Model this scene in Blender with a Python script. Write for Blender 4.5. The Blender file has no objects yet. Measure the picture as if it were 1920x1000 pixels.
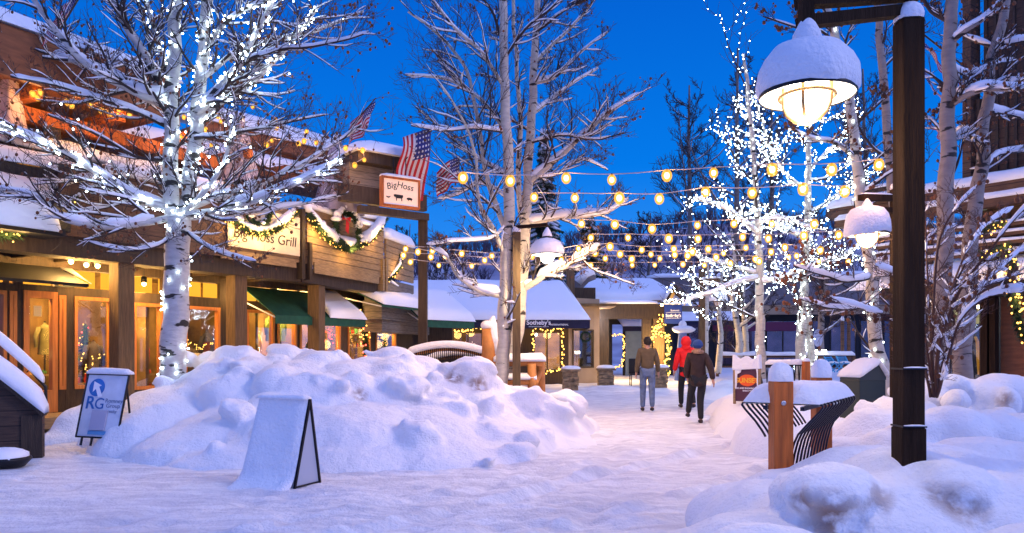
import bpy, bmesh, math, random
from mathutils import Vector, Matrix, noise as mnoise
from math import sin, cos, pi, radians, atan2, sqrt

SC = bpy.context.scene
COL = SC.collection
# ---------------------------------------------------------------- camera
HC, FPX, YH = 1.4, 1400.0, 662.0          # eye height, focal length in px of a 1920 px wide frame, horizon row
cd = bpy.data.cameras.new('camera')
cam = bpy.data.objects.new('camera', cd)
COL.objects.link(cam)
cam.location = (0, 0, HC)
cam.rotation_euler = (radians(90), 0, 0)
cd.sensor_width = 36.0
cd.lens = 36.0 * FPX / 1920.0
cd.shift_y = (YH - 500.0) / 1920.0
cd.clip_start = 0.05
cd.clip_end = 2000
SC.camera = cam
# ---------------------------------------------------------------- world: sky some minutes after sunset
w = bpy.data.worlds.new("World")
SC.world = w
w.use_nodes = True
nt = w.node_tree
nt.nodes.clear()
out = nt.nodes.new('ShaderNodeOutputWorld')
bg = nt.nodes.new('ShaderNodeBackground')
tc = nt.nodes.new('ShaderNodeTexCoord')
sep = nt.nodes.new('ShaderNodeSeparateXYZ')
nt.links.new(tc.outputs['Generated'], sep.inputs[0])
ramp = nt.nodes.new('ShaderNodeValToRGB')
ramp.color_ramp.elements[0].position = 0.0
ramp.color_ramp.elements[0].color = (0.045, 0.30, 0.86, 1)
ramp.color_ramp.elements[1].position = 0.46
ramp.color_ramp.elements[1].color = (0.001, 0.10, 0.56, 1)
e = ramp.color_ramp.elements.new(0.24)
e.color = (0.001, 0.17, 0.72, 1)
nt.links.new(sep.outputs['Z'], ramp.inputs[0])
# the afterglow side of the sky (behind the photographer) and overhead haze: lavender
gy = nt.nodes.new('ShaderNodeMapRange')
gy.inputs['From Min'].default_value = 0.66
gy.inputs['From Max'].default_value = -0.2
nt.links.new(sep.outputs['Y'], gy.inputs['Value'])
mx = nt.nodes.new('ShaderNodeMix')
mx.data_type = 'RGBA'
nt.links.new(gy.outputs['Result'], mx.inputs['Factor'])
nt.links.new(ramp.outputs['Color'], mx.inputs['A'])
mx.inputs['B'].default_value = (0.205, 0.325, 0.95, 1)
nt.links.new(mx.outputs['Result'], bg.inputs['Color'])
bg.inputs['Strength'].default_value = 1.0
nt.links.new(bg.outputs[0], out.inputs[0])
# added side light from the right, standing in for the lanterns' glow
sd = bpy.data.lights.new('side_fill', 'SUN')
sd.energy = 0.85
sd.angle = radians(14)
sd.color = (0.82, 0.76, 1.0)
side_fill = bpy.data.objects.new('side_fill', sd)
side_fill.rotation_euler = (radians(58), 0, radians(72))
COL.objects.link(side_fill)
SC.view_settings.view_transform = 'Standard'
SC.view_settings.look = 'None'
SC.view_settings.exposure = 0.22
SC.view_settings.gamma = 1.0
SC.view_settings.use_curve_mapping = False
SC.cycles.use_denoising = True
SC.cycles.max_bounces = 6
SC.cycles.diffuse_bounces = 3
SC.cycles.glossy_bounces = 3
SC.cycles.transparent_max_bounces = 8
SC.cycles.sample_clamp_indirect = 4.0
SC.cycles.sample_clamp_direct = 30.0
SC.cycles.caustics_reflective = False
SC.cycles.caustics_refractive = False

# ---------------------------------------------------------------- picture -> place
def P(px, py, d):
    return Vector(((px - 960) / FPX * d, d, HC - (py - YH) / FPX * d))

def gz(x, y):                                  # height of the packed snow
    t = min(1, max(0, (y - 17) / 22.0))
    return 0.62 * t * t * (3 - 2 * t)

# ---------------------------------------------------------------- materials
def mat(name, color=(.5, .5, .5), rough=.7, metal=0.0, var=0.0, vscale=4.0, bump=0.0, bscale=30.0, stretch=(1, 1, 1), col2=None,
        emis=None, estr=0.0, spec=0.4, sample=None):
    m = bpy.data.materials.new(name)
    m.use_nodes = True
    n = m.node_tree
    b = n.nodes['Principled BSDF']
    b.inputs['Roughness'].default_value = rough
    b.inputs['Metallic'].default_value = metal
    b.inputs['Specular IOR Level'].default_value = spec
    b.inputs['Base Color'].default_value = (*color, 1)
    if emis:
        b.inputs['Emission Color'].default_value = (*emis, 1)
        b.inputs['Emission Strength'].default_value = estr
    if sample:
        m.cycles.emission_sampling = sample
    if var or bump or col2:
        t = n.nodes.new('ShaderNodeTexCoord')
        mp = n.nodes.new('ShaderNodeMapping')
        mp.inputs['Scale'].default_value = stretch
        n.links.new(t.outputs['Object'], mp.inputs[0])
        if var or col2:
            nz = n.nodes.new('ShaderNodeTexNoise')
            nz.inputs['Scale'].default_value = vscale
            nz.inputs['Detail'].default_value = 6
            n.links.new(mp.outputs[0], nz.inputs['Vector'])
            r = n.nodes.new('ShaderNodeValToRGB')
            lo = [max(0, c * (1 - var)) for c in color]
            hi = list(col2) if col2 else [min(1, c * (1 + var)) for c in color]
            r.color_ramp.elements[0].position = .32
            r.color_ramp.elements[1].position = .68
            r.color_ramp.elements[0].color = (*lo, 1)
            r.color_ramp.elements[1].color = (*hi, 1)
            n.links.new(nz.outputs[0], r.inputs[0])
            n.links.new(r.outputs[0], b.inputs['Base Color'])
        if bump:
            nb = n.nodes.new('ShaderNodeTexNoise')
            nb.inputs['Scale'].default_value = bscale
            nb.inputs['Detail'].default_value = 5
            n.links.new(mp.outputs[0], nb.inputs['Vector'])
            bp = n.nodes.new('ShaderNodeBump')
            bp.inputs['Strength'].default_value = min(1, bump)
            bp.inputs['Distance'].default_value = 0.02
            n.links.new(nb.outputs[0], bp.inputs['Height'])
            n.links.new(bp.outputs[0], b.inputs['Normal'])
    return m

def snow_mat(name, dirt=False, fine=True):
    m = bpy.data.materials.new(name)
    m.use_nodes = True
    n = m.node_tree
    b = n.nodes['Principled BSDF']
    b.inputs['Base Color'].default_value = (.84, .85, .88, 1)
    b.inputs['Roughness'].default_value = .62
    b.inputs['Specular IOR Level'].default_value = .25
    t = n.nodes.new('ShaderNodeTexCoord')
    n1 = n.nodes.new('ShaderNodeTexNoise')
    n1.inputs['Scale'].default_value = 9.0
    n1.inputs['Detail'].default_value = 8
    n1.inputs['Roughness'].default_value = .62
    n2 = n.nodes.new('ShaderNodeTexNoise')
    n2.inputs['Scale'].default_value = 42.0
    n2.inputs['Detail'].default_value = 3
    for q in (n1, n2):
        n.links.new(t.outputs['Object'], q.inputs['Vector'])
    ad = n.nodes.new('ShaderNodeMath')
    ad.operation = 'MULTIPLY_ADD'
    ad.inputs[1].default_value = .30 if fine else .05
    n.links.new(n2.outputs[0], ad.inputs[0])
    n.links.new(n1.outputs[0], ad.inputs[2])
    bp = n.nodes.new('ShaderNodeBump')
    bp.inputs['Strength'].default_value = .8 if fine else .3
    bp.inputs['Distance'].default_value = .05
    n.links.new(ad.outputs[0], bp.inputs['Height'])
    n.links.new(bp.outputs[0], b.inputs['Normal'])
    if dirt:
        at = n.nodes.new('ShaderNodeAttribute')
        at.attribute_name = 'dirt'
        n3 = n.nodes.new('ShaderNodeTexNoise')
        n3.inputs['Scale'].default_value = 9.0
        n3.inputs['Detail'].default_value = 9
        n.links.new(t.outputs['Object'], n3.inputs['Vector'])
        mu = n.nodes.new('ShaderNodeMath')
        mu.operation = 'MULTIPLY'
        n.links.new(at.outputs['Fac'], mu.inputs[0])
        r3 = n.nodes.new('ShaderNodeMapRange')
        r3.inputs['From Min'].default_value = .38
        r3.inputs['From Max'].default_value = .56
        n.links.new(n3.outputs[0], r3.inputs['Value'])
        n.links.new(r3.outputs[0], mu.inputs[1])
        mxx = n.nodes.new('ShaderNodeMix')
        mxx.data_type = 'RGBA'
        mxx.inputs['A'].default_value = (.84, .85, .88, 1)
        mxx.inputs['B'].default_value = (.20, .085, .035, 1)
        n.links.new(mu.outputs[0], mxx.inputs['Factor'])
        n.links.new(mxx.outputs['Result'], b.inputs['Base Color'])
    return m

def packed_snow():
    m = snow_mat('packed_snow'); n = m.node_tree; b = n.nodes['Principled BSDF']
    t = n.nodes.new('ShaderNodeTexCoord'); mp = n.nodes.new('ShaderNodeMapping')
    mp.inputs['Rotation'].default_value = (0, 0, radians(-50)); mp.inputs['Scale'].default_value = (.55, 2.4, 1)
    n.links.new(t.outputs['Object'], mp.inputs[0])
    z = n.nodes.new('ShaderNodeTexNoise'); z.inputs['Scale'].default_value = 2.2; z.inputs['Detail'].default_value = 10; z.inputs['Roughness'].default_value = .7
    n.links.new(mp.outputs[0], z.inputs['Vector'])
    r = n.nodes.new('ShaderNodeValToRGB'); r.color_ramp.elements[0].position = .40; r.color_ramp.elements[1].position = .60
    r.color_ramp.elements[0].color = (.62, .63, .68, 1); r.color_ramp.elements[1].color = (.85, .86, .88, 1)
    n.links.new(z.outputs[0], r.inputs[0]); n.links.new(r.outputs[0], b.inputs['Base Color'])
    return m

def plank_mat(name, c, w=.14, axis=2, gap=.06, var=.3):
    """boards running level, one board every w metres of height, dark joints between"""
    m = mat(name, c, .75, var=var, vscale=5, bump=.4, bscale=14, stretch=(1, 1, 9))
    n = m.node_tree
    b = n.nodes['Principled BSDF']
    src = b.inputs['Base Color'].links[0].from_socket
    t = n.nodes.new('ShaderNodeTexCoord')
    s = n.nodes.new('ShaderNodeSeparateXYZ')
    n.links.new(t.outputs['Object'], s.inputs[0])
    d = n.nodes.new('ShaderNodeMath'); d.operation = 'DIVIDE'; d.inputs[1].default_value = w
    n.links.new(s.outputs[axis], d.inputs[0])
    fr = n.nodes.new('ShaderNodeMath'); fr.operation = 'FRACT'
    n.links.new(d.outputs[0], fr.inputs[0])
    lt = n.nodes.new('ShaderNodeMath'); lt.operation = 'LESS_THAN'; lt.inputs[1].default_value = gap
    n.links.new(fr.outputs[0], lt.inputs[0])
    x = n.nodes.new('ShaderNodeMix'); x.data_type = 'RGBA'
    x.inputs['B'].default_value = (c[0] * .18, c[1] * .18, c[2] * .18, 1)
    n.links.new(lt.outputs[0], x.inputs['Factor'])
    n.links.new(src, x.inputs['A'])
    n.links.new(x.outputs['Result'], b.inputs['Base Color'])
    return m

def glass_mat(name, refl=.06, tint=(.9, .92, .95)):
    m = bpy.data.materials.new(name)
    m.use_nodes = True
    n = m.node_tree
    n.nodes.clear()
    o = n.nodes.new('ShaderNodeOutputMaterial')
    a = n.nodes.new('ShaderNodeBsdfTransparent'); a.inputs[0].default_value = (*tint, 1)
    g = n.nodes.new('ShaderNodeBsdfGlossy'); g.inputs['Roughness'].default_value = .02
    g.inputs[0].default_value = (.9, .9, .9, 1)
    f = n.nodes.new('ShaderNodeFresnel'); f.inputs[0].default_value = 1.5
    ma = n.nodes.new('ShaderNodeMath'); ma.operation = 'MULTIPLY_ADD'; ma.inputs[1].default_value = .55; ma.inputs[2].default_value = refl
    n.links.new(f.outputs[0], ma.inputs[0])
    mi = n.nodes.new('ShaderNodeMixShader')
    n.links.new(ma.outputs[0], mi.inputs[0]); n.links.new(a.outputs[0], mi.inputs[1]); n.links.new(g.outputs[0], mi.inputs[2])
    n.links.new(mi.outputs[0], o.inputs[0])
    return m

def emit_mat(name, c, s, sample='AUTO'):
    m = bpy.data.materials.new(name)
    m.use_nodes = True
    n = m.node_tree
    n.nodes.clear()
    o = n.nodes.new('ShaderNodeOutputMaterial')
    e_ = n.nodes.new('ShaderNodeEmission')
    e_.inputs[0].default_value = (*c, 1)
    e_.inputs[1].default_value = s
    n.links.new(e_.outputs[0], o.inputs[0])
    m.cycles.emission_sampling = sample
    return m

def bark_mat(name, base, scar=(.03, .025, .022), amount=.60, scale=2.5):
    m = mat(name, base, .8, var=.14, vscale=6, bump=.5, bscale=18, stretch=(1, 1, 3))
    n = m.node_tree
    b = n.nodes['Principled BSDF']
    src = b.inputs['Base Color'].links[0].from_socket
    t = n.nodes.new('ShaderNodeTexCoord')
    mp = n.nodes.new('ShaderNodeMapping')
    mp.inputs['Scale'].default_value = (1, 1, 3.2)
    n.links.new(t.outputs['Object'], mp.inputs[0])
    nz = n.nodes.new('ShaderNodeTexNoise')
    nz.inputs['Scale'].default_value = scale
    nz.inputs['Detail'].default_value = 4
    n.links.new(mp.outputs[0], nz.inputs['Vector'])
    r = n.nodes.new('ShaderNodeMapRange')
    r.inputs['From Min'].default_value = amount
    r.inputs['From Max'].default_value = amount + .035
    n.links.new(nz.outputs[0], r.inputs['Value'])
    x = n.nodes.new('ShaderNodeMix'); x.data_type = 'RGBA'
    x.inputs['B'].default_value = (*scar, 1)
    n.links.new(r.outputs[0], x.inputs['Factor'])
    n.links.new(src, x.inputs['A'])
    n.links.new(x.outputs['Result'], b.inputs['Base Color'])
    return m

M = {}
M['snow'] = snow_mat('snow')
M['snow_packed'] = packed_snow()
M['snow_soft'] = snow_mat('snow_soft', fine=False)
M['snow_dirt'] = snow_mat('snow_with_grit', dirt=True)
M['dark_wood'] = mat('dark_wood', (.040, .024, .014), .7, var=.35, vscale=5, bump=.4, bscale=25, stretch=(4, 4, .5))
M['post_wood'] = mat('post_wood', (.026, .014, .008), .85, spec=.1, var=.3, vscale=6, bump=.5, bscale=30, stretch=(4, 4, .4))
M['tan_wood'] = mat('tan_wood', (.27, .175, .085), .75, var=.25, vscale=6, bump=.4, bscale=20, stretch=(1, 1, 6))
M['column_wood'] = mat('column_wood', (.12, .072, .034), .75, var=.3, vscale=6, bump=.5, bscale=20, stretch=(6, 6, .5))
M['brown_post'] = mat('brown_post', (.10, .060, .026), .8, var=.3, vscale=6, bump=.5, bscale=25, stretch=(5, 5, .5))
M['orange_wood'] = mat('orange_wood', (.42, .105, .014), .6, var=.3, vscale=5, bump=.4, bscale=25, stretch=(5, 5, .5))
M['log_wood'] = mat('log_wood', (.40, .155, .040), .6, var=.35, vscale=4, bump=.4, bscale=20)
M['fascia'] = mat('fascia_board', (.24, .085, .035), .8, var=.2, vscale=3, bump=.3, bscale=12, stretch=(1, 1, 5))
M['boards_tan'] = plank_mat('rail_boards', (.34, .215, .105), .17)
M['boards_brown'] = plank_mat('deck_boards_brown', (.11, .055, .030), .24)
M['boards_grey'] = plank_mat('grey_siding', (.15, .125, .105), .16)
M['boards_dark'] = plank_mat('dark_siding', (.060, .034, .022), .2)
M['door_wood'] = mat('door_wood', (.48, .17, .035), .5, var=.2, vscale=5, stretch=(5, 5, .5))
M['stucco'] = mat('stucco', (.33, .24, .155), .9, var=.12, vscale=2, bump=.3, bscale=60)
M['taupe'] = mat('taupe_wall', (.17, .155, .165), .9, var=.12, vscale=1.5, bump=.2, bscale=40)
M['stone'] = mat('stone', (.13, .10, .07), .85, var=.5, vscale=5, bump=1, bscale=8, stretch=(1, 1, 3), col2=(.36, .25, .14))
M['black_metal'] = mat('black_metal', (.012, .012, .015), .45, metal=.4)
M['dark_shop'] = mat('dark_interior', (.012, .014, .022), .8)
M['room_tan'] = mat('shop_room_wall', (.055, .030, .014), .9, vscale=1.3, col2=(.34, .20, .07))
M['room_red'] = mat('shop_room_red', (.50, .12, .035), .9, var=.2, vscale=1.5)
M['room_floor'] = mat('shop_floor', (.25, .15, .08), .6)
M['glass'] = glass_mat('window_glass')
M['glass_dark'] = glass_mat('dark_window_glass', .06, (.6, .65, .8))
M['green_cloth'] = mat('green_awning', (.010, .075, .042), .8, var=.2, vscale=6)
M['navy_cloth'] = mat('navy_awning', (.013, .012, .040), .8, var=.2)
M['black_cloth'] = mat('black_awning', (.012, .012, .014), .8, var=.2)
M['white_paint'] = mat('white_paint', (.72, .73, .76), .5)
M['white_letter'] = mat('white_lettering', (.85, .85, .88), .5)
M['warm_white'] = mat('warm_sign_board', (.74, .62, .42), .7, var=.12, vscale=3)
M['black_ink'] = mat('black_paint', (.010, .008, .008), .6)
M['needles'] = mat('fir_needles', (.018, .045, .018), .8, var=.4, vscale=20)
M['red_cloth'] = mat('red_cloth', (.62, .012, .012), .7, var=.15, vscale=8)
M['cable'] = mat('cable', (.02, .02, .022), .6)
M['cable_snow'] = mat('frosted_cable', (.35, .33, .36), .7)
M['bark_near'] = bark_mat('aspen_bark', (.50, .48, .45), amount=.575)
M['bark_mid'] = bark_mat('aspen_bark_pale', (.50, .45, .37), amount=.615)
M['bark_right'] = bark_mat('aspen_bark_grey', (.27, .22, .19), amount=.60)
M['twig'] = mat('twig_bark', (.040, .026, .024), .8)
M['twig_brown'] = mat('twig_red_brown', (.075, .032, .022), .8)
M['limb'] = mat('limb_bark', (.17, .14, .12), .8, var=.3, vscale=9)
M['dry_leaf'] = mat('dry_leaf', (.16, .055, .020), .8, var=.4, vscale=4)
M['bulb_warm'] = emit_mat('warm_bulb', (1.0, .60, .18), 40)
M['bulb_gold'] = emit_mat('gold_bulb', (1.0, .50, .09), 5)
M['bulb_amber'] = emit_mat('amber_bulb', (1.0, .34, .04), 6)
M['bulb_white'] = emit_mat('white_bulb', (.72, .90, 1.0), 42)
M['bulb_red'] = emit_mat('red_bulb', (1.0, .05, .03), 14)
M['globe_lit'] = emit_mat('lit_globe', (1.0, .92, .78), 15)

# ---------------------------------------------------------------- objects
def tag(o, label=None, cat=None, group=None, kind=None):
    if label: o['label'] = label
    if cat: o['category'] = cat
    if group: o['group'] = group
    if kind: o['kind'] = kind
    return o

def root(name, loc, label, cat, group=None, rz=0.0):
    o = bpy.data.objects.new(name, None)
    COL.objects.link(o)
    o.location = loc
    o.rotation_euler = (0, 0, rz)
    o.empty_display_size = .2
    return tag(o, label, cat, group)

SPLIT = {'bow', 'stucco_pier', 'porch_roof', 'deck_floor', 'housing', 'arm', 'hanger', 'back_leg', 'snow', 'inner_rail', 'stair_enclosure', 'stair_beam', 'rail', 'upper_wall', 'arm_log', 'eave_beam', 'pergola_beam', 'rake_board', 'partition', 'tower_wall', 'bulb'}
class MB:
    """collects faces in world space; build() links them as ONE object"""
    def __init__(s):
        s.v, s.f, s.m = [], [], []
        s.mi = 0
    def add(s, vs, fs):
        b = len(s.v)
        s.v.extend(tuple(v) for v in vs)
        for q in fs:
            s.f.append(tuple(b + i for i in q))
            s.m.append(s.mi)
        return s
    def hexa(s, c8):                   # 4 bottom (ccw), 4 top
        return s.add(c8, [(3, 2, 1, 0), (4, 5, 6, 7), (0, 1, 5, 4), (1, 2, 6, 5), (2, 3, 7, 6), (3, 0, 4, 7)])
    def box(s, x0, x1, y0, y1, z0, z1):
        return s.hexa([(x0, y0, z0), (x1, y0, z0), (x1, y1, z0), (x0, y1, z0), (x0, y0, z1), (x1, y0, z1), (x1, y1, z1), (x0, y1, z1)])
    def beam(s, a, b, w, h, up=Vector((0, 0, 1))):
        a, b = Vector(a), Vector(b)
        d = (b - a).normalized()
        if abs(d.dot(up)) > .99: up = Vector((0, 1, 0))
        x = d.cross(up).normalized() * w / 2
        z = x.cross(d).normalized() * h / 2
        return s.hexa([a - x - z, a + x - z, b + x - z, b - x - z, a - x + z, a + x + z, b + x + z, b - x + z])
    def tube(s, pts, r, n=8, cap=True):
        pts = [Vector(p) for p in pts]
        k = len(pts)
        if not hasattr(r, '__len__'): r = [r] * k
        b = len(s.v)
        prev = None
        for i, p in enumerate(pts):
            t = (pts[min(i + 1, k - 1)] - pts[max(i - 1, 0)])
            t = t.normalized() if t.length > 1e-9 else Vector((0, 0, 1))
            if prev is None:
                u = t.cross(Vector((0, 0, 1)))
                if u.length < .05: u = t.cross(Vector((0, 1, 0)))
                u.normalize()
            else:
                u = prev - t * prev.dot(t)
                u = u.normalized() if u.length > 1e-6 else prev
            prev = u
            v = t.cross(u)
            for j in range(n):
                a = 2 * pi * j / n
                s.v.append(tuple(p + (u * cos(a) + v * sin(a)) * r[i]))
        for i in range(k - 1):
            for j in range(n):
                j2 = (j + 1) % n
                s.f.append((b + i * n + j, b + i * n + j2, b + (i + 1) * n + j2, b + (i + 1) * n + j)); s.m.append(s.mi)
        if cap:
            s.f.append(tuple(b + j for j in range(n))[::-1]); s.m.append(s.mi)
            s.f.append(tuple(b + (k - 1) * n + j for j in range(n))); s.m.append(s.mi)
        return s
    def lathe(s, c, prof, n=24, sx=1, sy=1):      # prof: (r, z)
        c = Vector(c)
        b = len(s.v)
        for r, z in prof:
            for j in range(n):
                a = 2 * pi * j / n
                s.v.append((c.x + r * cos(a) * sx, c.y + r * sin(a) * sy, c.z + z))
        for i in range(len(prof) - 1):
            for j in range(n):
                j2 = (j + 1) % n
                s.f.append((b + i * n + j, b + i * n + j2, b + (i + 1) * n + j2, b + (i + 1) * n + j)); s.m.append(s.mi)
        return s
    def ell(s, c, rx, ry, rz, n=12, m=8, nz=0.0, seed=0):
        c = Vector(c)
        b = len(s.v)
        for i in range(m + 1):
            th = pi * i / m
            for j in range(n):
                a = 2 * pi * j / n
                q = Vector((sin(th) * cos(a), sin(th) * sin(a), cos(th)))
                k = 1 + (nz * mnoise.noise(q * 1.7 + Vector((seed, seed * 1.3, 0))) if nz else 0)
                s.v.append((c.x + q.x * rx * k, c.y + q.y * ry * k, c.z + q.z * rz * k))
        for i in range(m):
            for j in range(n):
                j2 = (j + 1) % n
                s.f.append((b + i * n + j, b + (i + 1) * n + j, b + (i + 1) * n + j2, b + i * n + j2)); s.m.append(s.mi)
        return s
    def poly(s, pts, t):                 # extruded polygon; t = thickness vector
        n = len(pts)
        t = Vector(t)
        vs = [Vector(p) for p in pts] + [Vector(p) + t for p in pts]
        return s.add(vs, [tuple(range(n))[::-1], tuple(range(n, 2 * n))] + [(i, (i + 1) % n, n + (i + 1) % n, n + i) for i in range(n)])
    def islands(s):
        up = list(range(len(s.v)))
        def find(a):
            while up[a] != a: up[a] = up[up[a]]; a = up[a]
            return a
        for f in s.f:
            a = find(f[0])
            for q in f[1:]: up[find(q)] = a
        g = {}
        for k, f in enumerate(s.f): g.setdefault(find(f[0]), []).append(k)
        return list(g.values())
    def build(s, name, mats, parent=None, smooth=False, loc=None, bevel=0.0):
        # separate pieces of a part that one could count become parts of their own
        if parent is not None and (name in SPLIT or name.endswith('_snow')) and len(s.f) < 20000:
            g = s.islands()
            if 2 <= len(g) <= 18:
                last = None
                for fs in g:
                    q = MB(); mp = {}
                    for k in fs:
                        for vi in s.f[k]:
                            if vi not in mp: mp[vi] = len(q.v); q.v.append(s.v[vi])
                        q.f.append(tuple(mp[vi] for vi in s.f[k])); q.m.append(s.m[k])
                    last = q.one(name, mats, parent, smooth, loc, bevel)
                return last
        return s.one(name, mats, parent, smooth, loc, bevel)
    def one(s, name, mats, parent=None, smooth=False, loc=None, bevel=0.0):
        me = bpy.data.meshes.new(name)
        o0 = Vector(parent.matrix_local.translation) if parent is not None else Vector((0, 0, 0))
        org = o0
        if parent is not None:
            p = parent
            org = Vector(p.get('_w', p.location))
        elif loc is not None:
            org = Vector(loc)
        vs = [(v[0] - org[0], v[1] - org[1], v[2] - org[2]) for v in s.v]
        me.from_pydata(vs, [], s.f)
        if not isinstance(mats, (list, tuple)): mats = [mats]
        for q in mats: me.materials.append(q)
        if len(mats) > 1: me.polygons.foreach_set('material_index', s.m)
        if smooth: me.polygons.foreach_set('use_smooth', [True] * len(me.polygons))
        me.update()
        o = bpy.data.objects.new(name, me)
        COL.objects.link(o)
        if parent is not None:
            o.parent = parent
            o['_w'] = tuple(org)          # where this object's zero lies in the place
        else:
            o.location = org
            o['_w'] = tuple(org)
        if bevel:
            bv = o.modifiers.new('bevel', 'BEVEL'); bv.width = bevel; bv.segments = 2; bv.limit_method = 'ANGLE'
        return o

def copy_tree(o, parent=None):
    c = o.copy()
    COL.objects.link(c)
    if parent is not None: c.parent = parent
    for ch in [q for q in SC.objects if q.parent == o]:
        copy_tree(ch, c)
    return c

def text_obj(name, body, m, parent, origin, right, up, size, ext=.004, align='CENTER', shear=0.0, bold=0.0, spacing=1.0):
    """lettering as a mesh; origin, right, up in the place's space"""
    cu = bpy.data.curves.new(name, 'FONT')
    cu.body = body
    cu.size = size
    cu.extrude = ext
    cu.align_x = align
    cu.shear = shear
    cu.offset = bold
    cu.space_character = spacing
    tmp = bpy.data.objects.new('tmp_text', cu)
    COL.objects.link(tmp)
    dg = bpy.context.evaluated_depsgraph_get()
    me = bpy.data.meshes.new_from_object(tmp.evaluated_get(dg))
    bpy.data.objects.remove(tmp)
    right, up = Vector(right).normalized(), Vector(up).normalized()
    nrm = right.cross(up)
    org = Vector(parent.get('_w', parent.location)) if parent is not None else Vector((0, 0, 0))
    mt = Matrix((right, up, nrm)).transposed().to_4x4()
    mt.translation = Vector(origin) - org
    me.transform(mt)
    me.materials.clear()
    me.materials.append(m)
    o = bpy.data.objects.new(name, me)
    COL.objects.link(o)
    if parent is not None: o.parent = parent
    return o

class Frame:
    """a wall line seen in plan: u along it, v outward, z up"""
    def __init__(s, A, B):
        s.A = Vector((A[0], A[1], 0))
        B = Vector((B[0], B[1], 0))
        s.D = (B - s.A).normalized()
        s.L = (B - s.A).length
        s.N = Vector((s.D.y, -s.D.x, 0))
    def p(s, u, v, z): 
        q = s.A + s.D * u + s.N * v
        return Vector((q.x, q.y, z))
    def u(s, px, v=0.0):
        k = (px - 960) / FPX
        ax, ay = s.A.x + v * s.N.x, s.A.y + v * s.N.y
        return -(ax - k * ay) / (s.D.x - k * s.D.y)
    def z(s, px, py, v=0.0):
        q = s.p(s.u(px, v), v, 0)
        return HC - (py - YH) / FPX * q.y
    def box(s, mb, u0, u1, v0, v1, z0, z1, z0b=None, z1b=None):
        z0b = z0 if z0b is None else z0b
        z1b = z1 if z1b is None else z1b
        return mb.hexa([s.p(u0, v1, z0), s.p(u1, v1, z0b), s.p(u1, v0, z0b), s.p(u0, v0, z0), s.p(u0, v1, z1), s.p(u1, v1, z1b), s.p(u1, v0, z1b), s.p(u0, v0, z1)])

def light(name, loc, color, power, size=.05, kind='POINT', parent=None):
    l = bpy.data.lights.new(name, kind)
    l.energy = power
    l.color = color
    if kind == 'POINT': l.shadow_soft_size = size
    else: l.size = size
    o = bpy.data.objects.new(name, l)
    COL.objects.link(o)
    if parent is not None:
        o.parent = parent
        o.location = Vector(loc) - Vector(parent.get('_w', parent.location))
    else:
        o.location = loc
    return o

def snow_cap(mb, c, rx, ry, h, seed=0, n=16):
    """a rounded cap of snow sitting on a square or round top"""
    c = Vector(c)
    prof = [(1.0, 0), (1.06, .10), (1.07, .3), (1.0, .55), (.84, .78), (.58, .93), (.28, 1.0), (.01, 1.02)]
    b = len(mb.v)
    for r, z in prof:
        for j in range(n):
            a = 2 * pi * j / n
            ca, sa = cos(a), sin(a)
            q = (abs(ca) ** 3 + abs(sa) ** 3) ** (-1 / 3.)
            k = 1 + .05 * mnoise.noise(Vector((ca * 1.5 + seed, sa * 1.5, z * 2)))
            mb.v.append((c.x + ca * q * rx * r * k, c.y + sa * q * ry * r * k, c.z + z * h))
    for i in range(len(prof) - 1):
        for j in range(n):
            j2 = (j + 1) % n
            mb.f.append((b + i * n + j, b + i * n + j2, b + (i + 1) * n + j2, b + (i + 1) * n + j)); mb.m.append(mb.mi)
    return mb

def snow_strip(mb, a, b, w, h, seed=0, n=None, wob=.25):
    """soft ridge of snow lying along a line (rail, beam, roof edge): rounded section, uneven height"""
    a, b = Vector(a), Vector(b)
    L = (b - a).length
    n = n or max(3, int(L / max(.12, min(w, .5))) + 2)
    d = (b - a).normalized()
    x = d.cross(Vector((0, 0, 1))).normalized()
    sec = [(-.5, 0), (-.53, .35), (-.42, .78), (-.2, .98), (.2, .98), (.42, .78), (.53, .35), (.5, 0)]
    base = len(mb.v)
    for i in range(n + 1):
        t = i / n
        p = a.lerp(b, t)
        k = 1 + wob * mnoise.noise(Vector((t * L * 1.3 + seed * 7.1, seed, 0)))
        e = 1.0 if 0 < i < n else .55
        for sx, sz in sec:
            kk = 1 + .10 * mnoise.noise(Vector((t * L * 2.2, sx * 3, seed + 4)))
            mb.v.append(tuple(p + x * sx * w * kk * (e * .2 + .8) + Vector((0, 0, sz * h * k * e))))
    m = len(sec)
    for i in range(n):
        for j in range(m):
            j2 = (j + 1) % m
            mb.f.append((base + i * m + j, base + i * m + j2, base + (i + 1) * m + j2, base + (i + 1) * m + j)); mb.m.append(mb.mi)
    mb.f.append(tuple(base + j for j in range(m))[::-1]); mb.m.append(mb.mi)
    mb.f.append(tuple(base + n * m + j for j in range(m))); mb.m.append(mb.mi)
    return mb

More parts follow.
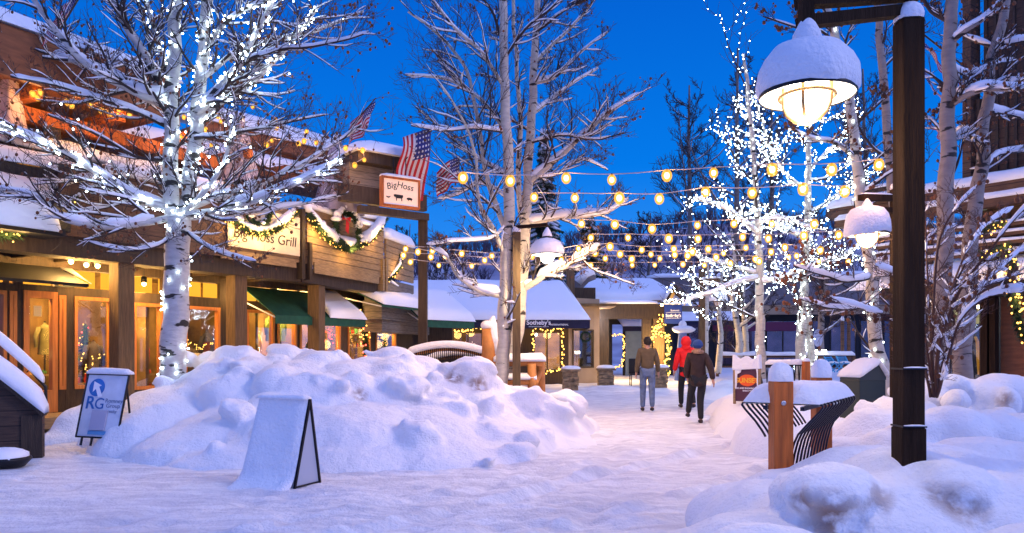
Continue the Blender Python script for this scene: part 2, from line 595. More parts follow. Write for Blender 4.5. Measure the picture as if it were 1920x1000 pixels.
def snow_slab(mb, c4, h, seed=0, nu=14, nv=8, edge=.12, amp=.04):
    """thick snow on a roof plane: c4 = corners (a,b,c,d), grid with rounded edges and a real thickness"""
    a, b, c, d = [Vector(q) for q in c4]
    base = len(mb.v)
    nrm = (b - a).cross(d - a).normalized()
    if nrm.z < 0: nrm = -nrm
    for i in range(nu + 1):
        for j in range(nv + 1):
            u, v = i / nu, j / nv
            # crowd the samples at the edges
            uu = .5 - .5 * cos(pi * u) if nu > 4 else u
            vv = .5 - .5 * cos(pi * v) if nv > 4 else v
            p = a.lerp(b, uu).lerp(d.lerp(c, uu), vv)
            du = min(uu, 1 - uu) * (b - a).length / edge
            dv = min(vv, 1 - vv) * (d - a).length / edge
            e = min(1, du) * min(1, dv)
            e = sqrt(max(0, 1 - (1 - min(1, e)) ** 2))
            k = h * e + amp * mnoise.noise(p * .8 + Vector((seed, 0, 0))) * e + amp * .4 * mnoise.noise(p * 3.1) * e
            mb.v.append(tuple(p + Vector((0, 0, 1)) * k))
    for i in range(nu):
        for j in range(nv):
            q = base + i * (nv + 1) + j
            mb.f.append((q, q + nv + 1, q + nv + 2, q + 1)); mb.m.append(mb.mi)
    # underside
    b2 = len(mb.v)
    for q in (a, b, c, d): mb.v.append(tuple(q - Vector((0, 0, .01))))
    mb.f.append((b2, b2 + 3, b2 + 2, b2 + 1)); mb.m.append(mb.mi)
    return mb
# ---------------------------------------------------------------- the snow-covered ground
def graded(vals):
    o = []
    for a, b, st in vals:
        n = max(1, int(round((b - a) / st)))
        o += [a + (b - a) * i / n for i in range(n)]
    o.append(vals[-1][1])
    return o

def ground_z(x, y):
    z = gz(x, y)
    v = Vector((x, y, 0))
    if y < 45:
        # trodden lane: shallow ruts and footprints; softer snow beside it
        lane = math.exp(-((x - (.25 + (y - 8) * .16)) / 1.9) ** 2)
        z += .040 * mnoise.noise(v * .55) + .030 * mnoise.noise(v * 1.6 + Vector((3, 1, 0)))
        z += (.014 + .020 * lane) * max(0, .25 + mnoise.noise(v * .6 + Vector((4, 4, 0)))) * 2 * mnoise.noise(v * 3.6) + (.011 + .014 * lane) * mnoise.noise(v * 8.5) * (1 if y < 16 else 0)
        # footprints in the soft snow
        if y < 18:
            wx, wy = x * 2.6 + .8 * mnoise.noise(v * .8), y * 2.1 + .8 * mnoise.noise(v * .8 + Vector((0, 0, 7)))
            c = mnoise.cell(Vector((wx, wy, 0)))
            fx, fy = wx % 1 - .5, wy % 1 - .5
            if c > .52:
                z -= (.045 if lane < .5 else .022) * math.exp(-((fx / .22) ** 2 + (fy / .26) ** 2))
        # ruts
        cr = (x + 1.06) * .765 - (y - 6.2) * .643 + .10 * mnoise.noise(v * .9)
        if y < 14 and x > -2.2:
            for off, k in ((0, -.075), (.16, .045), (-.55, -.05), (1.25, -.06), (1.4, .035)):
                z -= k * math.exp(-((cr - off) / .075) ** 2) * (.55 + .9 * mnoise.noise(v * 1.7 + Vector((0, 5, 0))))
        for off in (-.55, .75):
            cx = .25 + (y - 8) * .16 + off + .12 * sin(y * .9)
            z -= .022 * math.exp(-((x - cx) / .10) ** 2) * (1 if y < 15 else .4)
    return z

def build_ground():
    xs = graded([(-900, -60, 120), (-60, -16, 4), (-16, -8, .3), (-8, 6, .055), (6, 18, .3), (18, 60, 4), (60, 900, 120)])
    ys = graded([(-60, 0, 6), (0, 4, .4), (4, 14, .055), (14, 20, .16), (20, 48, .6), (48, 120, 8), (120, 1500, 120)])
    vs = [(x, y, ground_z(x, y)) for y in ys for x in xs]
    n = len(xs)
    fs = [(j * n + i, j * n + i + 1, (j + 1) * n + i + 1, (j + 1) * n + i) for j in range(len(ys) - 1) for i in range(n - 1)]
    me = bpy.data.meshes.new('snow_ground')
    me.from_pydata(vs, [], fs)
    me.materials.append(M['snow_packed'])
    me.polygons.foreach_set('use_smooth', [True] * len(fs))
    o = bpy.data.objects.new('snow_ground', me)
    COL.objects.link(o)
    tag(o, 'packed and trodden snow covering the plaza', kind='structure')
build_ground()

def clods(mb, n, seed, x0, x1, y0, y1, rmin, rmax, top):
    """broken lumps scattered over a bank: top(x, y) gives the bank's rough height"""
    rng = random.Random(seed)
    for _ in range(n):
        x, y = rng.uniform(x0, x1), rng.uniform(y0, y1)
        z = top(x, y)
        if z < .12 or (x < -5.2 and y < 11): continue
        r = rmin + (rmax - rmin) * rng.random() ** 2.2
        mb.ell((x, y, z - r * .5), r * rng.uniform(.8, 1.4), r * rng.uniform(.8, 1.3), r * rng.uniform(.5, .85), 12, 8, .5, rng.random() * 9)
def hull(mb):
    ells = [(mb.v[i:i + 1][0]) for i in ()]
    cells = {}
    for x, y, z in mb.v:
        k = (round(x / .22), round(y / .22)); cells[k] = max(cells.get(k, 0), z)
    def top(x, y):
        kx, ky = round(x / .22), round(y / .22)
        return max([cells.get((kx + i, ky + j), 0) for i in (-1, 0, 1) for j in (-1, 0, 1)]) - .04
    return top

def remesh(mb, name, voxel, smooth_it=10, amp=.03, dirt_spots=(), mats=None, seed=0):
    """melt overlapping lumps into one skin of snow"""
    o = mb.build(name, mats or M['snow_dirt'])
    r = o.modifiers.new('r', 'REMESH'); r.mode = 'VOXEL'; r.voxel_size = voxel
    s = o.modifiers.new('s', 'SMOOTH'); s.factor = .5; s.iterations = smooth_it
    dg = bpy.context.evaluated_depsgraph_get()
    me = bpy.data.meshes.new_from_object(o.evaluated_get(dg))
    o.modifiers.clear()
    o.data = me
    at = me.attributes.new('dirt', 'FLOAT', 'POINT')
    vals = []
    nrm = [v.normal.copy() for v in me.vertices]
    for i, v in enumerate(me.vertices):
        c = v.co
        k = amp * mnoise.noise(c * 1.3 + Vector((seed, 0, 0))) + amp * .45 * mnoise.noise(c * 3.4) + amp * .16 * mnoise.noise(c * 9)
        d = 0
        for sx, sy, sz, sr in dirt_spots:
            q = (c - Vector((sx, sy, sz))).length / sr
            if q < 1: d = max(d, (1 - q) ** .7)
        if d: k += .022 * d * mnoise.noise(c * 14)
        v.co = c + nrm[i] * k
        vals.append(d)
    at.data.foreach_set('value', vals)
    me.polygons.foreach_set('use_smooth', [True] * len(me.polygons))
    if not me.materials: me.materials.append(mats or M['snow_dirt'])
    return o

def lump(mb, px, py, d, rx, rz, ry=None, n=16):
    """an ellipsoid of snow whose top is seen at (px, py)"""
    t = P(px, py, d)
    ry = ry or rx
    if rx >= .6:                       # bodies reach below the ground so their feet run out flat
        rz2 = (t.z - gz(t.x, t.y)) + .32
        if rz2 > rz:
            k = 1.06; rz = rz2; rx *= k; ry = ry * k
    mb.ell((t.x, t.y, t.z - rz), rx, ry or rx, rz, n, max(8, n // 2 + 2))
    return mb

# big ploughed bank left of the lane
b = MB()
for px, py, d, rx, rz, ry in [
    (318, 752, 11.4, .8, .7, 1.2), (330, 722, 11.6, 1.1, .9, 1.5), (420, 668, 12.3, .95, 1.2, 1.5), (500, 672, 12.2, 1.0, 1.2, 1.7), (580, 668, 12.2, 1.0, 1.25, 1.9),
    (660, 672, 12.3, 1.1, 1.2, 2.0), (740, 668, 12.6, 1.1, 1.2, 2.0), (820, 690, 12.8, 1.1, 1.1, 2.1), (900, 710, 13.0, 1.1, 1.0, 2.2), (980, 752, 13.2, 1.2, .8, 2.2),
    (1045, 764, 14.0, .9, .7, 1.8),
    # toe of the bank
    (398, 790, 10.4, 1.2, .6, 1.1), (450, 760, 10.9, 1.2, .8, 1.5), (560, 752, 10.7, 1.2, .85, 1.6), (680, 752, 10.6, 1.3, .85, 1.6), (790, 760, 10.9, 1.3, .8, 1.7), (900, 775, 11.4, 1.3, .7, 1.7), (1000, 800, 12.2, 1.2, .5, 1.6),
    (640, 815, 9.7, 1.5, .5, 1.0), (480, 825, 9.7, 1.3, .45, .9), (800, 815, 10.0, 1.5, .5, 1.1), (400, 842, 10.0, .8, .25, .7)]:
    lump(b, px, py, d, rx, rz, ry)
for px, py, d, rx, rz, ry in [                       # the chunks that break its outline
    (392, 657, 12.6, .26, .22, .25), (440, 652, 12.6, .55, .34, .5), (535, 642, 12.9, .62, .32, .55), (600, 656, 12.3, .46, .40, .5), (470, 668, 11.9, .30, .28, .4), (520, 681, 11.3, .38, .36, .5), (640, 660, 12.6, .17, .17, .17),
    (690, 666, 12.4, .40, .34, .45), (733, 649, 12.9, .45, .30, .4), (668, 690, 11.3, .28, .30, .3), (790, 668, 12.8, .55, .34, .5), (720, 694, 11.6, .34, .30, .4),
    (849, 690, 12.2, .18, .20, .18), (893, 667, 12.3, .27, .50, .3), (915, 700, 12.4, .30, .3, .3), (970, 722, 12.9, .4, .3, .45), (1068, 748, 14.3, .36, .42, .4), (1010, 735, 13.6, .4, .3, .4),
    (350, 720, 11.4, .35, .25, .35), (290, 735, 11.3, .35, .25, .35), (560, 700, 11.2, .5, .3, .5), (430, 705, 11.3, .45, .3, .5), (505, 735, 10.6, .35, .3, .4), (610, 760, 10.3, .4, .3, .4), (820, 745, 11.2, .45, .3, .5), (740, 775, 10.2, .4, .25, .4), (900, 750, 11.9, .4, .3, .4), (700, 720, 11.3, .35, .3, .35)]:
    lump(b, px, py, d, rx, rz, ry)
q1 = P(672, 745, 11.0); q2 = P(850, 710, 12.0); q3 = P(1095, 775, 14.0); q4 = P(987, 812, 11.7); q5 = P(505, 822, 9.6); q6 = P(896, 722, 12.0); q7 = P(720, 705, 12.1)
clods(b, 75, 3, -6.0, 1.4, 9.0, 13.8, .12, .34, hull(b))
o = remesh(b, 'snow_bank', .040, 8, .05, [(q1.x, q1.y, q1.z, .16), (q2.x, q2.y, q2.z, .20), (q3.x, q3.y, q3.z, .22), (q5.x, q5.y, q5.z, .28), (q4.x, q4.y, q4.z, .15), (q6.x, q6.y, q6.z, .2), (q7.x, q7.y, q7.z, .2)])
tag(o, 'long ploughed snow bank left of the lane with rounded chunks along its top', 'snow bank', kind='structure')

# the lump by the doorway, left of the white sign
b = MB()
lump(b, 150, 762, 11.9, .42, .5, .4); lump(b, 190, 745, 12.0, .5, .6, .4); lump(b, 120, 806, 11.6, .5, .3, .4); lump(b, 215, 790, 11.4, .6, .4, .6)
o = remesh(b, 'snow_bank', .05, 8, .03)
tag(o, 'snow lump beside the shop door behind the white real estate board', 'snow bank', kind='structure')

# foreground bank, right: the lamp post and the bench stand in it
b = MB()
for px, py, d, rx, rz, ry in [
    (1705, 835, 4.5, .75, .7, .9), (1600, 893, 4.5, .8, .6, .85), (1520, 922, 4.5, .75, .5, .85), (1450, 900, 4.9, .6, .5, .9), (1800, 845, 4.7, .7, .7, .95), (1665, 882, 4.25, .75, .5, .75), (1560, 903, 4.3, .62, .5, .7), (1860, 880, 4.2, .75, .5, .75), (1890, 860, 4.6, .8, .6, 1.0), (1980, 880, 4.6, .9, .6, 1.1), (2080, 870, 4.6, .9, .6, 1.1),
    (1420, 960, 4.2, .7, .35, .8), (1360, 985, 4.5, .7, .3, .8), (1560, 1035, 3.2, .8, .5, .6), (1700, 1035, 3.2, .9, .5, .7), (1850, 1025, 3.2, .9, .6, .7), (2000, 980, 3.3, .9, .6, .7),
    (1500, 878, 5.6, .8, .5, .8), (1580, 858, 6.0, .8, .5, .9), (1640, 830, 5.4, .9, .6, .9), (1440, 985, 3.6, .7, .35, .6), (1330, 1035, 4.1, .6, .2, .6), (1405, 905, 5.4, .45, .3, .6),
    (1740, 828, 5.5, .9, .65, .9), (1850, 815, 5.8, .9, .7, .8), (1960, 830, 5.6, .9, .7, .9)]:
    lump(b, px, py, d, rx, rz, ry)
for px, py, d, rx, rz, ry in [
    
    (1735, 890, 4.25, .12, .12, .2)]:
    lump(b, px, py, d, rx, rz, ry)
for px, py, d, r3, k in ((1562, 925, 4.12, (.27, .25, .17), .16), (1500, 925, 4.3, (.16, .2, .12), .2), (1790, 920, 4.12, (.22, .25, .15), .16)):
    q = P(px, py, d); b.ell(q, *r3, 18, 12, k, px * .01)
d1 = P(1560, 978, 3.9); d2 = P(1632, 940, 4.0); d3 = P(1795, 958, 3.95); d4 = P(1500, 945, 3.98); d5 = P(1750, 945, 4.0)
o = remesh(b, 'snow_bank', .024, 6, .022, [(d1.x, d1.y, d1.z, .20), (d2.x, d2.y, d2.z, .13), (d3.x, d3.y, d3.z, .17), (d4.x, d4.y, d4.z, .11), (d5.x, d5.y, d5.z, .13)], seed=3)
tag(o, 'foreground snow bank around the lamp post with two gritty frozen chunks', 'snow bank', kind='structure')

# heaps behind the lamp post, right
b = MB()
for px, py, d, rx, rz, ry in [
    (1700, 742, 8.2, .7, .7, .8), (1640, 765, 8.0, .6, .6, .8), (1580, 790, 8.4, .6, .5, .9), (1780, 722, 9.2, .7, .9, .9), (1850, 722, 9.4, .7, .9, .9), (1920, 722, 9.4, .8, .9, .9), (2000, 720, 9.4, .9, .9, 1.0), (2100, 720, 9.4, .9, .9, 1.0),
    (1760, 775, 7.4, .8, .55, .8), (1860, 778, 7.4, .8, .55, .8), (1960, 780, 7.4, .8, .55, .8), (1680, 800, 7.2, .7, .45, .8), (1590, 815, 7.4, .7, .4, .8)]:
    lump(b, px, py, d, rx, rz, ry)
for px, py, d, rx, rz, ry in [
    (1785, 702, 9.1, .26, .28, .28), (1740, 716, 8.9, .26, .2, .28), (1833, 712, 8.9, .26, .2, .28), (1875, 702, 9.0, .34, .2, .28), (1908, 712, 8.9, .2, .22, .2), (1888, 724, 8.6, .15, .2, .18),
    (1788, 762, 7.2, .34, .25, .4), (1860, 768, 7.2, .30, .25, .4), (1918, 770, 7.3, .26, .2, .3), (1725, 775, 7.2, .3, .2, .3)]:
    lump(b, px, py, d, rx, rz, ry)
s1 = P(1880, 748, 8.45); s2 = P(1785, 752, 8.8); s3 = P(1770, 755, 8.6); s4 = P(1830, 755, 8.6)
clods(b, 22, 6, 3.5, 7.5, 6.8, 9.5, .14, .26, hull(b))
o = remesh(b, 'snow_bank', .042, 7, .03, [(s1.x, s1.y, s1.z, .16), (s2.x, s2.y, s2.z, .09), (s3.x, s3.y, s3.z, .08), (s4.x, s4.y, s4.z, .08)], seed=5)
tag(o, 'rounded snow heaps behind the lamp post under the right-hand aspens', 'snow bank', kind='structure')

# low drift where the surf-style board stands
b = MB()
for px, py, d, rx, rz, ry in [(1425, 732, 14.5, 1.0, .42, 1.1), (1395, 742, 14.0, .6, .25, .9), (1460, 738, 13.5, .9, .5, 1.4), (1500, 745, 12.5, .9, .5, 1.4), (1550, 760, 11.6, .9, .45, 1.2), (1440, 765, 12.5, .9, .35, 1.2), (1400, 735, 17.0, 1.0, .2, 1.0),
    (1350, 725, 22, 1.0, .45, 1.3), (1375, 712, 22.5, 1.0, .6, 1.2), (1480, 752, 10.4, .8, .4, 1.0)]:
    lump(b, px, py, d, rx, rz, ry)
o = remesh(b, 'snow_bank', .07, 9, .03, seed=9)
tag(o, 'low snow drift right of the lane around the orange and purple board', 'snow bank', kind='structure')

# snow in front of the far shops
b = MB()
for px, py, d, rx, rz, ry in [(1150, 722, 26, 1.6, .25, 1.0), (1060, 735, 24, 1.6, .3, 1.2), (1110, 728, 25.5, 1.2, .22, 1.0), (1200, 722, 27, 1.3, .2, 1.0), (1000, 740, 22, 1.5, .4, 1.5)]:
    lump(b, px, py, d, rx, rz, ry)
o = remesh(b, 'snow_bank', .09, 8, .03, seed=11)
tag(o, 'shallow cleared-off snow in front of the far corner shop', 'snow bank', kind='structure')
# ---------------------------------------------------------------- two-storey grill building on the left
DK = Frame((-9.80, 9.01), (-4.87, 17.5))          # edge of the upper deck, first run
DK2 = Frame((-4.87, 17.5), (-3.6, 20.9))          # second run, beyond the corner
WL = Frame((-9.8 - 1.38, 9.01 + .8), (-4.75, 20.9))   # shop wall under the deck
GF = .28                                          # its floor

bl = root('restaurant_building', (DK.A.x, DK.A.y, 0), 'two-storey timber building on the left with shops below and a restaurant deck above', 'building')

# ground floor: posts, sills, rails round real openings, rooms behind
def shopfront(Fr, spans, v, zf, ztop, parent, wood, room, glass, depth=1.9, rail=None, power=26, lcol=(1.0, .56, .18), lights=True, door=None, transom=None):
    """spans: list of (u0, u1, z0, z1) openings. Everything between is wall. Rooms share one box behind."""
    us = sorted(spans)
    w_ = MB()
    u_prev = us[0][0] - .25
    for (a, b_, z0, z1) in us:
        Fr.box(w_, u_prev, a, v - .12, v, zf - .5, ztop)
        if z0 > zf - .4: Fr.box(w_, a, b_, v - .12, v - .004, zf - .5, z0)
        if transom and z1 + .12 < transom[0]:
            Fr.box(w_, a, b_, v - .12, v - .004, z1, transom[0])
            Fr.box(w_, a, b_, v - .12, v - .004, transom[1], ztop)
        else:
            Fr.box(w_, a, b_, v - .12, v - .004, z1, ztop)
        u_prev = b_
    Fr.box(w_, u_prev, us[-1][1] + .25, v - .12, v, zf - .5, ztop)
    w_.build('shopfront_wall', wood, parent)
    for (a, b_, z0, z1) in us:
        f_ = MB()
        for (p0, p1, q0, q1) in ((a, a + .05, z0, z1), (b_ - .05, b_, z0, z1), (a + .05, b_ - .05, z0, z0 + .06), (a + .05, b_ - .05, z1 - .06, z1)):
            Fr.box(f_, p0, p1, v - .09, v + .02, q0, q1)
        fo = f_.build('window', M['door_wood'] if rail is None else rail, parent)
        g_ = MB()
        Fr.box(g_, a + .05, b_ - .05, v - .05, v - .04, z0 + .06, z1 - .06)
        g_.build('pane', glass, fo)
        if transom and z1 + .12 < transom[0]:
            g_ = MB()
            n = 2 if b_ - a > .9 else 1
            for i in range(n):
                t0 = a + (b_ - a) * i / n + .04
                t1 = a + (b_ - a) * (i + 1) / n - .04
                Fr.box(g_, t0, t1, v - .10, v - .08, transom[0] + .03, transom[1] - .03)
            g_.build('transom_window', M['transom_lit'], parent)
            if n == 2:
                h_ = MB(); Fr.box(h_, (a + b_) / 2 - .04, (a + b_) / 2 + .04, v - .12, v - .002, transom[0], transom[1]); h_.build('mullion', wood, parent)

M['transom_lit'] = emit_mat('lamplit_transom_glass', (1.0, .42, .035), 1.15)
M['transom_dim'] = emit_mat('dim_transom_glass', (.85, .75, .42), .35)

def spx(Fr, v, pairs, z0, z1):
    return [(Fr.u(a, v), Fr.u(b_, v), z0, z1) for a, b_ in pairs]

WW = M['column_wood']
sp = spx(WL, 0, [(-60, 12), (17, 31)], GF + .1, 2.52) + spx(WL, 0, [(110, 123), (139, 211)], GF + .42, 2.50) + spx(WL, 0, [(250, 304), (346, 412), (462, 514)], GF + .35, 2.45) + spx(WL, 0, [(520, 556), (562, 596), (602, 638)], GF + .35, 2.45)
dz = WL.u(43, 0), WL.u(107, 0)
# the door is an opening of its own
sp_all = sorted(sp + [(dz[0], dz[1], GF - .02, 2.55)])
w_ = MB()
tr = (2.66, 3.02)
u_prev = sp_all[0][0] - .6
for a, b_, z0, z1 in sp_all:
    WL.box(w_, u_prev, a, -.14, 0, -.1, 3.3)
    if z0 > GF: WL.box(w_, a, b_, -.14, -.005, -.1, z0)
    WL.box(w_, a, b_, -.14, -.005, z1, tr[0])
    WL.box(w_, a, b_, -.14, -.005, tr[1], 3.3)
    u_prev = b_
WL.box(w_, u_prev, WL.L, -.14, 0, -.1, 3.3)
w_.build('shopfront_wall', M['dark_wood'], bl)
for a, b_, z0, z1 in sp:
    f_ = MB()
    for (p0, p1, q0, q1) in ((a, a + .06, z0, z1), (b_ - .06, b_, z0, z1), (a + .06, b_ - .06, z0, z0 + .07), (a + .06, b_ - .06, z1 - .07, z1)):
        WL.box(f_, p0, p1, -.10, .025, q0, q1)
    fo = f_.build('window', M['door_wood'], bl)
    g_ = MB(); WL.box(g_, a + .06, b_ - .06, -.05, -.04, z0 + .07, z1 - .07)
    g_.build('pane', M['glass'], fo)
for a, b_ in [(WL.u(x0), WL.u(x1)) for x0, x1 in ((142, 183), (195, 214), (255, 290), (303, 312), (348, 381), (387, 414), (463, 485), (490, 512), (112, 124), (-40, 10), (50, 100))]:
    g_ = MB(); WL.box(g_, a, b_, -.12, -.09, tr[0] + .02, tr[1] - .02)
    fr_ = g_.build('transom_window', M['transom_lit'], bl)
# wall door
dr = MB()
a, b_ = dz
for (p0, p1, q0, q1) in ((a, a + .10, GF, 2.55), (b_ - .10, b_, GF, 2.55), (a + .10, b_ - .10, GF, GF + .42), (a + .10, b_ - .10, 2.42, 2.55)):
    WL.box(dr, p0, p1, -.09, .03, q0, q1)
do = dr.build('door', M['door_wood'], bl)
g_ = MB(); WL.box(g_, a + .10, b_ - .10, -.04, -.03, GF + .42, 2.42); g_.build('pane', M['glass'], do)
g_ = MB(); g_.tube([WL.p(a + .05, .04, 1.05), WL.p(a + .05, .10, 1.08), WL.p(a + .05, .10, 1.32), WL.p(a + .05, .04, 1.35)], .012, 6); g_.build('handle', M['black_metal'], do)
g_ = MB(); WL.box(g_, a + .20, a + .34, -.028, -.022, 2.08, 2.28); g_.build('notice', mat('notice_paper', (.75, .62, .30), .8), do)

# inside the shops
rb = MB()
WL.box(rb, WL.u(-80), WL.L, -2.3, -2.2, GF - .1, 3.2)
rb.build('shop_back_wall', M['room_tan'], bl)
rb = MB(); WL.box(rb, WL.u(-80), WL.L, -2.2, -.14, GF - .12, GF); rb.build('shop_floor', M['room_floor'], bl)
rb = MB(); WL.box(rb, WL.u(-80), WL.L, -2.2, -.14, 3.12, 3.2); rb.build('shop_ceiling', M['room_tan'], bl)
rb = MB()
for px in (232, 438):
    u = WL.u(px, -1.0); WL.box(rb, u - .04, u + .04, -2.2, -.16, GF, 3.12)
rb.build('partition', M['room_tan'], bl)
for px, pw in ((5, 110), (75, 90), (170, 150), (285, 120), (375, 60), (480, 260), (535, 160), (580, 160), (622, 330)):
    u = WL.u(px, -1.0)
    light('shop_ceiling_lamp', WL.p(u, -.30, 2.75), (1.0, .60, .18), pw * 1.5, .12, parent=bl)

# columns under the deck edge
for px, d in ((228, 13.5), (443, 16.9)):
    c = MB(); u = DK.u(px, -.28); wd = .16
    DK.box(c, u - wd, u + wd, -.42, -.12, 0, 3.22)
    c.build('column', M['column_wood'], bl, bevel=.012)
c = MB(); u = DK2.u(604, -.25)
u = DK.L + .15
DK2.box(c, .75, 1.02, -.45, -.12, 0, 3.3); c.build('column', M['column_wood'], bl, bevel=.012)
c = MB(); DK.box(c, WL.u(-60), 0.6, -.42, -.12, 0, 3.22)
# deck: floor slab, rim beams, boarded rail
dk = MB()
DK.box(dk, -1.5, DK.L, -3.6, -.06, 3.30, 3.42)
DK2.box(dk, 0, DK2.L, -3.2, -.06, 3.30, 3.42)
dk.build('deck_floor', M['dark_wood'], bl)
dk = MB()
DK.box(dk, -1.5, DK.L - .05, -.50, -.06, 3.06, 3.30)
DK2.box(dk, .0, DK2.L - .1, -.50, -.06, 3.06, 3.30)
for k in range(16):
    u = -1 + k * .75
    if u < DK.L: DK.box(dk, u, u + .07, -2.0, -.5, 3.12, 3.30)
dk.build('rim_beam', M['dark_wood'], bl)
# dark plain boards left of the grill's name board
dk = MB()
u_s0 = DK.u(427); u_s1 = DK.u(563)
DK.box(dk, DK.u(112), u_s0 - .02, -.05, .03, 3.62, 4.62)
DK.box(dk, DK.u(112), u_s0 - .02, .03, .06, 3.40, 3.66)
dk.build('deck_fascia', M['boards_brown'], bl)
dk = MB(); DK.box(dk, u_s0 - .7, DK.L - .02, -.05, .02, 3.50, 4.68); dk.build('rail_boards', M['boards_tan'], bl)
dk = MB(); DK.box(dk, u_s0 - .2, DK.L - .3, .02, .06, 3.36, 3.56); dk.build('rim_board', M['tan_wood'], bl)
# second run, each board proud of the one above
dk = MB()
for k in range(8):
    DK2.box(dk, .06, DK2.L - .05, -.03 + .006 * (k % 2), .035 + .006 * (k % 2), 3.50 + k * .165, 3.50 + k * .165 + .15)
dk.build('rail_boards', M['tan_wood'], bl)
dk = MB(); DK2.box(dk, .3, DK2.L - .35, .035, .075, 3.30, 3.56); dk.build('rim_board', M['tan_wood'], bl)
for Fr, u in ((DK, DK.L - .12), (DK2, .12), (DK2, DK2.L - .16), (DK2, DK2.L + .02)):
    c = MB(); Fr.box(c, u - .05, u + .05, -.1, .11, 3.12, 4.75 if Fr is DK else 4.0); c.build('rail_post', M['tan_wood'] if u > 1 and Fr is DK2 else M['dark_wood'], bl)
# short run that turns back at the far end
E2 = DK2.p(DK2.L, 0, 0)
DK3 = Frame((E2.x + .05, E2.y + .1), (E2.x + .55, E2.y + 2.2))
dk = MB()
for k in range(6): DK3.box(dk, 0, DK3.L, -.05, .01 + .006 * (k % 2), 3.55 + k * .18, 3.55 + k * .18 + .165)
dk.build('rail_boards', M['tan_wood'], bl)
# grey stair enclosure under it
dk = MB(); DK3.box(dk, -.1, 2.4, -.6, -.08, 2.35, 3.5); DK3.box(dk, .2, 5.0, -.8, -.2, 2.0, 2.9); dk.build('stair_enclosure', M['boards_grey'], bl)

# upper floor wall, lit from within and by the bulbs
UP = Frame((DK.A.x - 3.1, DK.A.y + 1.8), (DK.A.x - 3.1 + (DK.D * DK.L).x, DK.A.y + 1.8 + (DK.D * DK.L).y))
up = MB(); UP.box(up, -3, UP.L - .3, -.2, 0, 3.42, 6.2); up.build('upper_wall', M['boards_dark'], bl)
for k in range(6):
    a = .6 + k * 1.55
    w_ = MB(); UP.box(w_, a, a + 1.0, .0, .03, 4.3, 5.5); wo = w_.build('window', M['dark_wood'], bl)
    g_ = MB(); UP.box(g_, a + .07, a + .93, .03, .04, 4.37, 5.43); g_.build('pane', emit_mat('lit_pane', (1, .42, .08), .55 if k % 2 else .25), wo)
# beams and brackets under the eave
bm_ = MB()
for k in range(8):
    u = -.5 + k * 1.5
    DK.box(bm_, u, u + .16, -2.9, -.4, 5.75, 5.95)
DK.box(bm_, -1.5, DK.L - 1.5, -1.2, -1.0, 5.5, 5.75)
DK.box(bm_, -1.5, DK.L - 1.5, -2.3, -2.1, 5.1, 5.35)
bm_.build('eave_beam', M['orange_wood'], bl)
for k in range(5):
    c = MB(); u = .4 + k * 2.1; DK.box(c, u, u + .2, -1.22, -1.0, 4.6, 5.5); c.build('upper_post', M['dark_wood'], bl)
# big eave board and roof with snow
ea = MB()
uA = -1.8; uB = DK.u(312, 0)
DK.box(ea, uA, uB + .3, -.10, 0, 5.85, 6.62, 5.85, 6.68)
DK.box(ea, uA, uB + .3, -3.4, -.10, 6.05, 6.13, 6.05, 6.13)
ea.build('eave_board', M['fascia'], bl)
rs = MB()
snow_slab(rs, [DK.p(uA, .06, 6.64), DK.p(uB + .35, .06, 6.70), DK.p(uB + .35, -3.4, 7.6), DK.p(uA, -3.4, 7.5)], .22, 3, 30, 8)
rs.build('roof_snow', M['snow_soft'], bl, smooth=True)
# the next roof along, stepping back, and the little one over the stair
r2 = Frame((-6.4, 18.4), (-4.6, 20.6))
ea = MB(); r2.box(ea, -1.2, r2.L, -3.0, 0, 6.55, 6.85); r2.box(ea, -1.2, r2.L - .2, -2.8, -.3, 6.2, 6.55); ea.build('eave_board', M['fascia'], bl)
rs = MB(); snow_slab(rs, [r2.p(-1.3, .08, 6.85), r2.p(r2.L + .08, .08, 6.85), r2.p(r2.L + .08, -3.0, 7.6), r2.p(-1.3, -3.0, 7.6)], .42, 5, 20, 8, .3)
rs.build('roof_snow', M['snow_soft'], bl, smooth=True)
ea = MB(); r2.box(ea, -3.5, r2.L - .4, -.9, .35, 5.72, 5.95); ea.build('lower_eave', M['fascia'], bl)
rs = MB(); snow_slab(rs, [r2.p(-3.6, .42, 5.95), r2.p(r2.L - .35, .42, 5.95), r2.p(r2.L - .35, -.6, 6.3), r2.p(-3.6, -.6, 6.3)], .28, 8, 20, 6, .25)
rs.build('roof_snow', M['snow_soft'], bl, smooth=True)
# stair roof: (690-790, 250-305)
a, b_ = P(672, 300, 17.6), P(789, 304, 18.6)
r3 = Frame((a.x, a.y), (b_.x, b_.y))
ea = MB(); r3.box(ea, 0, r3.L, -1.6, 0, a.z - .02, a.z + .24); ea.build('stair_roof', M['dark_wood'], bl)
rs = MB(); snow_slab(rs, [r3.p(-.08, .10, a.z + .24), r3.p(r3.L + .08, .10, a.z + .24), r3.p(r3.L + .08, -1.6, a.z + .3), r3.p(-.08, -1.6, a.z + .3)], .34, 9, 18, 8, .45)
rs.build('roof_snow', M['snow_soft'], bl, smooth=True)
c = MB(); r3.box(c, -.1, r3.L - .45, -1.2, -.3, 5.42, a.z); c.build('gable_wall', M['boards_grey'], bl)
c = MB(); r3.box(c, -.3, r3.L + .35, -.5, -.3, 5.02, 5.42); r3.box(c, .1, r3.L + .3, -.3, -.1, 4.75, 4.92); c.build('stair_beam', M['dark_wood'], bl)
c = MB(); q = P(793, 400, 19.0); c.box(q.x - .11, q.x + .11, q.y - .11, q.y + .11, 0.0, 4.9); c.build('stair_post', M['dark_wood'], bl)
c = MB(); q = P(700, 400, 20.8); c.box(q.x - .14, q.x + .14, q.y - .14, q.y + .14, 3.3, 6.1); c.build('stair_post', M['dark_wood'], bl)
